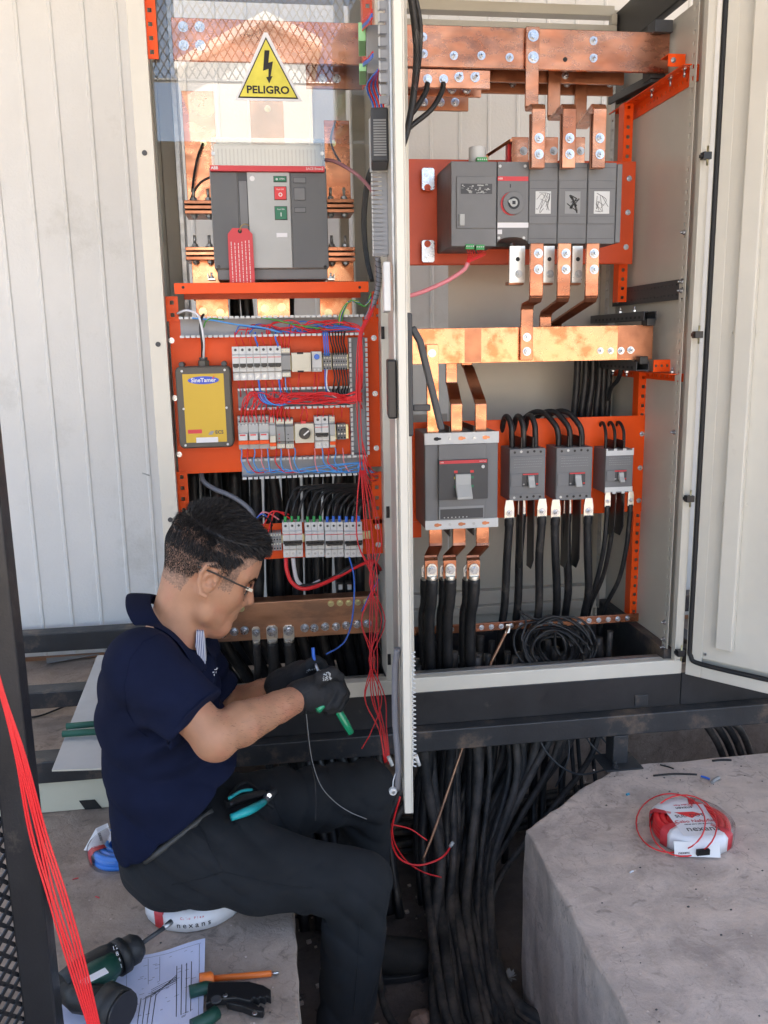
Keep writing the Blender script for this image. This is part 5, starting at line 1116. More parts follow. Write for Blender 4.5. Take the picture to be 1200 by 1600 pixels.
for k,(a,c,lb) in enumerate(((442,473,'first three-pole breaker with green ferrules, standing slightly apart'),(477,507,'second three-pole breaker with green ferrules'),(508,537,'three-pole breaker with blue ferrules next to the green ones'),(538,567,'three-pole breaker with blue ferrules at the right end'))):
    x0,x1,z0,z1=RC(a,817,c,872,Yk); mcb(lb,x0,x1,z0,z1,Yk,3); w=(x1-x0)/3
    for j in range(3):
        xc=x0+(j+.5)*w; q=T((a+c)/2-(1-j)*9.6,812,Yk+.012)
        top=T(482+ (k*3+j)*5.2+ (12 if k>0 else 0),(756+abs(5-(k*3+j))*1.2),.12); 
        pts=[(xc,Yk+.014,z1-.002),(xc+.0005,Yk+.013,z1+.014),(xc+.006,Yk+.012,z1+.035),(xc+.016-.0007*(k*3+j),Yk+.02,z1+.058-.0022*(k*3+j)),(xc+.045-.0015*(k*3+j),Yk+.035,z1+.078-.0025*(k*3+j)),(.235,.075,z1+.070-.0030*(k*3+j)),(.262,.12,z1+.045)]
        g_=thing('breaker_wire','black wire arching into pole %s of the %s'%(['one','two','three'][j],['first green-ferruled breaker','second green-ferruled breaker','left blue-ferruled breaker','right blue-ferruled breaker'][k]),'wire',pts[0],'black wires arching into the bottom breakers')
        b=MB(); b.tube(catmull(pts[1:],6),.0032,M['rubber'],8); b.build('wire_jacket',g_,fixn=False)
        b=MB(); b.cyl(pts[0],pts[1],.0036,M['green'] if k<2 else M['wblue'],10); b.build('ferrule',g_)
# red, white, black cables under it
cable('power_cable','red cable looping from under the bottom breakers round to the right','cable',[(447,872,.01),(448,890,.0),(456,910,-.005),(473,920,-.01),(500,914,0),(530,900,.02),(560,884,.03),(582,877,.05),(594,890,.08)],.0048,M['wred'],n=10)
cable('power_cable','white cable dropping from the first bottom breaker into the loop','cable',[(458,872,.02),(460,890,.015),(465,908,.015),(478,917,.018),(500,908,.03)],.0048,M['wwht'],n=10)
cable('power_cable','black cable running above the red loop under the bottom breakers','cable',[(462,916,.015),(490,914,.012),(520,903,.02),(545,888,.025),(570,878,.04),(586,882,.06),(590,896,.08)],.005,M['rubber'],n=10)
for k in range(3): pass
# corrugated grey conduit
cable('conduit','grey corrugated conduit curving down left to the bottom rail','conduit',[(314,738,.10),(318,752,.09),(335,764,.08),(355,772,.07),(375,783,.06),(392,798,.05),(398,812,.04)],.0058,M['wgry'],n=10)
for k,(c0,c1,c2,mm,lb) in enumerate((((400,812),(410,803),(420,812),'wblue','blue wire bowing from the conduit end to the bottom terminals'),((400,812),(412,800),(436,812),'wpink','pink wire bowing over the bottom terminals'),((402,812),(414,808),(426,822),'wblk','black wire at the conduit end over the bottom terminals'),((406,834),(424,800),(452,804),'wred','red wire rising in a bow over the bottom terminals'),((418,834),(430,799),(460,815),'wred','second red wire in a bow over the bottom terminals'),((424,833),(424,815),(418,808),'wblk','short black wire standing up from the bottom terminals'))):
    cable('control_wire',lb,'wire',[(*c0,.015),((c0[0]+c1[0])/2,(c0[1]+c1[1])/2-2,.01),(*c1,.005),((c1[0]+c2[0])/2,(c1[1]+c2[1])/2-2,.01),(*c2,.015)],.0018,M[mm],n=6)
# ---- bottom copper earth bar
Yq=.075; A=T(345,945,Yq); x0,x1,z0,z1=RC(345,938,590,996,Yq)
o=thing('earth_bar','wide earthy copper earth bar with a row of big bolts behind the man\'s face','busbar',((x0+x1)/2,Yq,z0)); b=MB(); b.box(x0-.05,.262,Yq,Yq+.012,z0,z1,M['cuearth']); b.build('bar',o,.002)
b=MB(); b.box(x0-.05,.262,Yq+.0125,Yq+.05,z1-.008,z1-.001,M['cu2']); b.build('back_bar',o,.001)
for px,py in ((377,951),(517,943),(531,942),(545,942),(559,941),(572,940)): q=T(px,py,Yq); bolt(o,q.x,Yq,q.z,.0065,.001,M['steel_y'])
for px,py in ((332,992),(348,990),(366,987),(382,985),(491,981),(508,979),(525,979),(541,977),(558,975),(574,974)): q=T(px,py,Yq); bolt(o,q.x,Yq,q.z,.0086,.016)
q=T(476,981,Yq); bolt(o,q.x,Yq,q.z,.0088,.016)
for i,(px,py,s) in enumerate(((400,988,.8),(425,986,1.1),(451,985,1.1))):
    q=T(px,py,Yq-.004); lx,lz=q.x,q.z; g_=thing('earth_cable','%s of three heavy black cables with tinned lugs on the earth bar'%['left','middle','right'][i],'cable',(lx,Yq,.4),'heavy lugged cables on the earth bar')
    l=MB(); l.xz([(lx-.0125*s,lz-.020),(lx+.0125*s,lz-.020),(lx+.0125*s,lz+.008),(lx+.007*s,lz+.014),(lx-.007*s,lz+.014),(lx-.0125*s,lz+.008)],Yq-.006,Yq-.0005,M['tin']); l.cyl((lx,Yq-.004,lz-.0205),(lx,Yq,lz-.034),.0115*s,M['tin'],16); lg=l.build('lug',g_,.001); bolt(lg,lx,Yq-.0065,lz,.0092*s,.016)
    m_=MB().tube(catmull([(lx,Yq-.002,lz-.030),(lx+.001,Yq+.003,lz-.09),(lx-.002,Yq+.02,.72),(lx+.01,Yq+.05,.55),(lx+.03,Yq+.03,.3),(lx+.05,Yq-.05,.05)],8),.0125*s,M['rubber'],12); m_.build('cable_jacket',g_,fixn=False)
# small black breaker pair low right
for k,px in enumerate((532,546)):
    x0,x1,z0,z1=RC(px-5,911,px+5,936,.16); o=thing('small_switch','%s small black switch with white lever behind the red loop'%['left','right'][k],'switch',((x0+x1)/2,.16,z0)); b=MB(); b.box(x0,x1,.16,.19,z0,z1,M['blackp']); b.build('housing',o,.001); b=MB(); b.box(x0+.003,x1-.003,.153,.1595,z1-.016,z1-.003,M['plas_w']); b.build('lever',o,.001)
# heavy black cables rising at the back of the left cabinet
rnd=random.Random(21); ci=0
for k in range(17):
    px=312+k*15.5+rnd.uniform(-3,3)
    if 388<px<402 : px+=14
    Y=.26+.10*(k%2)+rnd.uniform(-.02,.02); q=T(px,860,Y); r_=rnd.uniform(.0125,.016)
    ztop=T(px,440 if k in (2,3,5,6,9,10) else 735,Y).z
    pts=[(q.x+rnd.uniform(-.01,.01),Y,ztop),(q.x+rnd.uniform(-.006,.006),Y,ztop-.12),(q.x,Y,1.0),(q.x+rnd.uniform(-.008,.008),Y-.01,.8),(q.x*.8+.07,Y-.02,.6),(q.x*.5+.16,Y-.1,.3),(q.x*.5+.18,Y-.2,.04)]
    cable('riser_cable','heavy black cable rising behind the bottom breakers, %s from the left'%ORD[k],'cable',pts,r_,M['rubber'],'heavy black cables at the back of the left cabinet',px=False,n=12)
# ---- things on the open door of the left cabinet
def lcyl(*a): pass
tmA=lp(.20,.0,1.0)
def onl(s,n,px=None,py=None): return None
# find s,z on the inner door face from pixels, n = distance to the left of it
def LS(px,py,n):
    dd=ray(px,py); P0=H0+dl*n; t=(P0-CAM).dot(dl)/dd.dot(dl); p=CAM+dd*t-P0; return p.dot(du),p.z
zt1,zt0=T(588,55,-.18).z,T(588,128,-.18).z
o=thing('terminal_module','grey module with pale green plug terminals high on the open door','module',lp(.2,.02,zt0))
b=MB(); lbox(b,.15,.24,.002,.040,zt0-.004,zt1-.004,M['plas_m']); b.build('housing',o,.002)
for (f0,f1) in ((0,.16),(.62,1)):
    b=MB(); zz0=zt0+(zt1-zt0)*f0; zz1=zt0+(zt1-zt0)*f1; lbox(b,.152,.24,.0405,.054,zz0,zz1,M['lgreen']); b.build('green_connector',o,.001)
rnd=random.Random(9)
for k in range(8):
    mm=('wred','wred','wblue','wblue')[k%4]; z_=zt0+(zt1-zt0)*(.95-.04*k if k<5 else .14-.04*(k-5))
    cable('module_wire','%s wire bridging the green terminals and the door duct, %s from the top'%({'wred':'red','wblue':'blue'}[mm],ORD[k]),'wire',[lp(.20,.050,z_),lp(.24,.046,z_+.004),lp(.30,.036,z_-.006),lp(.34,.030,z_-.010)],.0017,M[mm],'wires of the green terminal module',px=False,n=6)
# duct on door (upper, seen on edge) and lower
def dduct(label,s0,s1,z0,z1,dep,n):
    o=thing('wiring_duct',label,'duct',lp((s0+s1)/2,dep,z0)); b=MB(); lbox(b,s0,s1,.002,.004,z0,z1,M['duct']); b.build('base',o)
    for s in (s0,s1):
        b=MB(); p_=(z1-z0)/n; lbox(b,s-.001,s+.001,.0042,dep*.35,z0,z1,M['duct'])
        for k in range(n):
            zc=z0+p_*(k+.5); lbox(b,s-.0012,s+.0012,dep*.35,dep*.93,zc-p_*.33,zc+p_*.33,M['duct']); lbox(b,s-.003,s+.003,dep*.93,dep,zc-p_*.37,zc+p_*.37,M['plas_w'])
        b.build('slotted_side',o)
    return o
dduct('white-tipped slotted duct high on the open door, seen end-on',.34,.40,1.96,2.28,.020,17)
zl0,zl1=T(590,402,-.1).z,T(590,264,-.1).z
dduct('grey slotted duct lower on the open door with black slots',.10,.15,zl0,zl1,.034,20)
zb0,zb1=T(595,262,-.2).z,T(595,180,-.2).z
o=thing('power_meter','dark ribbed instrument case projecting from the open door','meter',lp(.2,.04,zb0))
b=MB(); lbox(b,.16,.25,.002,.034,zb0,zb1,M['plas_dd']); b.build('housing',o,.003)
b=MB()
for k in range(14): lbox(b,.2505,.2518,.006,.030,zb0+.01+k*(zb1-zb0-.03)/14,zb0+.013+k*(zb1-zb0-.03)/14,M['plas_m'])
b.build('vent_ribs',o)
b=MB(); lbox(b,.152,.1595,.0,.037,zb0-.002,zb1+.002,M['plas_l']); b.build('bezel',o,.001)
for k in range(6): cable('meter_wire','%s wire entering the top of the instrument case, %s counted from the door'%(('red','blue')[k%2],ORD[k]),'wire',[lp(.19,.008+.004*k,zb1-.002),lp(.19,.009+.004*k,zb1+.02),lp(.22,.02+.004*k,zb1+.045),lp(.30,.02,zb1+.05)],.0018,M[('wred','wblue')[k%2]],'wires of the instrument case',px=False,n=6)
# spiral wrapped harness from door to plate
P=[T(590,402,-.02),T(592,430,-.01),T(590,452,0),T(583,475,.0),T(572,500,-.005)]
pth=catmull(P,8); o=thing('wire_harness','grey spiral-wrapped harness from the door duct to the orange plate','harness',P[2]); b=MB(); b.tube(pth,.0062,M['wgry'],12); b.build('bundle',o,fixn=False)
b=MB(); hel=[]
for i in range(len(pth)*8):
    t=i/8; i0=min(int(t),len(pth)-1); i1=min(i0+1,len(pth)-1); p=pth[i0].lerp(pth[i1],t-int(t)); a=i*.32; hel.append(p+Vector((math.cos(a),math.sin(a)*.9,math.sin(a)*.2))*.0064)
b.tube(hel,.0010,M['plas_dd'],5); b.build('spiral_wrap',o,fixn=False)
# mesh sleeve + spiral wrap along the lower door edge, pendant
b=MB(); b.tube(catmull([lp(DL-.03,.008,1.0),lp(DL-.035,.013,.95),lp(DL-.03,.014,.86),lp(DL-.02,.010,.78),lp(DL-.03,.012,.72)],8),.0062,mat('grey_braided_sleeve',(.22,.22,.24),.6,bump=1,bs=500),10); tag(b.build('braided_sleeve',None,fixn=False),'grey braided sleeve hanging down the inner edge of the open door','sleeve')
b=MB(); n_=26; z1_=T(643,1000,-.45).z; z0_=T(643,1172,-.45).z
hel=[]
for i in range(n_*14): a=i*2*PI/14; z=z1_+(z0_-z1_)*i/(n_*14); c=lp(DL-.010,-.0195,z); hel.append(c+Vector((math.cos(a)*.0030,math.sin(a)*.0030,0)))
b.tube(hel,.0015,M['plas_w'],6); tag(b.build('spiral_wrap',None,fixn=False),'white spiral cable wrap along the outer edge of the open door','cable wrap')
q=T(614,1236,-.50); o=thing('pull_cord','thin white cord with a small round end hanging from the open door','cord',q); b=MB(); b.tube(catmull([lp(DL-.02,.004,.76),T(622,1200,-.50),T(615,1218,-.50),T(614,1230,-.50)],5),.0011,M['wwht'],5); b.build('cord',o,fixn=False); b=MB(); b.cyl((q.x,-.505,q.z),(q.x,-.495,q.z),.0075,M['plas_w'],20); kb=b.build('end_knob',o,.002); b=MB(); b.cyl((q.x,-.5062,q.z),(q.x,-.5052,q.z),.003,M['galv'],12); b.build('pin',kb)
# cables and clear film behind the door
cable('door_cable','thick black cable hanging behind the outer side of the open door','cable',[(640,-20,-.10),(648,40,-.08),(651,90,-.06),(646,150,-.05),(636,205,-.05),(624,240,-.06)],.0075,M['rubber'],n=10)
cable('door_cable','second black cable hanging behind the outer side of the open door','cable',[(646,-20,-.06),(656,30,-.05),(657,70,-.04),(652,120,-.03),(642,180,-.04),(628,225,-.05)],.005,M['rubber'],n=10)
b=MB(); P0=[T(650,45,-.09),T(668,60,-.05),T(670,110,-.05),T(655,150,-.07),T(640,120,-.12)]
bm_v=[tuple(p) for p in P0]; b.prism([(0,0)]*0+[(i,0) for i in range(5)],lambda i,j:bm_v[int(i)],lambda i,j:(bm_v[int(i)][0],bm_v[int(i)][1]+.004,bm_v[int(i)][2]),M['bag']); tag(b.build('plastic_film',None),'crumpled clear plastic film hanging behind the open door','film')
# ================= THIN WIRES OF THE LEFT CABINET =================
rnd=random.Random(77)
def wv(label,pts,mm,group,r=.00135,cat='wire',nm='control_wire'):
    return cable(nm,label,cat,pts,r,M[mm],group,n=5,sub=5)
# upper duct horizontals
for k in range(12):
    mm='wred' if k%3 else 'wblue'
    xs=rnd.uniform(355,480); y0=rnd.uniform(503,518)
    pts=[(xs,524+rnd.uniform(0,3),.012),(xs+rnd.uniform(2,8),y0,.006)]
    x=xs+20
    while x<545: pts.append((x,rnd.uniform(500,520),rnd.uniform(0,.02))); x+=rnd.uniform(25,50)
    pts+=[(560,rnd.uniform(508,520),.0),(566,530,-.005)]
    wv('%s wire crossing the uppermost wiring duct among its like'%('red' if mm=='wred' else 'blue'),pts,mm,'%s wires in the uppermost duct'%('red' if mm=='wred' else 'blue'))
# verticals dropping to the upper row
cols=[(370+i*10.6) for i in range(7)]
for i,x in enumerate(cols):
    mm='wblue' if i in (3,6) else 'wred'; w_=.0022 if mm=='wblue' else .0013
    wv('%s wire dropping into the top of the %s breaker of the upper row'%('blue' if mm=='wblue' else 'red',ORD[i]),[(x,547,.012),(x+.5,538,.008),(x-1+rnd.uniform(-2,2),530,.004),(x-3,519,.01)],mm,None,w_)
    wv('%s wire leaving the bottom of the %s breaker of the upper row'%('blue' if mm=='wblue' else 'red',ORD[i]),[(x+2,592,.012),(x+3,600,.008),(x+4+rnd.uniform(-2,2),612,.004),(x+6,620,.01)],mm,None,w_)
for i,x in enumerate((441,446,451)):
    wv('%s red wire into the top of the narrow grey module'%ORD[i],[(x,546,.012),(x-.5,538,.004),(x-3+2*i,528,.004),(x-4,518,.01)],'wred',None)
    wv('%s red wire under the narrow grey module'%ORD[i],[(x,588,.012),(x,596,.006),(x+rnd.uniform(-1,4),606,.004),(x+4,616,.01)],'wred' if i!=1 else 'wlblue',None)
for i,x in enumerate((466,491,497)): wv('%s red wire running down from the controller and timer'%ORD[i],[(x+2,580,.012),(x+1,590,.008),(x,602,.004),(x+rnd.uniform(-2,2),612,.01)],'wred',None)
for i,x in enumerate((508,511,514)): wv('%s blue wire dropping into the small upper terminal block'%ORD[i],[(x,556,.0),(x-1,545,-.004),(x-2,532,-.002),(x-3,518,.004)],'wblue',None,.0016)
for i in range(6):
    x=521+i*4; wv('%s black wire above the wide upper terminal block'%ORD[i],[(x,553,.002),(x-1,545,-.002),(x-4,534,-.002),(x-7+i,518,.006)],'wblk','black wires of the wide upper terminal block',.0016)
    wv('%s black wire below the wide upper terminal block'%ORD[i],[(x,576,.002),(x+2,590,-.004),(x+2+rnd.uniform(-2,2),604,-.004),(x+1,614,.004),(545,622,.0)],'wblk','black wires of the wide upper terminal block',.0016)
wv('white wire dropping from the small upper terminal block to the middle duct',[(511,577,.0),(510,595,-.005),(513,610,-.004),(522,619,.0),(535,623,.0)],'wwht',None,.0018)
wv('blue wire dropping from the small upper terminal block to the middle duct',[(508,577,.0),(508,590,-.004),(509,606,-.002),(512,616,.004)],'wblue',None,.0016)
# middle duct tangle
for k in range(24):
    xs=rnd.choice([376,378,384,392,400,408,416,424,433,440,448,455]); dn=k%2
    ya=rnd.uniform(611,628); e=rnd.uniform(614,630)
    pts=[(xs,(652 if dn else 640)+rnd.uniform(-2,2),.010),(xs+rnd.uniform(-1,2),640-rnd.uniform(0,4),.0),(xs+rnd.uniform(3,14),ya,-.006)]
    x=xs+30
    while x<525: pts.append((x,rnd.uniform(612,632),rnd.uniform(-.012,.010))); x+=rnd.uniform(28,55)
    pts+=[(543,e,-.006),(557,e-3,-.008),(566,rnd.uniform(590,640),-.006)]
    wv('red wire running along the middle duct in the tangle',pts,'wred','red wires tangled in the middle duct',.0012)
for k in range(4):
    x=403+k*3; wv('%s blue-white wire curling in the middle duct'%ORD[k],[(x,612,-.004),(x+3,622,-.008),(x+12,630,-.008),(x+28,632+k*.5,-.004),(x+45,626,.0)],'wlblue' if k%2 else 'wblue',None)
# down to relays
for i in range(13):
    x=376+i*6.4; 
    if x<460: wv('red wire hanging from the middle duct into the relay row',[(x+rnd.uniform(-2,4),638,.0),(x+rnd.uniform(-2,2),645,-.004),(x,655,.002),(x,660,.006)],'wred','red wires entering the relay row')
for i,x in enumerate((474,478)): wv('%s dark red wire rising from the black-knob unit to the middle duct'%('left' if i==0 else 'right'),[(x-1,661,.01),(x-4+i*6,652,.002),(x-1+i*2,642,.0),(x-2,634,.006)],'wred',None,.0016)
for i,x in enumerate((496,505,520,534)): wv('thin wire, %s of four above the right end of the lower row'%ORD[i],[(x,652,.01),(x,645,.002),(x+1,636,.004)],'wred' if i!=1 else 'plas_m' if False else 'wred',None)
# below the lower row: blue loops in bottom duct
for i in range(16):
    x=376+i*10.6+rnd.uniform(-2,2); mm=('wlblue','wred','wlblue','wpink')[i%4]; lb={'wlblue':'blue','wred':'red','wpink':'pink'}[mm]
    if 462<x<488: continue
    d=rnd.uniform(8,26)
    wv('%s wire looping down into the lowest wiring duct'%lb,[(x,700,.012),(x+1,708,.004),(x+rnd.uniform(-1,3),722,.0),(x+d*.5,735+rnd.uniform(-4,3),.0),(x+d,738,.004),(x+d+18,736,.01)],mm,'%s wires looping into the lowest duct'%lb,.0015)
for k in range(6):
    x=385+k*28; wv('long blue wire lying along the lowest wiring duct',[(x,738,.0),(x+30,732+k,.0),(x+60,738,.002),(min(x+100,560),730,.0),(566,722,-.002)],'wlblue','long blue wires in the lowest duct',.0013)
# green-yellow earth bunch at top right
for k,(mm,lb) in enumerate((('wgrn','green'),('wyel','yellow'),('wblue','blue'),('wblk','black'),('wgrn','darker green'))):
    wv('%s wire of the small arched bunch at the right end of the top duct'%lb,[(529+k,507,.01),(532+k,490,.0),(542+k,474-k,-.004),(556+k,470+k,-.004),(568+k,478,.0),(580,470-k*3,.0)],mm,None,.002)
wv('green wire lying along the left of the uppermost wiring duct',[(318,512,.0),(322,502,.0),(330,498,.0),(350,499,.01)],'wgrn',None,.0018)
wv('long blue wire sagging across the uppermost wiring duct from the left',[(300,497,.0),(330,500,.0),(370,507,.0),(410,512,-.002),(440,520,.0)],'wlblue',None,.0018)
wv('green wire crossing the centre of the uppermost wiring duct',[(405,496,.01),(430,500,.0),(460,507,.0),(490,512,.0),(505,514,.01)],'wgrn',None,.0018)
# vertical red trunk on the right
for k in range(13):
    o_=rnd.uniform(-5,5); 
    pts=[(586+rnd.uniform(-4,3),462,.0),(578+o_*.6,490,-.008),(564+o_*.5,520,-.012),(560+o_*.6,560,-.012),(560+o_*.6,610,-.014),(561+o_*.6,660,-.014),(564+o_*.6,705,-.014),(567+o_*.7,745,-.016)]
    if k<9: pts=pts[:3]+[(562+o_,560,-.012),(561+o_,600,-.01),(556,622,-.006)]
    wv('red wire in the vertical trunk beside the right wiring duct',pts,'wred','red wires in the vertical trunk',.0013)
# red wires hanging freely down to the knees
for k in range(8):
    s=rnd.uniform(-1,1); a=568+k*2.0; 
    low=[(601,1192),(603,1192),(607,1194),(604,1190),(608,1192),(565,1170),(600,1188),(610,1196),(560,1160),(606,1180),(603,1200)][k]
    mid=568+k*4.2; yk=-.016-.006*(k%3)
    pts=[(562+k*1.1,735,yk),(564+k*2.1+s*9,790,yk-.01),(568+k*2.6+s*12,850,-.05),(574+k*2.6-s*12,910,-.08),(573+k*2.7+s*12,970,-.11),(572+k*2.9-s*12,1030,-.14),(576+k*2.6+s*9,1090,-.17),((low[0]+590)/2+s*5,1140,-.20),(low[0],low[1],-.22)]
    wv('long red wire hanging from the trunk down past the bottom frame',pts,'wred','long red wires hanging free to knee height',.00135)
for k in range(3): wv('%s short red wire tail looping out of the trunk near the right rail'%ORD[k],[(566,690+k*14,-.012),(574,720+k*12,-.02),(582,735+k*8,-.01),(590,738+k*6,.03)],'wred',None,.0017)
cable('control_wire','long blue wire hanging in a bow down to the gloved hands','wire',[(545,868,.01),(553,900,-.03),(553,940,-.07),(549,975,-.12),(540,1000,-.18),(528,1012,-.22),(510,1022,-.26)],.0018,M['wblue'],n=6)
cable('control_wire','short blue wire curving behind the red loop near the cabinet corner','wire',[(592,905,.05),(580,925,.04),(570,945,.03),(565,955,.04)],.0018,M['wblue'],n=6)
# ================= PERSON =================
class Field:
    """signed distance volume; primitives are smoothly united, then meshed as one surface"""
    def __init__(s,lo,hi,h):
        s.lo=np.array(lo,float); s.h=h; s.n=np.ceil((np.array(hi)-s.lo)/h).astype(int)+1
        s.d=np.full(s.n,.05,np.float32)
    def grid(s,lo,hi):
        a=np.clip(np.floor((np.array(lo)-s.lo)/s.h).astype(int),0,s.n-1); b=np.clip(np.ceil((np.array(hi)-s.lo)/s.h).astype(int)+1,1,s.n)
        ax=[s.lo[i]+s.h*np.arange(a[i],b[i],dtype=np.float32) for i in range(3)]
        X,Y,Z=np.meshgrid(*ax,indexing='ij'); return (slice(a[0],b[0]),slice(a[1],b[1]),slice(a[2],b[2])),X.astype(np.float32),Y.astype(np.float32),Z.astype(np.float32)
    def op(s,sl,d,k,sub=False):
        c=s.d[sl]
        if sub: d=-d; hh=np.maximum(k-np.abs(c-d),0)/k; s.d[sl]=np.maximum(c,d)+hh*hh*k*.25
        else: hh=np.maximum(k-np.abs(c-d),0)/k; s.d[sl]=np.minimum(c,d)-hh*hh*k*.25
    def cone(s,a,b,ra,rb,k=.01,sub=False,flat=None):
        a=np.array(a,float);b=np.array(b,float); R=max(ra,rb)+.05; sl,X,Y,Z=s.grid(np.minimum(a,b)-R,np.maximum(a,b)+R)
        ba=b-a; L2=(ba*ba).sum()+1e-12; x,y,z=X-a[0],Y-a[1],Z-a[2]
        t=np.clip((x*ba[0]+y*ba[1]+z*ba[2])/L2,0,1)
        dx,dy,dz=x-ba[0]*t,y-ba[1]*t,z-ba[2]*t
        if flat is not None:
            n=np.array(flat[0],float); n/=np.linalg.norm(n); q=(dx*n[0]+dy*n[1]+dz*n[2])*(flat[1]-1); dx=dx+n[0]*q; dy=dy+n[1]*q; dz=dz+n[2]*q
        s.op(sl,np.sqrt(dx*dx+dy*dy+dz*dz)-(ra+(rb-ra)*t),k,sub); return s
    def ell(s,c,r,k=.01,R=None,sub=False):
        c=np.array(c,float); r=np.array(r,float); m_=r.max()+.05; sl,X,Y,Z=s.grid(c-m_,c+m_); x,y,z=X-c[0],Y-c[1],Z-c[2]
        if R is not None: x,y,z=[x*R[i][0]+y*R[i][1]+z*R[i][2] for i in range(3)]
        k0=np.sqrt((x/r[0])**2+(y/r[1])**2+(z/r[2])**2); k1=np.sqrt((x/r[0]**2)**2+(y/r[1]**2)**2+(z/r[2]**2)**2)+1e-9
        s.op(sl,(k0*(k0-1)/k1).astype(np.float32),k,sub); return s
    def chain(s,pts,rs,k=.01,**kw):
        for i in range(len(pts)-1): s.cone(pts[i],pts[i+1],rs[i],rs[i+1],k,**kw)
        return s
    def mod(s,fn):
        sl,X,Y,Z=s.grid(s.lo,s.lo+s.n*s.h); s.d=s.d+fn(X,Y,Z).astype(np.float32); return s
    def cut(s,p,n,k=.004):
        sl,X,Y,Z=s.grid(s.lo,s.lo+s.n*s.h); n=np.array(n,float); n/=np.linalg.norm(n)
        d=(X-p[0])*n[0]+(Y-p[1])*n[1]+(Z-p[2])*n[2]; s.op(tuple(slice(0,m_) for m_ in s.d.shape),-d,k,True); return s
    def mesh(s,name,mt,parent,smooth=2):
        d=s.d; ins=d<0; nx,ny,nz=d.shape
        c=ins[:-1,:-1,:-1].astype(np.int8)
        for i in (0,1):
            for j in (0,1):
                for k in (0,1):
                    if i+j+k: c=c+ins[i:nx-1+i,j:ny-1+j,k:nz-1+k]
        act=(c>0)&(c<8); idx=np.full(act.shape,-1,np.int64); cells=np.argwhere(act); idx[act]=np.arange(len(cells))
        acc=np.zeros((len(cells),3)); cnt=np.zeros(len(cells))
        offs=[(0,0,0),(1,0,0),(0,1,0),(1,1,0),(0,0,1),(1,0,1),(0,1,1),(1,1,1)]
        val=[d[cells[:,0]+o[0],cells[:,1]+o[1],cells[:,2]+o[2]] for o in offs]
        for a in range(8):
            for ax in range(3):
                o=list(offs[a]); 
                if o[ax]: continue
                o[ax]=1; b=offs.index(tuple(o)); va,vb=val[a],val[b]; m_=(va<0)!=(vb<0)
                t=np.where(m_,va/(va-vb+1e-12),0); p=np.zeros((len(cells),3)); p[:,0]=offs[a][0];p[:,1]=offs[a][1];p[:,2]=offs[a][2]; p[:,ax]+=t
                acc+=p*m_[:,None]; cnt+=m_
        V=s.lo+(cells+acc/cnt[:,None])*s.h
        F=[]
        for ax in range(3):
            sh=[slice(1,-1)]*3; sh[ax]=slice(0,-1); A=ins[tuple(sh)]; sh2=list(sh); sh2[ax]=slice(1,None); B=ins[tuple(sh2)]
            e=np.argwhere(A!=B); e2=e.copy(); 
            for q in range(3):
                if q!=ax: e2[:,q]+=1
            u,v=(ax+1)%3,(ax+2)%3
            def g(du,dv):
                t=e2.copy(); t[:,u]-=du; t[:,v]-=dv; return idx[t[:,0],t[:,1],t[:,2]]
            q=np.stack([g(0,0),g(1,0),g(1,1),g(0,1)],1); fl=A[e[:,0],e[:,1],e[:,2]]
            q[fl]=q[fl]; q[~fl]=q[~fl][:,::-1]; F.append(q)
        F=np.concatenate(F); F=F[(F>=0).all(1)]
        me=bpy.data.meshes.new(name); wl=np.array(wloc(parent)) if parent else np.zeros(3)
        me.from_pydata((V-wl).tolist(),[],F.tolist()); me.materials.append(mt); me.polygons.foreach_set('use_smooth',[True]*len(F)); me.update()
        o=bpy.data.objects.new(name,me); COL.objects.link(o); o.parent=parent
        if smooth: m_=o.modifiers.new('smooth','SMOOTH'); m_.factor=.5; m_.iterations=smooth
        return o
from mathutils.bvhtree import BVHTree
def bvh_of(o):
    me=o.data; wl=wloc(o); return BVHTree.FromPolygons([tuple(v.co+wl) for v in me.vertices],[tuple(p.vertices) for p in me.polygons])
def hit(bv,px,py): r=bv.ray_cast(CAM,ray(px,py).normalized()); return r[0],r[1]
def V3(px,py,Y): return np.array(T(px,py,Y))
skin=mat('skin',(.43,.22,.13),.50,var=.08,vs=30,sss=.08,bump=.25,bs=700,col2=(.47,.205,.125),c2s=14,c2lo=.45,c2hi=.65)
navy=mat('navy_polo_cloth',(.0075,.0115,.034),.9,var=.12,vs=20,bump=.7,bs=1400)
navy.node_tree.nodes['Principled BSDF'].inputs['Specular IOR Level'].default_value=.15
trou=mat('charcoal_work_trousers',(.0095,.0115,.0145),.9,var=.22,vs=14,bump=.7,bs=1200,dirt=((.024,.026,.028),9,.6,.85))
glov=mat('black_work_glove',(.013,.014,.016),.65,var=.2,vs=40,bump=.8,bs=700)
hairm=mat('black_hair',(.012,.0095,.009),.5,var=.3,vs=60)
pr=thing('person','man with short black hair and glasses in navy polo, sitting and wiring the cabinet','person',(-.15,-.42,.47))
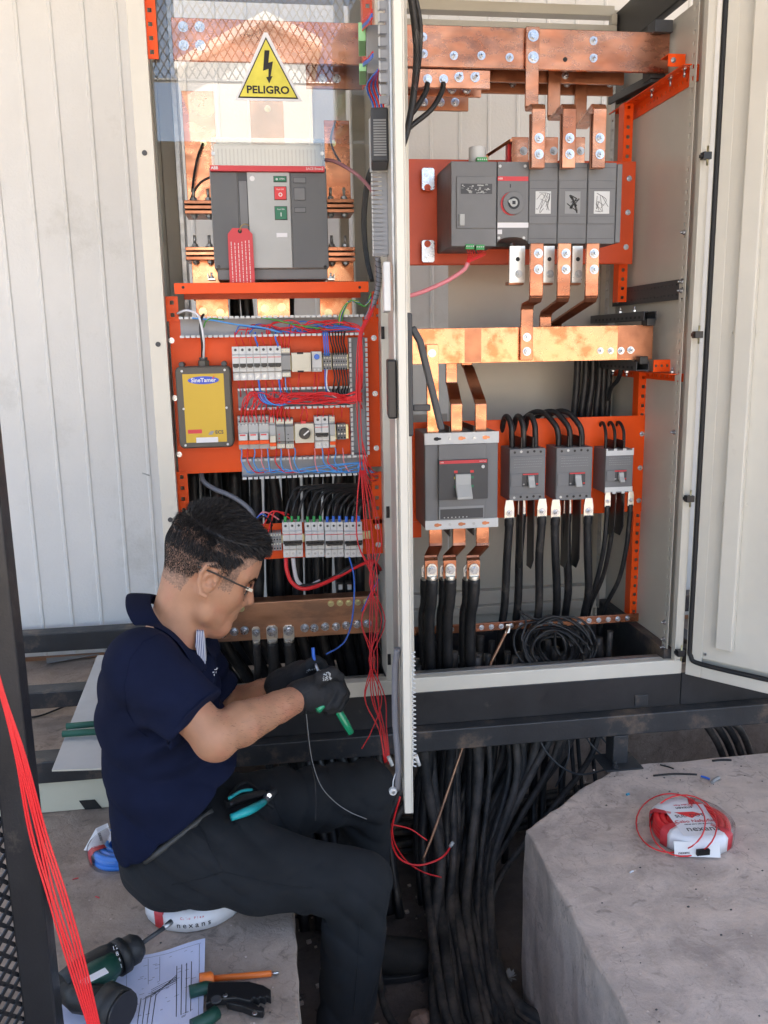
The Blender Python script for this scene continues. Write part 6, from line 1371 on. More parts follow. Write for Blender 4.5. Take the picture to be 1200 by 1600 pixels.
# --- head frame
HP=math.radians(27); HY=math.radians(7)
f_=Vector((math.cos(HP)*math.cos(HY),math.cos(HP)*math.sin(HY),-math.sin(HP))); s_=Vector((-math.sin(HY),math.cos(HY),0)); u_=f_.cross(s_)
HO=T(331,893,-.385)
HR=[tuple(f_),tuple(s_),tuple(u_)]
def h(x,y,z): return np.array(HO+f_*x+s_*y+u_*z)
F=Field((-.40,-.72,.76),(.115,-.10,1.30),.0027)
F.ell(h(-.014,0,.040),(.089,.072,.080),.01,HR)
F.ell(h(0.0220,0,.022),(.056,.062,.068),.02,HR)
F.ell(h(0.0200,0,-.035),(.055,.054,.062),.025,HR)
for y in (-1,1):
    F.cone(h(-0.0060,y*.052,-.030),h(0.0120,y*.045,-.066),.016,.015,.02); F.cone(h(0.0120,y*.045,-.066),h(0.0530,y*.012,-.088),.015,.014,.02)
    F.ell(h(0.0350,y*.036,-.020),(.024,.020,.026),.02,HR)
F.ell(h(0.0550,0,-.086),(.018,.022,.016),.015,HR)
F.ell(h(0.0630,0,-.050),(.014,.026,.022),.012,HR)
F.cone(h(.068,0,.010),h(.087,0,-.026),.0075,.0105,.010)
for y in (-1,1):
    F.ell(h(.073,y*.011,-.032),(.0115,.0075,.0075),.006,HR); F.cone(h(0.0670,y*.010,.024),h(0.0490,y*.048,.022),.0075,.008,.012)
    F.ell(h(0.0710,y*.031,.002),(.012,.016,.010),.010,HR,True); F.ell(h(0.0540,y*.031,.001),(.0125,.0135,.0115),.003,HR)
F.ell(h(0.0655,0,-.054),(.0080,.021,.0055),.004,HR); F.ell(h(0.0715,0,-.064),(.0080,.018,.006),.004,HR)
F.cone(h(0.0730,-.02,-.052),h(0.0730,.02,-.052),.0022,.0022,.003,sub=True)
F.cone(h(0.0430,0,-.095),h(0.0200,0,-.075),.02,.03,.03)
NB=V3(270,1000,-.40)
F.cone(h(-.036,0,.0),NB,.050,.051,.012)
# near ear
for y in (-1,1):
    e=lambda x,z,o=0: h(x,y*(.0735+o),z)
    F.ell(e(-.012,.002,.002),(.019,.007,.030),.004,[tuple(f_),tuple(s_),tuple(u_)])
    hx=[(.004,.014),(.000,.026),(-.012,.032),(-.025,.026),(-.030,.010),(-.026,-.010),(-.016,-.026),(-.006,-.028)]
    F.chain([e(a,b,.009) for a,b in hx],[.003,.0038,.0044,.0046,.0044,.004,.0048,.0048],.002)
    F.chain([e(a,b,.007) for a,b in ((-.004,.018),(-.016,.014),(-.019,.0),(-.012,-.012))],[.0026,.003,.003,.003],.003)
    F.ell(e(-.010,.000,.012),(.0085,.009,.012),.002,HR,True); F.ell(e(-.018,.017,.011),(.005,.006,.007),.002,HR,True); F.ell(e(.001,-.004,.008),(.004,.005,.006),.002,HR)
# torso core, shoulders, arms
S_n=V3(222,1040,-.535); E_n=V3(334,1150,-.60); W_n=V3(468,1090,-.44)
S_f=V3(285,1010,-.235); E_f=V3(352,1110,-.20); W_f=V3(436,1072,-.30)
F.cone(NB,V3(265,1110,-.39),.050,.06,.02)
F.cone(V3(252,1062,-.45),V3(265,1055,-.33),.032,.032,.02)
F.chain([V3(252,1065,-.45),S_n],[.030,.034],.01); F.chain([V3(262,1060,-.33),S_f],[.030,.034],.01)
for S_,E_,W_ in ((S_n,E_n,W_n),(S_f,E_f,W_f)):
    F.cone(S_,E_,.041,.034,.010); F.cone(E_,E_+(W_-E_)*.28,.034,.039,.010); F.cone(E_+(W_-E_)*.28,E_+(W_-E_)*.72,.039,.0285,.004); F.cone(E_+(W_-E_)*.72,W_,.030,.0245,.004)
    F.ell(E_+np.array([.004,.0,-.012]),(.030,.028,.030),.02)
F.mod(lambda X,Y,Z:.0007*np.sin(X*95+2*np.sin(Y*60))*np.sin(Z*88+2*np.sin(X*40)))
body=F.mesh('body',skin,pr,1)
shv=mat('shaved_scalp',(.17,.105,.075),.6,var=.35,vs=300,col2=(.30,.17,.115),c2s=220,c2lo=.4,c2hi=.6)
body.data.materials.append(shv); _r=random.Random(3)
_n=len(body.data.polygons); _c=np.empty(_n*3); body.data.polygons.foreach_get('center',_c); _c=_c.reshape(-1,3)+np.array(wloc(body))-np.array(HO)
_x=_c@np.array(f_); _y=_c@np.array(s_); _z=_c@np.array(u_); _rn=np.random.RandomState(4).rand(_n)
_lim=np.where(_x<-.045,-.040+.0*_x,np.where(_x<.012,.026,np.where(_x<.036,-.012,.030+(_x-.036)*1.1)))
_lim=np.where((_x<-.030)&(_x>=-.045),-.040+(_x+.045)*4.2,_lim)
_m=(_z>_lim+(_rn-.5)*.006)&(_x*_x+_y*_y+_z*_z<.13**2)&(_x<.085)&(_z>-.06); 
shv2=mat('stubbled_scalp',(.33,.19,.125),.6,var=.3,vs=300,col2=(.22,.13,.09),c2s=260,c2lo=.45,c2hi=.6); body.data.materials.append(shv2)
_m2=_m&~(_z>_lim+.016+(_rn-.5)*.006); body.data.polygons.foreach_set('material_index',(_m.astype(np.int32)+_m2.astype(np.int32)))
# --- glasses
gl=MB(); gm=mat('dark_spectacle_metal',(.05,.045,.04),.35,metal=.6)
y=-.0815; 
pts=[h(-0.0400,y,.016),h(-0.0280,y-.001,.0165),h(0.0000,y-.003,.0165),h(0.0350,y+.001,.013),h(0.0610,y+.010,.010)]
gl.tube(catmull(pts,5),lambda t:.0026 if t<.15 else .0017,gm,7); g0=gl.build('glasses',pr,fixn=False)
b=MB(); b.tube([h(0.0000,.0835,.0165),h(0.0610,.072,.010)],.0017,gm,6); b.build('temple',g0,fixn=False)
b=MB(); A=Vector(h(0.0570,y+.008,.010)); Bv=Vector(h(0.0710,y+.018,.0075)); b.strap([A,Bv],.006,.002,M['beige'],Vector(u_)); b.build('end_piece',g0,.0005)
for sy in (-1,1):
    ring_=[Vector(h(.073+.004*math.cos(t)*-.2-.010*max(0,math.cos(t)*1),sy*(.034+.0)+sy*.026*math.cos(t),-.006+.017*math.sin(t))) for t in [2*PI*k/28 for k in range(28)]]
    top=[p for k,p in enumerate(ring_) if k<=14]
    b=MB(); b.tube(top,.0013,gm,6); b.build('rim',g0,fixn=False)
    b=MB(); b.v+=[tuple(p) for p in ring_]+[tuple(p+f_*.0015) for p in ring_]; n=28
    b.face(list(range(n)),M['lens']); b.face(list(range(n,2*n))[::-1],M['lens']); 
    for k in range(n): b.face([k,(k+1)%n,n+(k+1)%n,n+k],M['lens'])
    b.build('lens',g0)
b=MB(); b.tube(catmull([h(0.0720,-.010,.004),h(0.0770,0,.007),h(0.0720,.010,.004)],4),.0013,gm,6); b.build('bridge',g0,fixn=False)
# --- hair: a rough cap with thousands of short strands over it
FH=Field(tuple(np.array(HO)-.14),tuple(np.array(HO)+.15),.003)
FH.ell(h(-.014,0,.043),(.0880,.0710,.082),.01,HR); FH.ell(h(.024,0,.080),(.048,.046,.020),.022,HR); FH.ell(h(.050,.0,.073),(.022,.036,.014),.015,HR)
FH.ell(h(.061,-.008,.066),(.014,.028,.009),.012,HR)
FH.cut(h(-.02,0,-.03),(f_*-.05-u_),.02)
FH.mod(lambda X,Y,Z:.0010*np.clip((Z-HO.z-.055)/.03,0,1)*(np.sin(X*330+np.sin(Y*180)*2)*np.sin(Z*290+np.sin(X*150))+.6*np.sin(X*700+Z*500)))
hair=FH.mesh('hair',hairm,pr,1)
rnd=random.Random(5); b=MB(); bodyV=bvh_of(body); capV=bvh_of(hair)
def strand(p,d,L_,w_,bend):
    d=d.normalized(); side=d.cross(Vector((rnd.uniform(-1,1),rnd.uniform(-1,1),rnd.uniform(-1,1)))).normalized()*w_; k=len(b.v)
    q1=p+d*L_*.5; q2=p+(d+bend).normalized()*L_
    for q,ww in ((p-d*.001,1),(q1,.8),(q2,.15)): b.v.append(tuple(q-side*ww)); b.v.append(tuple(q+side*ww))
    b.face([k,k+1,k+3,k+2],hairm); b.face([k+2,k+3,k+5,k+4],hairm)
C0=HO+f_*-.012+u_*.03
for i in range(64000):
    v=Vector((rnd.gauss(0,1),rnd.gauss(0,1),rnd.gauss(0,1))).normalized(); x,yy,z=v
    zz=z
    # boundary of the hair in direction space
    front=.62-.25*abs(yy)
    lim=-.55 if x<-.35 else (-.42+ (x+.35)*.75 if x<.25 else .03+(x-.25)*1.0)
    if abs(yy)>.75 and -.28<x<.22: lim=max(lim,-.02+.10*(x+.1))      # above and round the ear
    if .10<x<.42 and abs(yy)>.55: lim=-.16                            # sideburn
    if x>.55: lim=.42
    if z<lim+rnd.uniform(-.05,.05): continue
    dr=f_*x+s_*yy+u_*z
    top=max(0,min(1,(z-.28)/.30)); 
    if top<.5 and rnd.random()<.12: pass
    src=C0+dr*.2; r=(capV if top>.15 else bodyV).ray_cast(src,-dr)
    if r[0] is None: r=bodyV.ray_cast(src,-dr)
    if r[0] is None: continue
    p=r[0]
    flow=f_*(.9 if x>-.2 else .35)+u_*(.15 if z>.6 else -.45)+s_*rnd.uniform(-.35,.35)
    if top>.15:
        if rnd.random()<.0: continue
        L_=.008+.010*top*rnd.uniform(.5,1.2); strand(p-dr*.002,(dr*.55+flow*.9+Vector((rnd.uniform(-.25,.25),rnd.uniform(-.25,.25),rnd.uniform(-.1,.2)))),L_,.00042,flow*.5)
    else:
        L_=.0030+.010*max(0,min(1,(z+.05)/.30)); 
        if z<-.1 and rnd.random()<.25: continue
        strand(p,dr*.35+flow*.8-u_*.3,L_,.00036+.0002*max(0,z),-u_*.3)
for k in range(1100):   # tuft over the forehead
    p=Vector(h(rnd.uniform(.028,.066),rnd.uniform(-.045,.04),rnd.uniform(.060,.086))); strand(p,f_*rnd.uniform(.5,1)+u_*rnd.uniform(-.5,.4)+s_*rnd.uniform(-.4,.4),rnd.uniform(.008,.015),.00045,-u_*.5)
b.build('hair_strands',hair,fixn=False)
# eyebrow
b=MB()
for k in range(160):
    t=rnd.random(); r=bodyV.ray_cast(Vector(h(.12,-(.014+.034*t)-.02,.017+.006*math.sin(t*3)+rnd.uniform(-.003,.003))),(-f_+s_*.35).normalized())
    if r[0]: strand(r[0],-s_+u_*rnd.uniform(-.3,.5)+f_*.2,.006,.0005,Vector())
b.build('eyebrow',pr,fixn=False)
# --- polo shirt
FS=Field((-.42,-.74,.50),(.07,-.10,1.16),.0042)
P=lambda px,py,Y:V3(px,py,Y)
FS.cone(P(236,1036,-.44),P(258,1028,-.33),.046,.046,.03)
FS.ell(P(247,1065,-.39),(.108,.165,.085),.05); FS.ell(P(251,1125,-.39),(.112,.158,.088),.045)
FS.ell(P(262,1195,-.39),(.117,.156,.083),.045); FS.ell(P(278,1250,-.385),(.118,.158,.075),.04); FS.ell(P(272,1300,-.39),(.092,.155,.070),.04)
FS.ell(P(295,1215,-.385),(.105,.135,.075),.05)
FS.ell(P(236,1275,-.39),(.060,.150,.055),.04)
FS.ell(P(222,1045,-.50),(.062,.058,.068),.05); FS.ell(P(290,1020,-.26),(.060,.055,.060),.05)
dn_=(E_n-S_n)/np.linalg.norm(E_n-S_n); df_=(E_f-S_f)/np.linalg.norm(E_f-S_f)
FS.cone(S_n,S_n+(E_n-S_n)*.86,.060,.0585,.03); FS.cone(S_f,S_f+(E_f-S_f)*.8,.058,.056,.03)
# sleeve hem cut: keep only the part above the hem plane near the arm
def cutlocal(F_,c,n,R):
    sl,X,Y,Z=F_.grid(np.array(c)-R,np.array(c)+R); n=np.array(n)/np.linalg.norm(n); d=(X-c[0])*n[0]+(Y-c[1])*n[1]+(Z-c[2])*n[2]
    rad=np.sqrt((X-c[0])**2+(Y-c[1])**2+(Z-c[2])**2); d=np.where(rad<R,d,-1); c_=F_.d[sl]; F_.d[sl]=np.maximum(c_,d.astype(np.float32))
cutlocal(FS,S_n+(E_n-S_n)*.73,dn_,.085); cutlocal(FS,S_f+(E_f-S_f)*.70,df_,.07)
# bottom hem
h0=T(214,1345,-.53); h1=T(378,1222,-.53); hd=(h1-h0); hn=Vector((hd.z,0,-hd.x)).normalized(); hn=hn if hn.z<0 else -hn
FS.cut(np.array(h0),np.array(hn),.006)
def folds(X,Y,Z):
    a=.0072*(1-2*np.abs(np.sin((X*.75+Z*1.0)*30+1.3*np.sin(Y*13)+1.1*np.sin(X*21+Z*9)))**.55)*np.clip((1.03-Z)/.25,0,1)*(.35+.65*np.clip(np.sin(Y*9+Z*7+X*5),0,1))
    b_=.0045*np.sin((X-.5*Z)*75+2.*np.sin(Z*16+Y*10))*np.clip((Z-.84)/.1,0,1)*np.clip((1.02-Z)/.1,0,1)
    r=np.exp(-((X-S_n[0]-.06)**2+(Z-S_n[2]+.13)**2)/.006)*.008*np.sin((X*.3-Z)*110+np.sin(Y*30))
    return a+b_*.6+r
FS.mod(folds)
shirt=FS.mesh('polo_shirt',navy,pr,1)
for c,n_,r,nm in ((S_n+(E_n-S_n)*.725,dn_,.0605,'sleeve_hem'),(S_f+(E_f-S_f)*.695,df_,.0575,'sleeve_hem')):
    n_=Vector(n_); a=n_.orthogonal().normalized(); c2=n_.cross(a); b=MB(); b.tube([Vector(c)+(a*math.cos(t)+c2*math.sin(t))*(r-.001) for t in [2*PI*k/32 for k in range(32)]],.0016,navy,6,closed=True); b.build(nm,shirt,fixn=False)
# collar
b=MB(); ringpts=[]; N_=44
ca,cb=Vector(T(235,940,-.40)),Vector(T(307,1012,-.40)); cen=(ca+cb)/2; e1=(cb-ca).normalized(); hl=(cb-ca).length/2; e2=Vector((0,1,0)); e2=(e2-e1*e2.dot(e1)).normalized(); e3=e1.cross(e2); e3=e3 if e3.z>0 else -e3
for k in range(N_+1):
    t=.22+(2*PI-.44)*k/N_
    dr=(e1*math.cos(t)*1.0+e2*math.sin(t)); rp_=cen+e1*math.cos(t)*hl+e2*math.sin(t)*.067; fo=max(0,math.cos(t)); wob=.0015*math.sin(t*7)
    inn=rp_-dr*.002-e3*.012; top=rp_+e3*.004; fold=rp_+dr*.007+e3*.004; mid=rp_+dr*(.022+wob)-e3*(.008); low=rp_+dr*(.038+.006*fo+wob)-e3*(.026-.004*fo)
    def out_(p,o_):
        for _ in range(6):
            g=[(p[a]-FS.lo[a])/FS.h for a in range(3)]; i0=[min(max(int(v),1),FS.n[a]-3) for a,v in enumerate(g)]
            t_=[g[a]-i0[a] for a in range(3)]; d=0; gr=Vector((0,0,0))
            for a in (0,1):
                for b2 in (0,1):
                    for c2 in (0,1):
                        wgt=(t_[0] if a else 1-t_[0])*(t_[1] if b2 else 1-t_[1])*(t_[2] if c2 else 1-t_[2]); d+=wgt*float(FS.d[i0[0]+a,i0[1]+b2,i0[2]+c2])
            q=FS.d; gr=Vector((float(q[i0[0]+1,i0[1],i0[2]]-q[i0[0]-1,i0[1],i0[2]]),float(q[i0[0],i0[1]+1,i0[2]]-q[i0[0],i0[1]-1,i0[2]]),float(q[i0[0],i0[1],i0[2]+1]-q[i0[0],i0[1],i0[2]-1])))
            if d>=o_ or gr.length<1e-6: break
            p=p+gr.normalized()*(o_-d)
        return p
    top=out_(top,.004); fold=out_(fold+e3*.004,.011); mid=out_(mid,.008); low=out_(low,.004)
    ringpts.append((inn,top,fold,mid,low))
for r_ in ringpts: b.v+=[tuple(q) for q in r_]
for k in range(N_):
    for j in range(4): b.face([k*5+j,k*5+j+1,(k+1)*5+j+1,(k+1)*5+j],navy,True)
col_=b.build('collar',shirt,fixn=False); so_=col_.modifiers.new('t','SOLIDIFY'); so_.thickness=.0022; sb=col_.modifiers.new('s','SUBSURF'); sb.levels=1; sb.render_levels=1
# striped inner placket
strip=bpy.data.materials.new('blue_white_stripe_cloth'); strip.use_nodes=True; nt=strip.node_tree; wv_=nt.nodes.new('ShaderNodeTexWave'); wv_.inputs['Scale'].default_value=110; wv_.bands_direction='X'; rp=nt.nodes.new('ShaderNodeValToRGB'); rp.color_ramp.elements[0].color=(.03,.05,.18,1); rp.color_ramp.elements[1].color=(.6,.62,.68,1); rp.color_ramp.elements[0].position=.35; rp.color_ramp.elements[1].position=.5
tc=nt.nodes.new('ShaderNodeTexCoord'); nt.links.new(tc.outputs['Object'],wv_.inputs[0]); nt.links.new(wv_.outputs[0],rp.inputs[0]); nt.links.new(rp.outputs[0],nt.nodes['Principled BSDF'].inputs[0]); nt.nodes['Principled BSDF'].inputs['Roughness'].default_value=.85
A=[T(307,986,-.44),T(318,987,-.43),T(321,1035,-.435),T(320,1056,-.44),T(311,1030,-.445),T(305,1010,-.45)]
b=MB(); n=len(A); b.v+=[tuple(p) for p in A]+[tuple(p+Vector((0,.03,0))) for p in A]; b.face(list(range(n)),strip); b.face(list(range(n,2*n))[::-1],strip)
for k in range(n): b.face([k,(k+1)%n,n+(k+1)%n,n+k],strip)
b.build('placket_lining',shirt)
# --- trousers
FT=Field((-.40,-.66,.02),(.33,-.10,.86),.0048)
Hn=P(272,1338,-.47); Kn=P(562,1380,-.50); An=TZ(530,1668,.09); Hf=P(290,1290,-.30); Kf=P(572,1232,-.27); Af=TZ(566,1466,.10)
An=np.array(An); Af=np.array(Af)
FT.ell(P(275,1325,-.39),(.105,.150,.080),.05)
FT.cone(Hn,Hn+(Kn-Hn)*.5,.081,.072,.03); FT.cone(Hn+(Kn-Hn)*.45,Kn,.072,.058,.02); FT.cone(Kn,Kn+(An-Kn)*.35,.058,.058,.02); FT.cone(Kn+(An-Kn)*.3,An,.057,.050,.02)
FT.cone(Hf,Hf+(Kf-Hf)*.5,.085,.074,.03); FT.cone(Hf+(Kf-Hf)*.45,Kf,.074,.058,.02); FT.cone(Kf,Kf+(Af-Kf)*.4,.056,.055,.02); FT.cone(Kf+(Af-Kf)*.35,Af,.054,.048,.02)
FT.ell(P(330,1290,-.385),(.09,.13,.055),.06)
FT.cut((0,0,.472),(0,0,-1),.01) if False else None
def tf(X,Y,Z):
    def gz(c,s): return np.exp(-((X-c[0])**2+(Y-c[1])**2+(Z-c[2])**2)/s**2)
    def cr(p,sh=.6): return 1-2*np.abs(np.sin(p))**sh          # sharp creases between soft bellies
    kb=Kn+np.array([-.040,0,-.045]); kf=Kf+np.array([-.04,0,-.045]); hp=Hn+np.array([.06,0,.03])
    r=.0060*gz(kb,.09)*cr((X*.85+Z*.75)*66+1.2*np.sin(Y*34)); r+=.0060*gz(kf,.09)*cr((X*.8+Z*.8)*60+1.3*np.sin(Y*30))
    r+=.0060*gz(hp,.14)*cr((X*.9+Z*1.1)*46+1.3*np.sin(Y*22+X*10)); r+=.0050*gz(Kf+np.array([-.13,0,.02]),.13)*cr((X*1.1-Z*.5)*48+1.4*np.sin(Y*19))
    r+=.0045*gz(Hn+np.array([.0,0,.02]),.11)*cr((X*.5+Z*1.1)*70+np.sin(X*30))
    r+=.0030*cr((X*.5-Z*.9)*24+1.5*np.sin(Z*15+Y*11))*np.clip(np.sin(X*12+Y*9),0,1)+.0016*np.sin(X*60+2*np.sin(Z*30+Y*14)); r+=.0042*np.clip((.40-Z)/.1,0,1)*cr(Z*19+2.0*np.sin(X*26+Y*15))
    return r
FT.mod(tf)
trs=FT.mesh('trousers',trou,pr,1); tb=bvh_of(trs)
# belt
b=MB(); pts=[]
for (px,py) in ((232,1338),(260,1318),(290,1295),(320,1270),(350,1247),(370,1228)):
    pts.append(T(px,py,-.55))
beltm=mat('dark_grey_belt',(.05,.05,.048),.5)
def surf_line(bv,pxs,off=.0012):
    out=[]
    for (px,py) in pxs:
        p,n=hit(bv,px,py)
        if p is not None: out.append(p+n*off)
    return out
ln=surf_line(tb,[(226,1346),(245,1333),(270,1313),(300,1290),(330,1267)],.0)
if len(ln)>2: b.tube(catmull(ln,4),.0065,beltm,8); b.build('belt',trs,fixn=False)
# pocket seams drawn as real raised stitching
for k,pxs in enumerate((((307,1281),(318,1300),(328,1325),(340,1345),(349,1362)),((349,1362),(320,1372),(290,1378),(262,1384)),((349,1362),(400,1375),(450,1385),(500,1388)),((420,1225),(430,1260),(445,1290),(480,1300)),((562,1440),(560,1490),(556,1540),(552,1590)))):
    pp=[]; 
    for i in range(len(pxs)-1):
        for t in (0,.25,.5,.75): pp.append((pxs[i][0]+(pxs[i+1][0]-pxs[i][0])*t,pxs[i][1]+(pxs[i+1][1]-pxs[i][1])*t))
    ln=surf_line(tb,pp,.0004)
    if len(ln)>3: b=MB(); b.tube(ln,.0011,trou,5); b.build('seam',trs,fixn=False)
# arm hair, shirt seams
b=MB(); rr_=random.Random(12)
for (A_,B_) in ((E_n,W_n),(E_f,W_f)):
    A_=Vector(A_);B_=Vector(B_); ax=(B_-A_).normalized(); q1=ax.orthogonal().normalized(); q2=ax.cross(q1)
    for k in range(1100):
        t=rr_.uniform(-.05,.97); an=rr_.uniform(0,2*PI); dq=q1*math.cos(an)+q2*math.sin(an); r=bodyV.ray_cast(A_.lerp(B_,t)+dq*.12,-dq)
        if r[0] is None: continue
        rnd=rr_; strand(r[0],dq*.25+ax*.8+q1.cross(dq)*rr_.uniform(-.5,.5)-Vector((0,0,.3)),rr_.uniform(.004,.009),.00016,-Vector((0,0,.3)))
b.build('arm_hair',body,fixn=False)
_sb=bvh_of(shirt)
for pxs in (((250,990),(222,1003),(203,1030),(194,1070),(198,1110),(215,1140),(240,1158)),((290,1148),(318,1120),(345,1093)),((286,1142),(313,1114),(340,1087))):
    pp=[]
    for i in range(len(pxs)-1):
        for t in (0,.33,.66): pp.append((pxs[i][0]+(pxs[i+1][0]-pxs[i][0])*t,pxs[i][1]+(pxs[i+1][1]-pxs[i][1])*t))
    ln=surf_line(_sb,pp,.0003)
    if len(ln)>3: b=MB(); b.tube(ln,.0010,navy,5); b.build('seam',shirt,fixn=False)
# chest logo
sbv=bvh_of(shirt); b=MB()
for (px,py,dx,dy) in ((332,1050,3,2),(335,1046,4,1.2),(334,1054,1.2,5),(338,1044,2,2),(337,1050,1,3)):
    p,n=hit(sbv,px,py)
    if p: 
        q=[T(px+a,py+c,p.y-.0015) for a,c in ((0,0),(dx,-dy*.3),(dx,dy*.4),(0,dy))]; k=len(b.v); b.v+=[tuple(v) for v in q]+[tuple(v+Vector((0,.0008,0))) for v in q]; b.face([k,k+1,k+2,k+3],M['white']); b.face([k+7,k+6,k+5,k+4],M['white'])
if b.v: b.build('chest_emblem',shirt)
# --- shoe (far foot) and near shoe below the frame
shm=mat('black_suede_shoe',(.016,.015,.014),.75,var=.2,vs=30,bump=.5,bs=600)
for (A_,dirv,nm) in ((Af,np.array([1,-.10,0]),'shoe'),(An,np.array([1,.05,0]),'shoe')):
    dirv=dirv/np.linalg.norm(dirv); sd2=np.array([-dirv[1],dirv[0],0]); base=np.array([A_[0],A_[1],0])
    Fs=Field(base+np.array([-.14,-.14,-.01]),base+np.array([.26,.14,.22]),.004)
    R=[tuple(dirv),tuple(sd2),(0,0,1)]
    Fs.ell(base+dirv*.085+np.array([0,0,.045]),(.095,.046,.040),.02,R); Fs.ell(base+dirv*.125+np.array([0,0,.042]),(.050,.044,.034),.02,R); Fs.cone(base+dirv*.02+np.array([0,0,.085]),base+dirv*.10+np.array([0,0,.062]),.030,.022,.02); Fs.ell(base+dirv*-.005+np.array([0,0,.055]),(.050,.040,.05),.03,R); Fs.cone(base+np.array([0,0,.06]),base+np.array([0,0,.13]),.044,.044,.02)
    Fs.cut(base+np.array([0,0,.018]),(0,0,-1),.004); so=Fs.mesh(nm,shm,pr,1)
    b=MB(); pl=[]
    for k in range(32):
        t=2*PI*k/32; x=math.cos(t); yv=math.sin(t); L_=.115; xx=.058+x*L_; ww=.047*(1 if x>-.2 else .86)*(abs(math.sin(t))**.7)*(1 if yv>0 else -1); q=base+dirv*xx+sd2*ww; pl.append((q[0],q[1]))
    b.xy(pl,.004,.0225,mat('rubber_sole',(.02,.02,.022),.6)); b.build('sole',so,.003)
# --- gloves
def hand(name,wrist,palm,kn,mids,tips,thumb,rk,npalm,cuff):
    F_=Field(tuple(np.array(palm)-.14),tuple(np.array(palm)+.14),.0024)
    F_.chain([wrist,wrist+(palm-wrist)*.35],[.0295,.030],.01); F_.cone(wrist+(palm-wrist)*.25,palm,.031,.033,.02,flat=(npalm,1.35))
    for k_ in kn: F_.cone(palm,k_,.024,.0135,.018)
    for k in range(4): F_.chain([kn[k],mids[k][0],mids[k][1],tips[k]],[.0125,.0108,.0100,.0088],.0035)
    F_.chain(thumb,[.016,.0125,.0115,.0095][:len(thumb)],.006)
    F_.mod(lambda X,Y,Z:.0006*np.sin(X*420+3*np.sin(Z*200))*np.sin(Z*380+2*np.sin(Y*190)))
    o=F_.mesh(name,glov,pr,1)
    a=Vector(wrist-palm).normalized(); q=a.orthogonal().normalized(); c2=a.cross(q); b=MB(); b.tube([Vector(wrist)+(q*math.cos(t)+c2*math.sin(t))*.0305 for t in [2*PI*k/30 for k in range(30)]],.0022,glov,6,closed=True); b.build('cuff',o,fixn=False)
    return o
P=V3
palm=P(498,1082,-.425)
kn=[P(522,1062,-.425),P(528,1066,-.405),P(529,1072,-.385),P(527,1080,-.368)]
mids=[(P(534,1082,-.440),P(524,1100,-.448)),(P(538,1084,-.420),P(530,1104,-.428)),(P(537,1090,-.398),P(528,1106,-.404)),(P(532,1096,-.378),P(522,1106,-.384))]
tips=[P(510,1105,-.446),P(515,1111,-.426),P(514,1112,-.404),P(511,1112,-.384)]
g1=hand('glove',W_n,palm,kn,mids,tips,[P(490,1075,-.44),P(503,1058,-.452),P(520,1052,-.452),P(531,1058,-.445)],0,(0,1,.3),0)
palm=P(472,1058,-.315)
kn=[P(500,1045,-.330),P(503,1052,-.312),P(503,1060,-.296),P(499,1068,-.282)]
mids=[(P(520,1050,-.336),P(527,1066,-.330)),(P(524,1062,-.318),P(530,1080,-.314)),(P(524,1074,-.300),P(529,1090,-.298)),(P(518,1082,-.284),P(524,1095,-.284))]
tips=[P(519,1078,-.33),P(524,1092,-.314),P(522,1102,-.298),P(517,1104,-.286)]
g2=hand('glove',W_f,palm,kn,mids,tips,[P(473,1052,-.33),P(484,1040,-.34),P(494,1034,-.335),P(503,1036,-.33)],0,(0,1,.3),0)
gb=bvh_of(g2); gb1=bvh_of(g1); rnd=random.Random(8); b=MB(); b1=MB()
for k in range(70):
    if k<28: px,py=480+k*.75+rnd.uniform(-1,1),1049-4*math.sin(k/28*PI)+rnd.uniform(-1.6,1.6)
    else: px,py=rnd.uniform(504,518),rnd.uniform(1050,1063)
    best=None
    for bb,B_ in ((gb1,b1),(gb,b)):
        p,n=hit(bb,px,py)
        if p is not None and (best is None or (p-CAM).length<best[0]): best=((p-CAM).length,p,n,B_)
    if best is None: continue
    _,p,n,B_=best; a=n.orthogonal().normalized(); c2=n.cross(a); s1,s2=rnd.uniform(.0005,.0014),rnd.uniform(.0004,.001); p=p+n*.0006; q=len(B_.v)
    B_.v+=[tuple(p+a*s1+c2*s2),tuple(p-a*s1+c2*s2),tuple(p-a*s1-c2*s2),tuple(p+a*s1-c2*s2)]; B_.face([q,q+1,q+2,q+3],M['plas_l'])
for B_,g_ in ((b,g2),(b1,g1)):
    if B_.v: B_.build('white_print',g_,fixn=False)
# ================= PROPS =================
# --- tool in the hand
M['gclear']=mat('translucent_green_handle',(.01,.28,.13),.18,var=.1,coat=.5)
o=thing('hand_tool','small tool with translucent green handles held in the gloved hand','tool',T(520,1100,-.41))
b=MB(); b.tube([T(517,1090,-.40),T(527,1108,-.405),T(540,1130,-.41),T(549,1146,-.415)],lambda t:.0062+.002*math.sin(t*3),M['gclear'],12); b.build('long_handle',o,fixn=False)
b=MB(); b.tube([T(512,1093,-.44),T(503,1103,-.452),T(496,1111,-.458)],.0062,M['gclear'],12); b.build('short_handle',o,fixn=False)
b=MB(); b.strap([T(516,1092,-.40),T(508,1075,-.39),T(498,1050,-.37),T(493,1038,-.36)],.012,.005,M['galv'],(0,1,0)); b.build('jaw',o,.001)
cable('wire_offcut','pair of thin dark wires hanging from the gloves across the far thigh','wire',[(478,1108,-.43),(481,1140,-.42),(487,1185,-.40),(500,1225,-.385),(520,1250,-.375),(545,1268,-.365),(573,1280,-.36)],.0008,M['plas_m'],n=6)
cable('wire_offcut','thin black wire hanging straight down beside the pale one over the trousers','wire',[(476,1108,-.43),(479,1145,-.42),(486,1190,-.40),(493,1230,-.40),(493,1282,-.44)],.0012,M['wblk'],n=6)
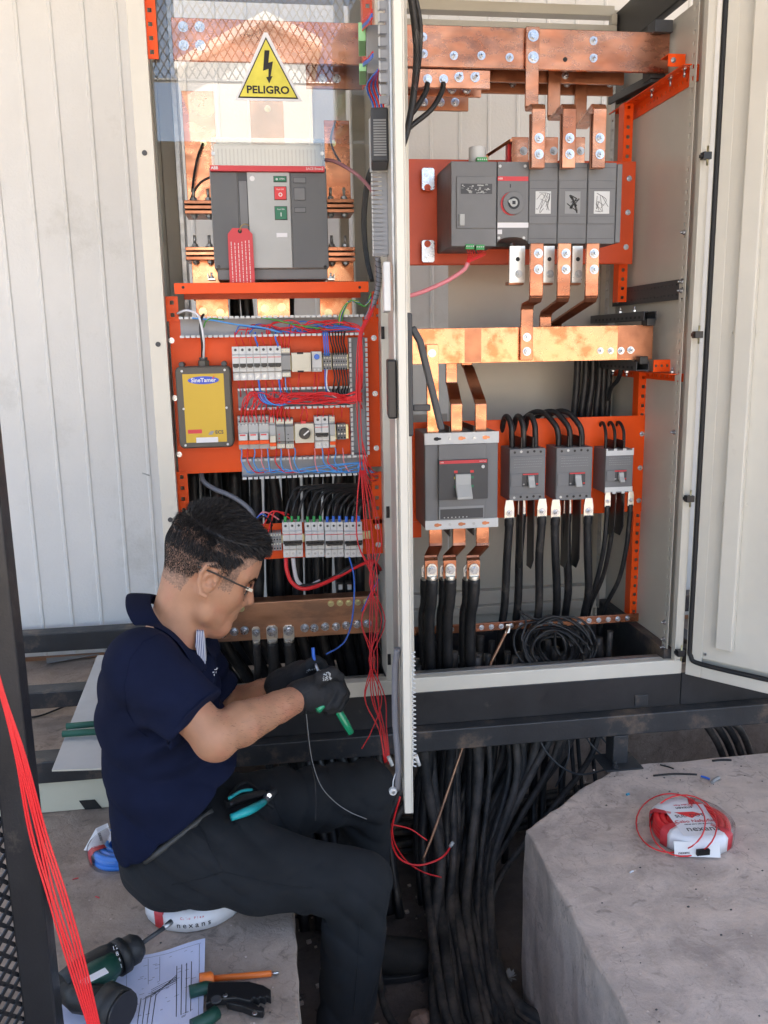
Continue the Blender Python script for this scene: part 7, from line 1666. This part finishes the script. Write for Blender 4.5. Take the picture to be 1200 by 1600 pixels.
cable('blue_wire_end','short fat blue wire end sticking up from the gloves','wire',[(493,1035,-.345),(490,1025,-.34),(489,1012,-.335)],.0034,M['wblue'],n=8)
# --- pliers in the pocket
o=thing('pliers','cutting pliers with black and turquoise grips lying in the trouser pocket','pliers',T(390,1262,-.56))
turq=mat('turquoise_grip',(.01,.36,.38),.35,var=.05)
def onT(px,py,off): 
    p,n=hit(tb,px,py); return (p+n*off) if p is not None else T(px,py,-.5)
H=[onT(422,1240,.012),onT(405,1258,.014),onT(388,1276,.014),onT(368,1283,.016)]
b=MB(); b.tube(catmull(H[1:],5),lambda t:.0065+.002*math.sin(t*PI),turq,12); b.build('grip',o,fixn=False)
G=[onT(412,1243,.010),onT(392,1250,.012),onT(372,1258,.013),onT(352,1268,.014)]
b=MB(); b.tube(catmull(G[:],5),lambda t:.0060+.002*math.sin(t*PI),M['blackp'],12); b.build('grip',o,fixn=False)
b=MB(); b.tube(catmull([onT(386,1247,.020),onT(370,1252,.0215),onT(352,1262,.021)],5),.0032,turq,8); b.build('grip_inlay',o,fixn=False)
b=MB(); b.tube([onT(405,1258,.013),onT(414,1249,.012),onT(427,1240,.010)],lambda t:.006+.004*math.sin(t*PI),M['plas_dd'],10); b.build('head',o,fixn=False)
q=onT(415,1249,.020); b=MB(); b.cyl(q,q+Vector((0,-.003,.001)),.0045,M['steel'],14); b.build('pivot',o)
b=MB(); pp=[onT(352+i*8.2,y,.002) for i,y in enumerate((1254,1243,1232,1226,1224,1228,1234,1243,1256,1262))]
b.tube(catmull(pp,4),.0032,glov,8); ho=b.build('pocket_glove' ,None,fixn=False); tag(ho,'edge of a dark spare glove bulging behind the pliers in the pocket','glove')
# --- wire coils he sits on
def coil(name,label,c,R,rm,hh,mt,wraps,film=True):
    o=thing(name,label,'wire coil',c); c=Vector(c); rnd=random.Random(int(R*1e4))
    b=MB(); n=48; hel=[]
    for lv in range(4):
        for ring in range(3):
            rr_=R-rm*.37-ring*rm*.62-rnd.uniform(0,.0015); zz=c.z+rm*.3+lv*(hh-rm*.5)/3
            b.tube([(c.x+rr_*math.cos(2*PI*k/n),c.y+rr_*math.sin(2*PI*k/n),zz+.0012*math.sin(3*2*PI*k/n+lv)) for k in range(n)],rm*.36,mt,6,closed=True)
    b.build('windings',o,fixn=False)
    return o
blw=mat('blue_insulation',(.03,.22,.70),.35,var=.08)
def wrap(o,c,R,Rin,a0,a1,z0,z1,mt,name='label_wrap',off=.0015):
    b=MB(); c=Vector(c); n=14; rows=[]
    for k in range(n+1):
        a=a0+(a1-a0)*k/n; d=Vector((math.cos(a),math.sin(a),0)); jit=.0006*math.sin(k*2.3)
        rows.append([c+d*(R+off+jit)+Vector((0,0,z0+.002)),c+d*(R+off+.001+jit)+Vector((0,0,z1-.006)),c+d*(R-.006)+Vector((0,0,z1+off+jit)),c+d*(Rin+.006)+Vector((0,0,z1+off-jit)),c+d*(Rin-off)+Vector((0,0,z1-.006)),c+d*(Rin-off)+Vector((0,0,z0+.002))])
    for r_ in rows: b.v+=[tuple(p) for p in r_]
    for k in range(n):
        for j in range(5): b.face([k*6+j,k*6+j+1,(k+1)*6+j+1,(k+1)*6+j],mt,True)
    w_=b.build(name,o,fixn=False); s=w_.modifiers.new('t','SOLIDIFY'); s.thickness=.0006; return w_
zc=.4705
C1=TZ(192,1322,zc+.02); C1=Vector((C1.x-.00,C1.y,zc))
c1=coil('wire_coil','blue wire coil in printed film on the concrete just behind the man',(C1.x,C1.y,zc),.066,.020,.030,blw,0)
wrap(c1,(C1.x,C1.y,zc),.068,.035,PI*.72,PI*1.12,0,.034,M['paperw']); wrap(c1,(C1.x,C1.y,zc),.069,.034,PI*1.10,PI*1.2,0,.034,M['redlab'],'red_band'); wrap(c1,(C1.x,C1.y,zc),.0695,.033,PI*.6,PI*1.7,0,.0345,M['bag'],'clear_film',.003)
q=T(200,1288,-.36)
b=MB(); A=[TZ(131,1328,.476),TZ(150,1294,.505),TZ(168,1286,.508),TZ(176,1310,.508),TZ(160,1330,.49)]; n=5; b.v+=[tuple(p) for p in A]+[tuple(p+Vector((0,0,-.001))) for p in A]; b.face(list(range(n)),M['paperw']); b.face(list(range(n,2*n))[::-1],M['paperw'])
for k in range(n): b.face([k,(k+1)%n,n+(k+1)%n,n+k],M['paperw'])
lf=b.build('loose_label',c1); 
p=TZ(156,1308,.509); text('nexans',p.x,p.y,.5098,.012,M['plas_dd'],lf,rot=(0,0,1.9),ext=.0002)
C2=Vector((T(292,1400,-.45).x+.012,-.402,zc))
c2=coil('wire_coil','white-labelled wire coil squashed under the seated man',(C2.x,C2.y,zc),.095,.022,.034,M['wwht'],0)
wrap(c2,(C2.x,C2.y,zc),.097,.055,PI*1.1,PI*1.95,0,.038,M['paperw']); wrap(c2,(C2.x,C2.y,zc),.0975,.055,PI*1.25,PI*1.32,0,.0385,M['redlab'],'red_band',.0022)
def curved_text(s,c,R,a0,z,size,mt,parent):
    a=a0
    for ch in s:
        d=Vector((math.cos(a),math.sin(a),0)); 
        if ch!=' ': text(ch,c[0]+d.x*R,c[1]+d.y*R,z,size,mt,parent,rot=(PI/2,0,a+PI/2),ext=.0002)
        a+=size*.72/R
curved_text('nexans',(C2.x,C2.y),.1000,PI*1.42,zc+.016,.016,M['ink'],c2); curved_text('Cabo Flex',(C2.x,C2.y),.1000,PI*1.44,zc+.031,.007,M['redlab'],c2)
# --- red coil on the right slab
zs=.4705; CR_=TZ(1080,1290,zs+.02); CR_.z=zs
rd=mat('red_insulation',(.72,.03,.035),.35,var=.08)
c3=coil('wire_coil','red wire coil with torn white printed wrapping on the right concrete block',tuple(CR_),.083,.022,.036,rd,0)
cR=(CR_.x,CR_.y,zs)
wrap(c3,cR,.085,.040,PI*1.16,PI*1.66,0,.039,M['paperw']); wrap(c3,cR,.085,.030,PI*.38,PI*.80,0,.039,M['paperw']); 
for a0,a1 in ((1.66,1.74),(.32,.385),(.80,.86),(1.09,1.16)): wrap(c3,cR,.0852,.038,PI*a0,PI*a1,0,.0392,M['redlab'],'red_band',.002)
wrap(c3,cR,.086,.035,-PI*.30,PI*.36,0,.041,M['bag'],'clear_film',.003)
b=MB(); b.xy([(CR_.x-.052,CR_.y-.068),(CR_.x+.030,CR_.y-.078),(CR_.x+.050,CR_.y+.045),(CR_.x-.045,CR_.y+.055)],zs+.0412,zs+.0418,M['paperw']); lw=b.build('paper_wrap',c3)
zt_=zs+.0422
for s_t,dx,dy,sz,mt_,rz in (('nexans',.0,-.048,.026,M['plas_dd'],-.10),('Cabo Naftoflex',.0,-.018,.015,M['redlab'],-.08),('cables para uso electrico',.0,-.029,.0062,M['plas_dd'],-.08),('SUL  DOT',-.003,.004,.015,M['plas_dd'],-.06),('snaxen',.0,.036,.014,M['plas_dd'],-.05+PI),('Cabo Flex',.0,.048,.009,M['redlab'],-.05+PI)):
    text(s_t,CR_.x+dx,CR_.y+dy,zt_,sz,mt_,lw,rot=(0,0,rz),ext=.0002)
b=MB(); b.v+=[(CR_.x-.03,CR_.y+.022,zt_),(CR_.x+.012,CR_.y+.018,zt_),(CR_.x+.028,CR_.y+.004,zt_),(CR_.x+.012,CR_.y+.002,zt_),(CR_.x-.002,CR_.y-.006,zt_),(CR_.x-.012,CR_.y+.004,zt_)]; b.face([0,1,2,3,4,5],rd); b.build('torn_hole',lw,fixn=False)
b=MB(); b.obox((CR_.x-.030,CR_.y-.083,zs+.018),(.046,-.010,0),(.0,.0004,0),(.0,.004,.015),M['white']); bl=b.build('bar_label',c3)
b=MB()
for k in range(26): xx=CR_.x-.035+k*.0011; b.box(xx,xx+.0006,CR_.y-.0945,CR_.y-.0880,zs+.010,zs+.022,M['ink'])
b.build('barcode_print',bl)
text('nexans',CR_.x-.058,CR_.y-.0815,zs+.012,.009,M['ink'],bl,rot=(PI/2,0,-.05),ext=.0002)
for (cx,cy,rx,ry,lb,ph) in ((1048,1286,54,46,'wide loose loop of red wire lying left over the red coil',0),(1068,1290,52,48,'tighter loose loop of red wire lying over the red coil',1)):
    pts=[]
    for k in range(28):
        a=2*PI*k/28+ph; X=cx+rx*math.cos(a); Yp=cy+ry*math.sin(a); zz=.474 if (X<1012 or Yp>1325) else .474+.044*min(1,max(0,(X-1012)/25))*min(1,max(0,(1338-Yp)/20))
        pts.append(TZ(X,Yp,zz+.002))
    b=MB(); b.tube(pts,.0016,rd,6,closed=True); tag(b.build('wire_loop',None,fixn=False),lb,'wire')
# debris on the slabs
rnd=random.Random(31)
def chip(px,py,z,L_,r,mt,lb,a,cat='scrap',nm='wire_scrap'):
    p=TZ(px,py,z+r); d=Vector((math.cos(a),math.sin(a),0))*L_/2; b=MB(); b.tube(catmull([p-d,p+Vector((-d.y,d.x,0))*.12,p+d],4),r,mt,6); return tag(b.build(nm,None,fixn=False),lb,cat)
chip(1055,1211,.4705,.11,.0025,M['blackp'],'long black cable scrap lying below the right beam',-.12)
chip(1042,1198,.4705,.035,.0022,M['blackp'],'short curled black scrap above the long one',-.8)
chip(1128,1188,.4705,.05,.003,M['blackp'],'black scrap with bright end near the back of the right block',-.1)
chip(1102,1215,.4705,.022,.0028,M['wblue'],'dark blue wire scrap near the red coil',-.9)
chip(1118,1219,.4705,.035,.0045,M['plas_m'],'stubby grey tube scrap on the right block',.6)
chip(981,1241,.4705,.008,.003,mat('blue_scrap',(.05,.3,.45),.5),'tiny turquoise scrap left of the red coil',.3)
chip(987,1362,.4705,.010,.0016,M['wwht'],'tiny white scrap in front of the red coil',.4)
chip(118,1373,.4705,.012,.0012,M['redlab'],'tiny red flake on the left concrete, upper of two',.3)
chip(152,1402,.4705,.010,.0012,M['redlab'],'tiny red flake on the left concrete, lower of two',-.6)
o=None; b=MB()
for k in range(170):
    px=rnd.uniform(900,1200) if k%2 else rnd.uniform(90,460); py=rnd.uniform(1195,1600) if k%2 else rnd.uniform(1290,1600)
    if k%2==0 and k<90: px,py=rnd.uniform(905,1200),rnd.uniform(1185,1260)
    p=TZ(px,py,.4712); 
    if p.x<.57 and p.x>-.01: continue
    s=rnd.uniform(.0005,.0015); b.obox(p,(s*1.5,s*.4,0),(-s*.3,s,.0002),(0,0,s*.4),M['conc'] if rnd.random()<.7 else M['plas_dd'])
tag(b.build('grit'),'scattered grit and crumbs on the concrete blocks','grit',kind='stuff')
# --- paper with wiring drawing
zp=.4728; PP=[TZ(91,1520,zp),TZ(321,1472,zp),TZ(317,1610,zp),TZ(96,1680,zp)]
paper=mat('bluish_white_paper',(.62,.66,.84),.6,var=.03)
o=thing('drawing_sheet','white sheet with a printed wiring diagram lying under the drill','paper',(sum((p.x for p in PP))/4,sum((p.y for p in PP))/4,.4705))
b=MB(); n=16
def pq(u,v): return PP[0].lerp(PP[1],u).lerp(PP[3].lerp(PP[2],u),v)
for j in range(n+1):
    for i in range(n+1):
        p=pq(i/n,j/n); e=max(0,(i/n-.75))*.03+max(0,.2-j/n)*.06*math.sin(i/n*5)**2; b.v.append((p.x,p.y,zp-.001+e*.5+.0012*math.sin(i*.9)*math.sin(j*.7)))
for j in range(n):
    for i in range(n): b.face([j*(n+1)+i,j*(n+1)+i+1,(j+1)*(n+1)+i+1,(j+1)*(n+1)+i],paper,True)
sh=b.build('sheet',o,fixn=False)
def pz(u,v):
    p=pq(u,v); i,j=u*n,v*n; e=max(0,(u-.75))*.03+max(0,.2-v)*.06*math.sin(u*5)**2; return Vector((p.x,p.y,zp-.001+e*.5+.0012*math.sin(i*.9)*math.sin(j*.7)+.0007))
b=MB()
def line(a,c,w=.0008):
    for k in range(8):
        p=pz(*[a[i]+(c[i]-a[i])*k/8 for i in (0,1)]); q=pz(*[a[i]+(c[i]-a[i])*(k+1)/8 for i in (0,1)]); d=(q-p)
        if d.length<1e-6: continue
        s=Vector((-d.y,d.x,0)).normalized()*w/2; i0=len(b.v); b.v+=[tuple(p-s),tuple(p+s),tuple(q+s),tuple(q-s)]; b.face([i0,i0+1,i0+2,i0+3],M['ink'])
for k in range(4):
    line((.80+.035*k,.22),(.80+.035*k,.78),.0011); line((.55-.03*k+.1,.50+.0),(.80,.33+.02*k)) ; line((.55+.035*k,.48),(.50+.035*k,.98),.0011)
for k in range(4): line((.62,.42+.02*k),(.80,.36+.02*k))
line((.03,.04),(.97,.05),.0006); line((.96,.06),(.965,.95),.0006); line((.45,.06),(.45,.5),.0005); line((.60,.06),(.60,.35),.0005); line((.68,.06),(.68,.35),.0005)
rnd=random.Random(13)
for k in range(46): u,v=rnd.uniform(.46,.93),rnd.uniform(.08,.95); line((u,v),(u+rnd.uniform(.01,.04),v-.004),.0006)
b.build('printed_diagram',sh,fixn=False)
# --- cordless drill (lying, chuck up right, battery down right)
zd=.4705
o=thing('cordless_drill','black and dark green cordless drill with a long bit lying on the drawing','drill',TZ(170,1530,zd))
dg=mat('dark_green_drill_plastic',(.008,.055,.040),.45,var=.1); db=mat('black_drill_rubber',(.016,.017,.018),.5,var=.2,bump=.3,bs=300)
def D(px,py,zz): return TZ(px,py,zd+zz)
b=MB(); b.tube([D(100,1545,.034),D(125,1528,.036),D(165,1506,.038),D(185,1496,.038)],lambda t:.027+.004*math.sin(t*PI),db,18); b.build('motor_housing',o,fixn=False)
b=MB(); b.tube([D(118,1545,.045),D(150,1524,.05),D(178,1506,.048)],lambda t:.020+.004*math.sin(t*PI),dg,14); b.build('green_shell',o,fixn=False)
b=MB(); b.tube([D(181,1499,.038),D(194,1491,.038)],.0305,db,24); cr=b.build('torque_collar',o,fixn=False)
for k,ch in enumerate(('12','8','4','1')): q=D(180+k*3.2,1481+k*9.5,.066-.006*k); text(ch,q.x,q.y,q.z,.010,M['white'],cr,rot=(.5,0,.4),ext=.0003)
b=MB(); b.tube([D(194,1491,.038),D(210,1482,.038),D(218,1477,.038)],lambda t:.026 if t<.6 else .019,db,20); b.build('chuck',o,fixn=False)
b=MB(); b.tube([D(216,1478,.038),D(240,1461,.040),D(256,1450,.042)],.0042,M['plas_dd'],8); b.tube([D(256,1450,.042),D(268,1440,.043)],.0052,M['galv'],8); b.build('bit_holder',o,fixn=False)
b=MB(); b.tube([D(108,1545,.032),D(125,1560,.034),D(148,1562,.034),D(175,1570,.036)],lambda t:.022+.003*t,db,14); b.build('grip',o,fixn=False)
b=MB(); b.tube([D(162,1568,.036),D(188,1580,.034)],.034,db,20); bt=b.build('battery',o,fixn=False); b=MB(); b.tube([D(187.5,1579.5,.034),D(193,1582,.034)],.032,M['blackp'],20); b.build('battery_cap',bt,fixn=False)
b=MB(); b.tube([D(160,1540,.036),D(172,1533,.034),D(178,1522,.034)],.009,dg,8); b.build('trigger_guard',o,fixn=False)
b=MB(); q=D(147,1526,.074); b.obox(q,(.018,.012,0),(-.004,.006,0),(0,0,.0006),M['paperw']); b.build('code_sticker',o)
# --- screwdriver
o=thing('screwdriver','orange insulated screwdriver lying above the crimping pliers','screwdriver',TZ(360,1528,zd))
ors=mat('orange_insulation',(.75,.17,.03),.4)
b=MB(); b.tube([D(312,1533,.014),D(330,1530,.014),D(334,1529,.014)],lambda t:.0125 if t<.8 else .009,ors,14); b.build('handle',o,fixn=False)
b=MB(); b.tube([D(334,1529,.010),D(380,1525,.008),D(424,1521,.006)],.0052,ors,10); b.build('sleeved_shaft',o,fixn=False)
b=MB(); b.tube([D(424,1521,.006),D(435,1520,.005)],.0030,M['steel'],8); b.build('tip',o,fixn=False)
# --- crimping pliers
o=thing('crimping_pliers','black crimping pliers with green grips lying at the sheet\'s right edge','pliers',TZ(370,1565,zd))
def flat(name,pxs,z0_,z1_,mt,bv=.002): b=MB(); b.xy([(p.x,p.y) for p in [TZ(px,py,zd+z0_) for px,py in pxs]],zd+z0_,zd+z1_,mt); return b.build(name,o,bv)
jm=mat('black_burnished_steel',(.025,.025,.027),.35,metal=.5)
flat('upper_jaw',[(326,1545),(390,1544),(412,1550),(424,1557),(424,1570),(417,1567),(414,1571),(407,1568),(404,1572),(397,1569),(392,1575),(370,1570),(340,1572),(322,1580)],.010,.024,jm)
flat('lower_jaw',[(352,1571),(372,1574),(392,1576),(400,1580),(405,1584),(408,1581),(414,1586),(411,1592),(395,1590),(378,1583),(356,1578)],.004,.018,jm)
b=MB(); b.tube([D(340,1546,.012),D(322,1543,.014),D(296,1550,.014)],.0105,dg,10); b.build('grip',o,fixn=False)
b=MB(); b.tube([D(338,1582,.012),D(325,1592,.014),D(300,1604,.014)],.0115,dg,10); b.build('grip',o,fixn=False)
b=MB(); q=D(338,1563,.0245); b.cyl(q,q+Vector((0,0,.003)),.0085,M['plas_dd'],14); b.build('ratchet_wheel',o); 
for (px,py) in ((352,1556),(398,1584)): q=D(px,py,.0245); b=MB(); b.cyl(q,q+Vector((0,0,.002)),.004,M['steel'],10); b.build('rivet',o)
# --- mesh door and post at the far left, close to the camera
P1=T(88,1600,-.80); XR=P1.x; 
o=thing('mesh_gate','black steel gate with expanded metal mesh at the left edge, close to the camera','gate',(XR-.05,-.8,.47))
xr=TZ(88,1600,T(88,1600,-.80).z).x
b=MB(); b.box(XR-.045,XR,-.80,-.76,.472,1.9,M['black']); b.build('upright',o,.003)
mb_=MB(); y0_=-.79; 
ym=-.795
dirg=Vector((-.62,-.78,0)).normalized(); G0=Vector((XR-.045,-.795,0))
gm2=mat('glossy_black_mesh',(.02,.02,.022),.25)
st=.022; hz=.0125; rows=int(.85/hz); cols=12
for r_ in range(rows):
    for c in range(cols):
        for sg in (1,-1):
            a0=(c+(r_%2)*.5)*st; z=.50+r_*hz; p=G0+dirg*(a0)+Vector((0,0,z)); q=G0+dirg*(a0+st*.5)+Vector((0,0,z+sg*hz)); p=p+dirg.cross(Vector((0,0,1)))*.002*sg
            mb_.obox((p+q)/2,(q-p)/2,dirg.cross(Vector((0,0,1)))*.0011,(q-p).cross(dirg.cross(Vector((0,0,1)))).normalized()*.0030,gm2)
mb_.build('expanded_mesh',o)
b=MB(); c=G0+dirg*.30; b.box(c.x-.02,c.x+.02,c.y-.02,c.y+.02,.48,1.34,M['black']); b.build('upright',o,.002)
b=MB(); b.obox(G0+dirg*.14+Vector((0,0,1.345)),dirg*.14,dirg.cross(Vector((0,0,1)))*.012,(0,0,.012),M['black']); b.build('cross_bar',o,.002)
rnd=random.Random(2)
for k in range(7):
    s=k-3
    u=rnd.uniform(-1,1); pts=[(-30+s*1.5,960,-1.02),(1+s*1.5,1075+s*2,-1.02),(31+s*2.6+u,1180,-1.02),(60+s*4.2-u*2,1300,-1.02),(88+s*5.2+u*2,1400,-1.03),(118+s*4.6,1500,-1.04),(146+s*3.0,1600,-1.05),(168+s*2,1680,-1.06)]
    cable('hanging_wire','bright red wire near the camera, %s from the left at the bottom edge'%ORD[k],'wire',pts,.0013,M['wred'],'taut bright red wires beside the mesh gate',n=8)
# --- things at the left behind the man
Yb=-.035
x0,x1,z0,z1=RC(60,1242,260,1262,Yb); b=MB(); b.box(-.75,-.26,-.018,-.012,.4725,.5505,mat('cream_board',(.60,.57,.44),.6,var=.06)); o=b.build('board',None); tag(o,'cream board standing under the front skid rail behind the man','board')
b=MB(); A=[T(123,1251,-.019),T(148,1249,-.019),T(160,1263,-.019),T(133,1265,-.019)]; b.v+=[tuple(p) for p in A]; b.face([0,1,2,3],M['ink']); b.build('black_patch',o,fixn=False); b.v=[]
o=thing('grey_panel','pale grey panel laid over the skid rails behind the man','panel',(-.5,.3,.61)); pt=[TZ(81,1203,.622),TZ(152,1024,.612),TZ(230,1020,.612),TZ(230,1198,.622)]
b=MB(); b.v+=[tuple(p) for p in pt]+[tuple(p-Vector((0,0,.004))) for p in pt]; b.face([0,1,2,3],M['wood']); b.face([7,6,5,4],M['wood'])
for k in range(4): b.face([k,(k+1)%4,4+(k+1)%4,4+k],M['beige'])
b.build('sheet',o)
for (ya,yb_,yy,lb) in ((1128,1140,1134,'dark green padded strap, farther of two on the grey panel'),(1140,1151,1146,'dark green padded strap, nearer of two on the grey panel')):
    A=TZ(98 if ya>1130 else 104,yy+1,.632); Bq=TZ(230,yy-6,.632); b=MB(); b.tube([A,A.lerp(Bq,.3)+Vector((0,0,.002)),Bq],.0085,mat('green_webbing',(.012,.09,.06),.6),8); tag(b.build('green_strap',None,fixn=False),lb,'strap')
A=[TZ(72,1023,.475),TZ(73,1037,.475),TZ(190,1017,.478),TZ(190,1003,.478)]; b=MB(); b.v+=[tuple(p) for p in A]+[tuple(p+Vector((0,0,.003))) for p in A]; b.face([3,2,1,0],M['plas_m']); b.face([4,5,6,7],M['plas_m'])
for k in range(4): b.face([k,(k+1)%4,4+(k+1)%4,4+k],M['plas_m'])
tag(b.build('metal_strip',None),'flat grey sheet strip on the floor behind the skid frame','strip')
cable('floor_cable','thin black cable lying in a curve on the floor behind the skid frame','cable',[tuple(TZ(*p,.475)) for p in ((30,1122),(60,1119),(90,1108),(125,1093))],.003,M['blackp'],px=False)
# --- heavy cables in the trench
rnd=random.Random(42)
heavy=[]
for k in range(46):
    t=k/45
    xb=(660+t*222+rnd.uniform(-12,12)) if k>2 else (612,632,690)[k]            # photo column where it leaves the frame at the bottom
    xt=650+t*270+rnd.uniform(-16,16)
    Yt=.12+.22*rnd.random(); zt_=.74
    r_=rnd.uniform(.0075,.0145)
    top=T(xt,1150,Yt); b0=TZ(xb,1600,.03)
    lvl=rnd.uniform(0,.055)
    X1=min(.49,max(.20,b0.x*1.0+.03)) if k>2 else .13+.04*k; 
    p=[(top.x,Yt,.72),(top.x-.005,Yt-.01,.55),(min(top.x,X1+.18),Yt-.03,.38),(X1+.06,Yt-.10,.20),(X1+.02,Yt-.22,.08+lvl),(X1-.01+rnd.uniform(-.02,.02),-.30,.03+lvl),(b0.x+.02+rnd.uniform(-.02,.02),-.46,.025+lvl),(b0.x+.0,-.60,r_+.004+lvl*.6),(b0.x-.02+rnd.uniform(-.02,.02),-.95,r_+.004+lvl*.4),(b0.x-.03,-1.5,r_+.01)]
    cable('trench_cable','heavy dusty black cable running down the trench, '+(ORD[k]+' from the left' if k<23 else ORD[45-k]+' from the right'),'cable',p,r_,M['rubber2'],'heavy black cables in the trench',px=False,n=12,sub=8)
for k in range(9):
    X=.70+.028*k; Y=.20+.03*(k%4); p=[(X,Y,.75),(X-.01,Y,.55),(X-.05,Y-.01,.38),(X-.13-.01*k,Y-.06,.22),(X-.22-.02*k,Y-.18,.10),(X-.30-.02*k,-.30,.04+.01*(k%3)),(.46-.015*k,-.65,.02),(.44-.02*k,-1.2,.02)]
    cable('trench_cable','thinner black cable sweeping from the right into the trench, %s from the left'%ORD[k],'cable',p,rnd.uniform(.006,.0095),M['rubber2'],'thinner cables sweeping into the trench',px=False,n=10,sub=8)
for k in range(4):
    p=[T(1090+k*14,1118,.18),T(1108+k*16,1140,.20),T(1125+k*15,1170,.22),T(1140+k*14,1215,.24),T(1150+k*14,1260,.26)]
    cable('trench_cable','black cable dropping behind the right block under the beam, %s from the left'%ORD[k],'cable',p,.010,M['rubber2'],'cables dropping behind the right block',px=False,n=10)
for k in range(7):
    zz=.03+.022*(k%4); Y=.34+.03*(k//2)
    cable('trench_cable','black cable lying across the back of the trench, %s from the front'%ORD[k],'cable',[(.02+.01*k,Y-.05,zz+.08),(.20,Y-.02,zz+.03),(.45,Y,zz+.02),(.75,Y+.01,zz+.05),(1.3,Y,zz+.10)],.0095,M['rubber2'],'cables lying across the back of the trench',px=False,n=10)
cable('earth_wire','brown braided lead hanging down through the cables of the trench','wire',[(740,1120,.10),(722,1170,.06),(700,1235,.02),(678,1300,-.03),(660,1345,-.06)],.0036,M['cuearth'])
for k,pts in enumerate((((840,1150,.10),(856,1178,.08),(880,1200,.06),(910,1210,.03),(955,1200,.0)),((888,1148,.12),(889,1180,.1),(880,1205,.09),(868,1230,.1)),((912,1145,.10),(925,1165,.08),(945,1185,.06),(955,1198,.03)),((938,1150,.06),(953,1168,.04),(966,1190,.02),(972,1205,.0)))):
    cable('thin_cable','thin grey cable sagging under the front beam, %s from the left'%ORD[k],'cable',pts,.0025,M['plas_dd'],'thin cables sagging under the beam',n=6)
for k,(pts,lb) in enumerate(((((625,1245,-.22),(614,1285,-.22),(612,1315,-.2),(625,1342,-.2),(655,1352,-.2),(690,1340,-.2),(706,1320,-.2)),'red wire hooked under the knee and rising to a crimped end'),(((612,1290,-.21),(617,1318,-.19),(635,1345,-.18),(660,1362,-.18),(690,1371,-.18)),'red wire tail pointing right among the cables'),(((611,1288,-.22),(640,1295,-.2),(660,1308,-.2),(667,1313,-.2)),'short red wire above the loop ending near the brown lead'))):
    cable('red_wire',lb,'wire',pts,.0024 if k==0 else .0016,M['wred'],n=6)
b=MB(); b.cyl(T(703,1323,-.2),T(708,1316,-.2),.0042,M['plas_l'],10); tag(b.build('wire_tip',None),'small grey crimp on the end of the red wire loop','ferrule')
# white pegs imitate light flecks at the door foot, a rag, a stone
for k,(a,c) in enumerate((((607,1182),(613,1196)),((650,1180),(655,1196)))):
    b=MB(); b.cyl(T(*a,-.28),T(*c,-.28),.0042,M['plas_w'],8); tag(b.build('ferrule',None),'white peg imitating a light fleck at the foot of the open door, %s side'%('left' if k==0 else 'right'),'ferrule')
p=TZ(797,1527,.07); b=MB()
for k in range(26):
    a=rnd.uniform(0,2*PI); d=Vector((math.cos(a),math.sin(a)*1.2,rnd.uniform(.0,.7)))*rnd.uniform(.008,.022); w_=Vector((-d.y,d.x,.0))*.16; i0=len(b.v); b.v+=[tuple(p),tuple(p+d*.6+w_),tuple(p+d),tuple(p+d*.6-w_)]; b.face([i0,i0+1,i0+2,i0+3],M['plas_m'])
tag(b.build('feather_tuft',None,fixn=False),'small grey feathery tuft caught on the trench cables','tuft')
bm=bmesh.new(); bmesh.ops.create_icosphere(bm,subdivisions=3,radius=.030); 
for v in bm.verts: v.co*=1+.25*noise.noise(v.co*60); v.co.z*=.7
me=bpy.data.meshes.new('stone'); bm.to_mesh(me); bm.free(); me.materials.append(mat('brown_stone',(.26,.17,.13),.9,var=.2,vs=30,bump=.5,bs=150)); so=bpy.data.objects.new('stone',me); COL.objects.link(so); so.location=TZ(659,1596,.02); tag(so,'brown stone on the trench floor at the bottom edge','stone')
b=MB(); rnd=random.Random(6)
for k in range(420):
    X=rnd.uniform(.02,.53); Y=rnd.uniform(-1.0,.3); s=rnd.uniform(.001,.006); b.obox((X,Y,s*.5),(s,s*.3,0),(-s*.2,s*.8,.0),(0,0,s*.6),M['conc'] if rnd.random()<.35 else M['soil'])
tag(b.build('rubble'),'loose crumbs of soil and concrete on the trench floor','rubble',kind='stuff')
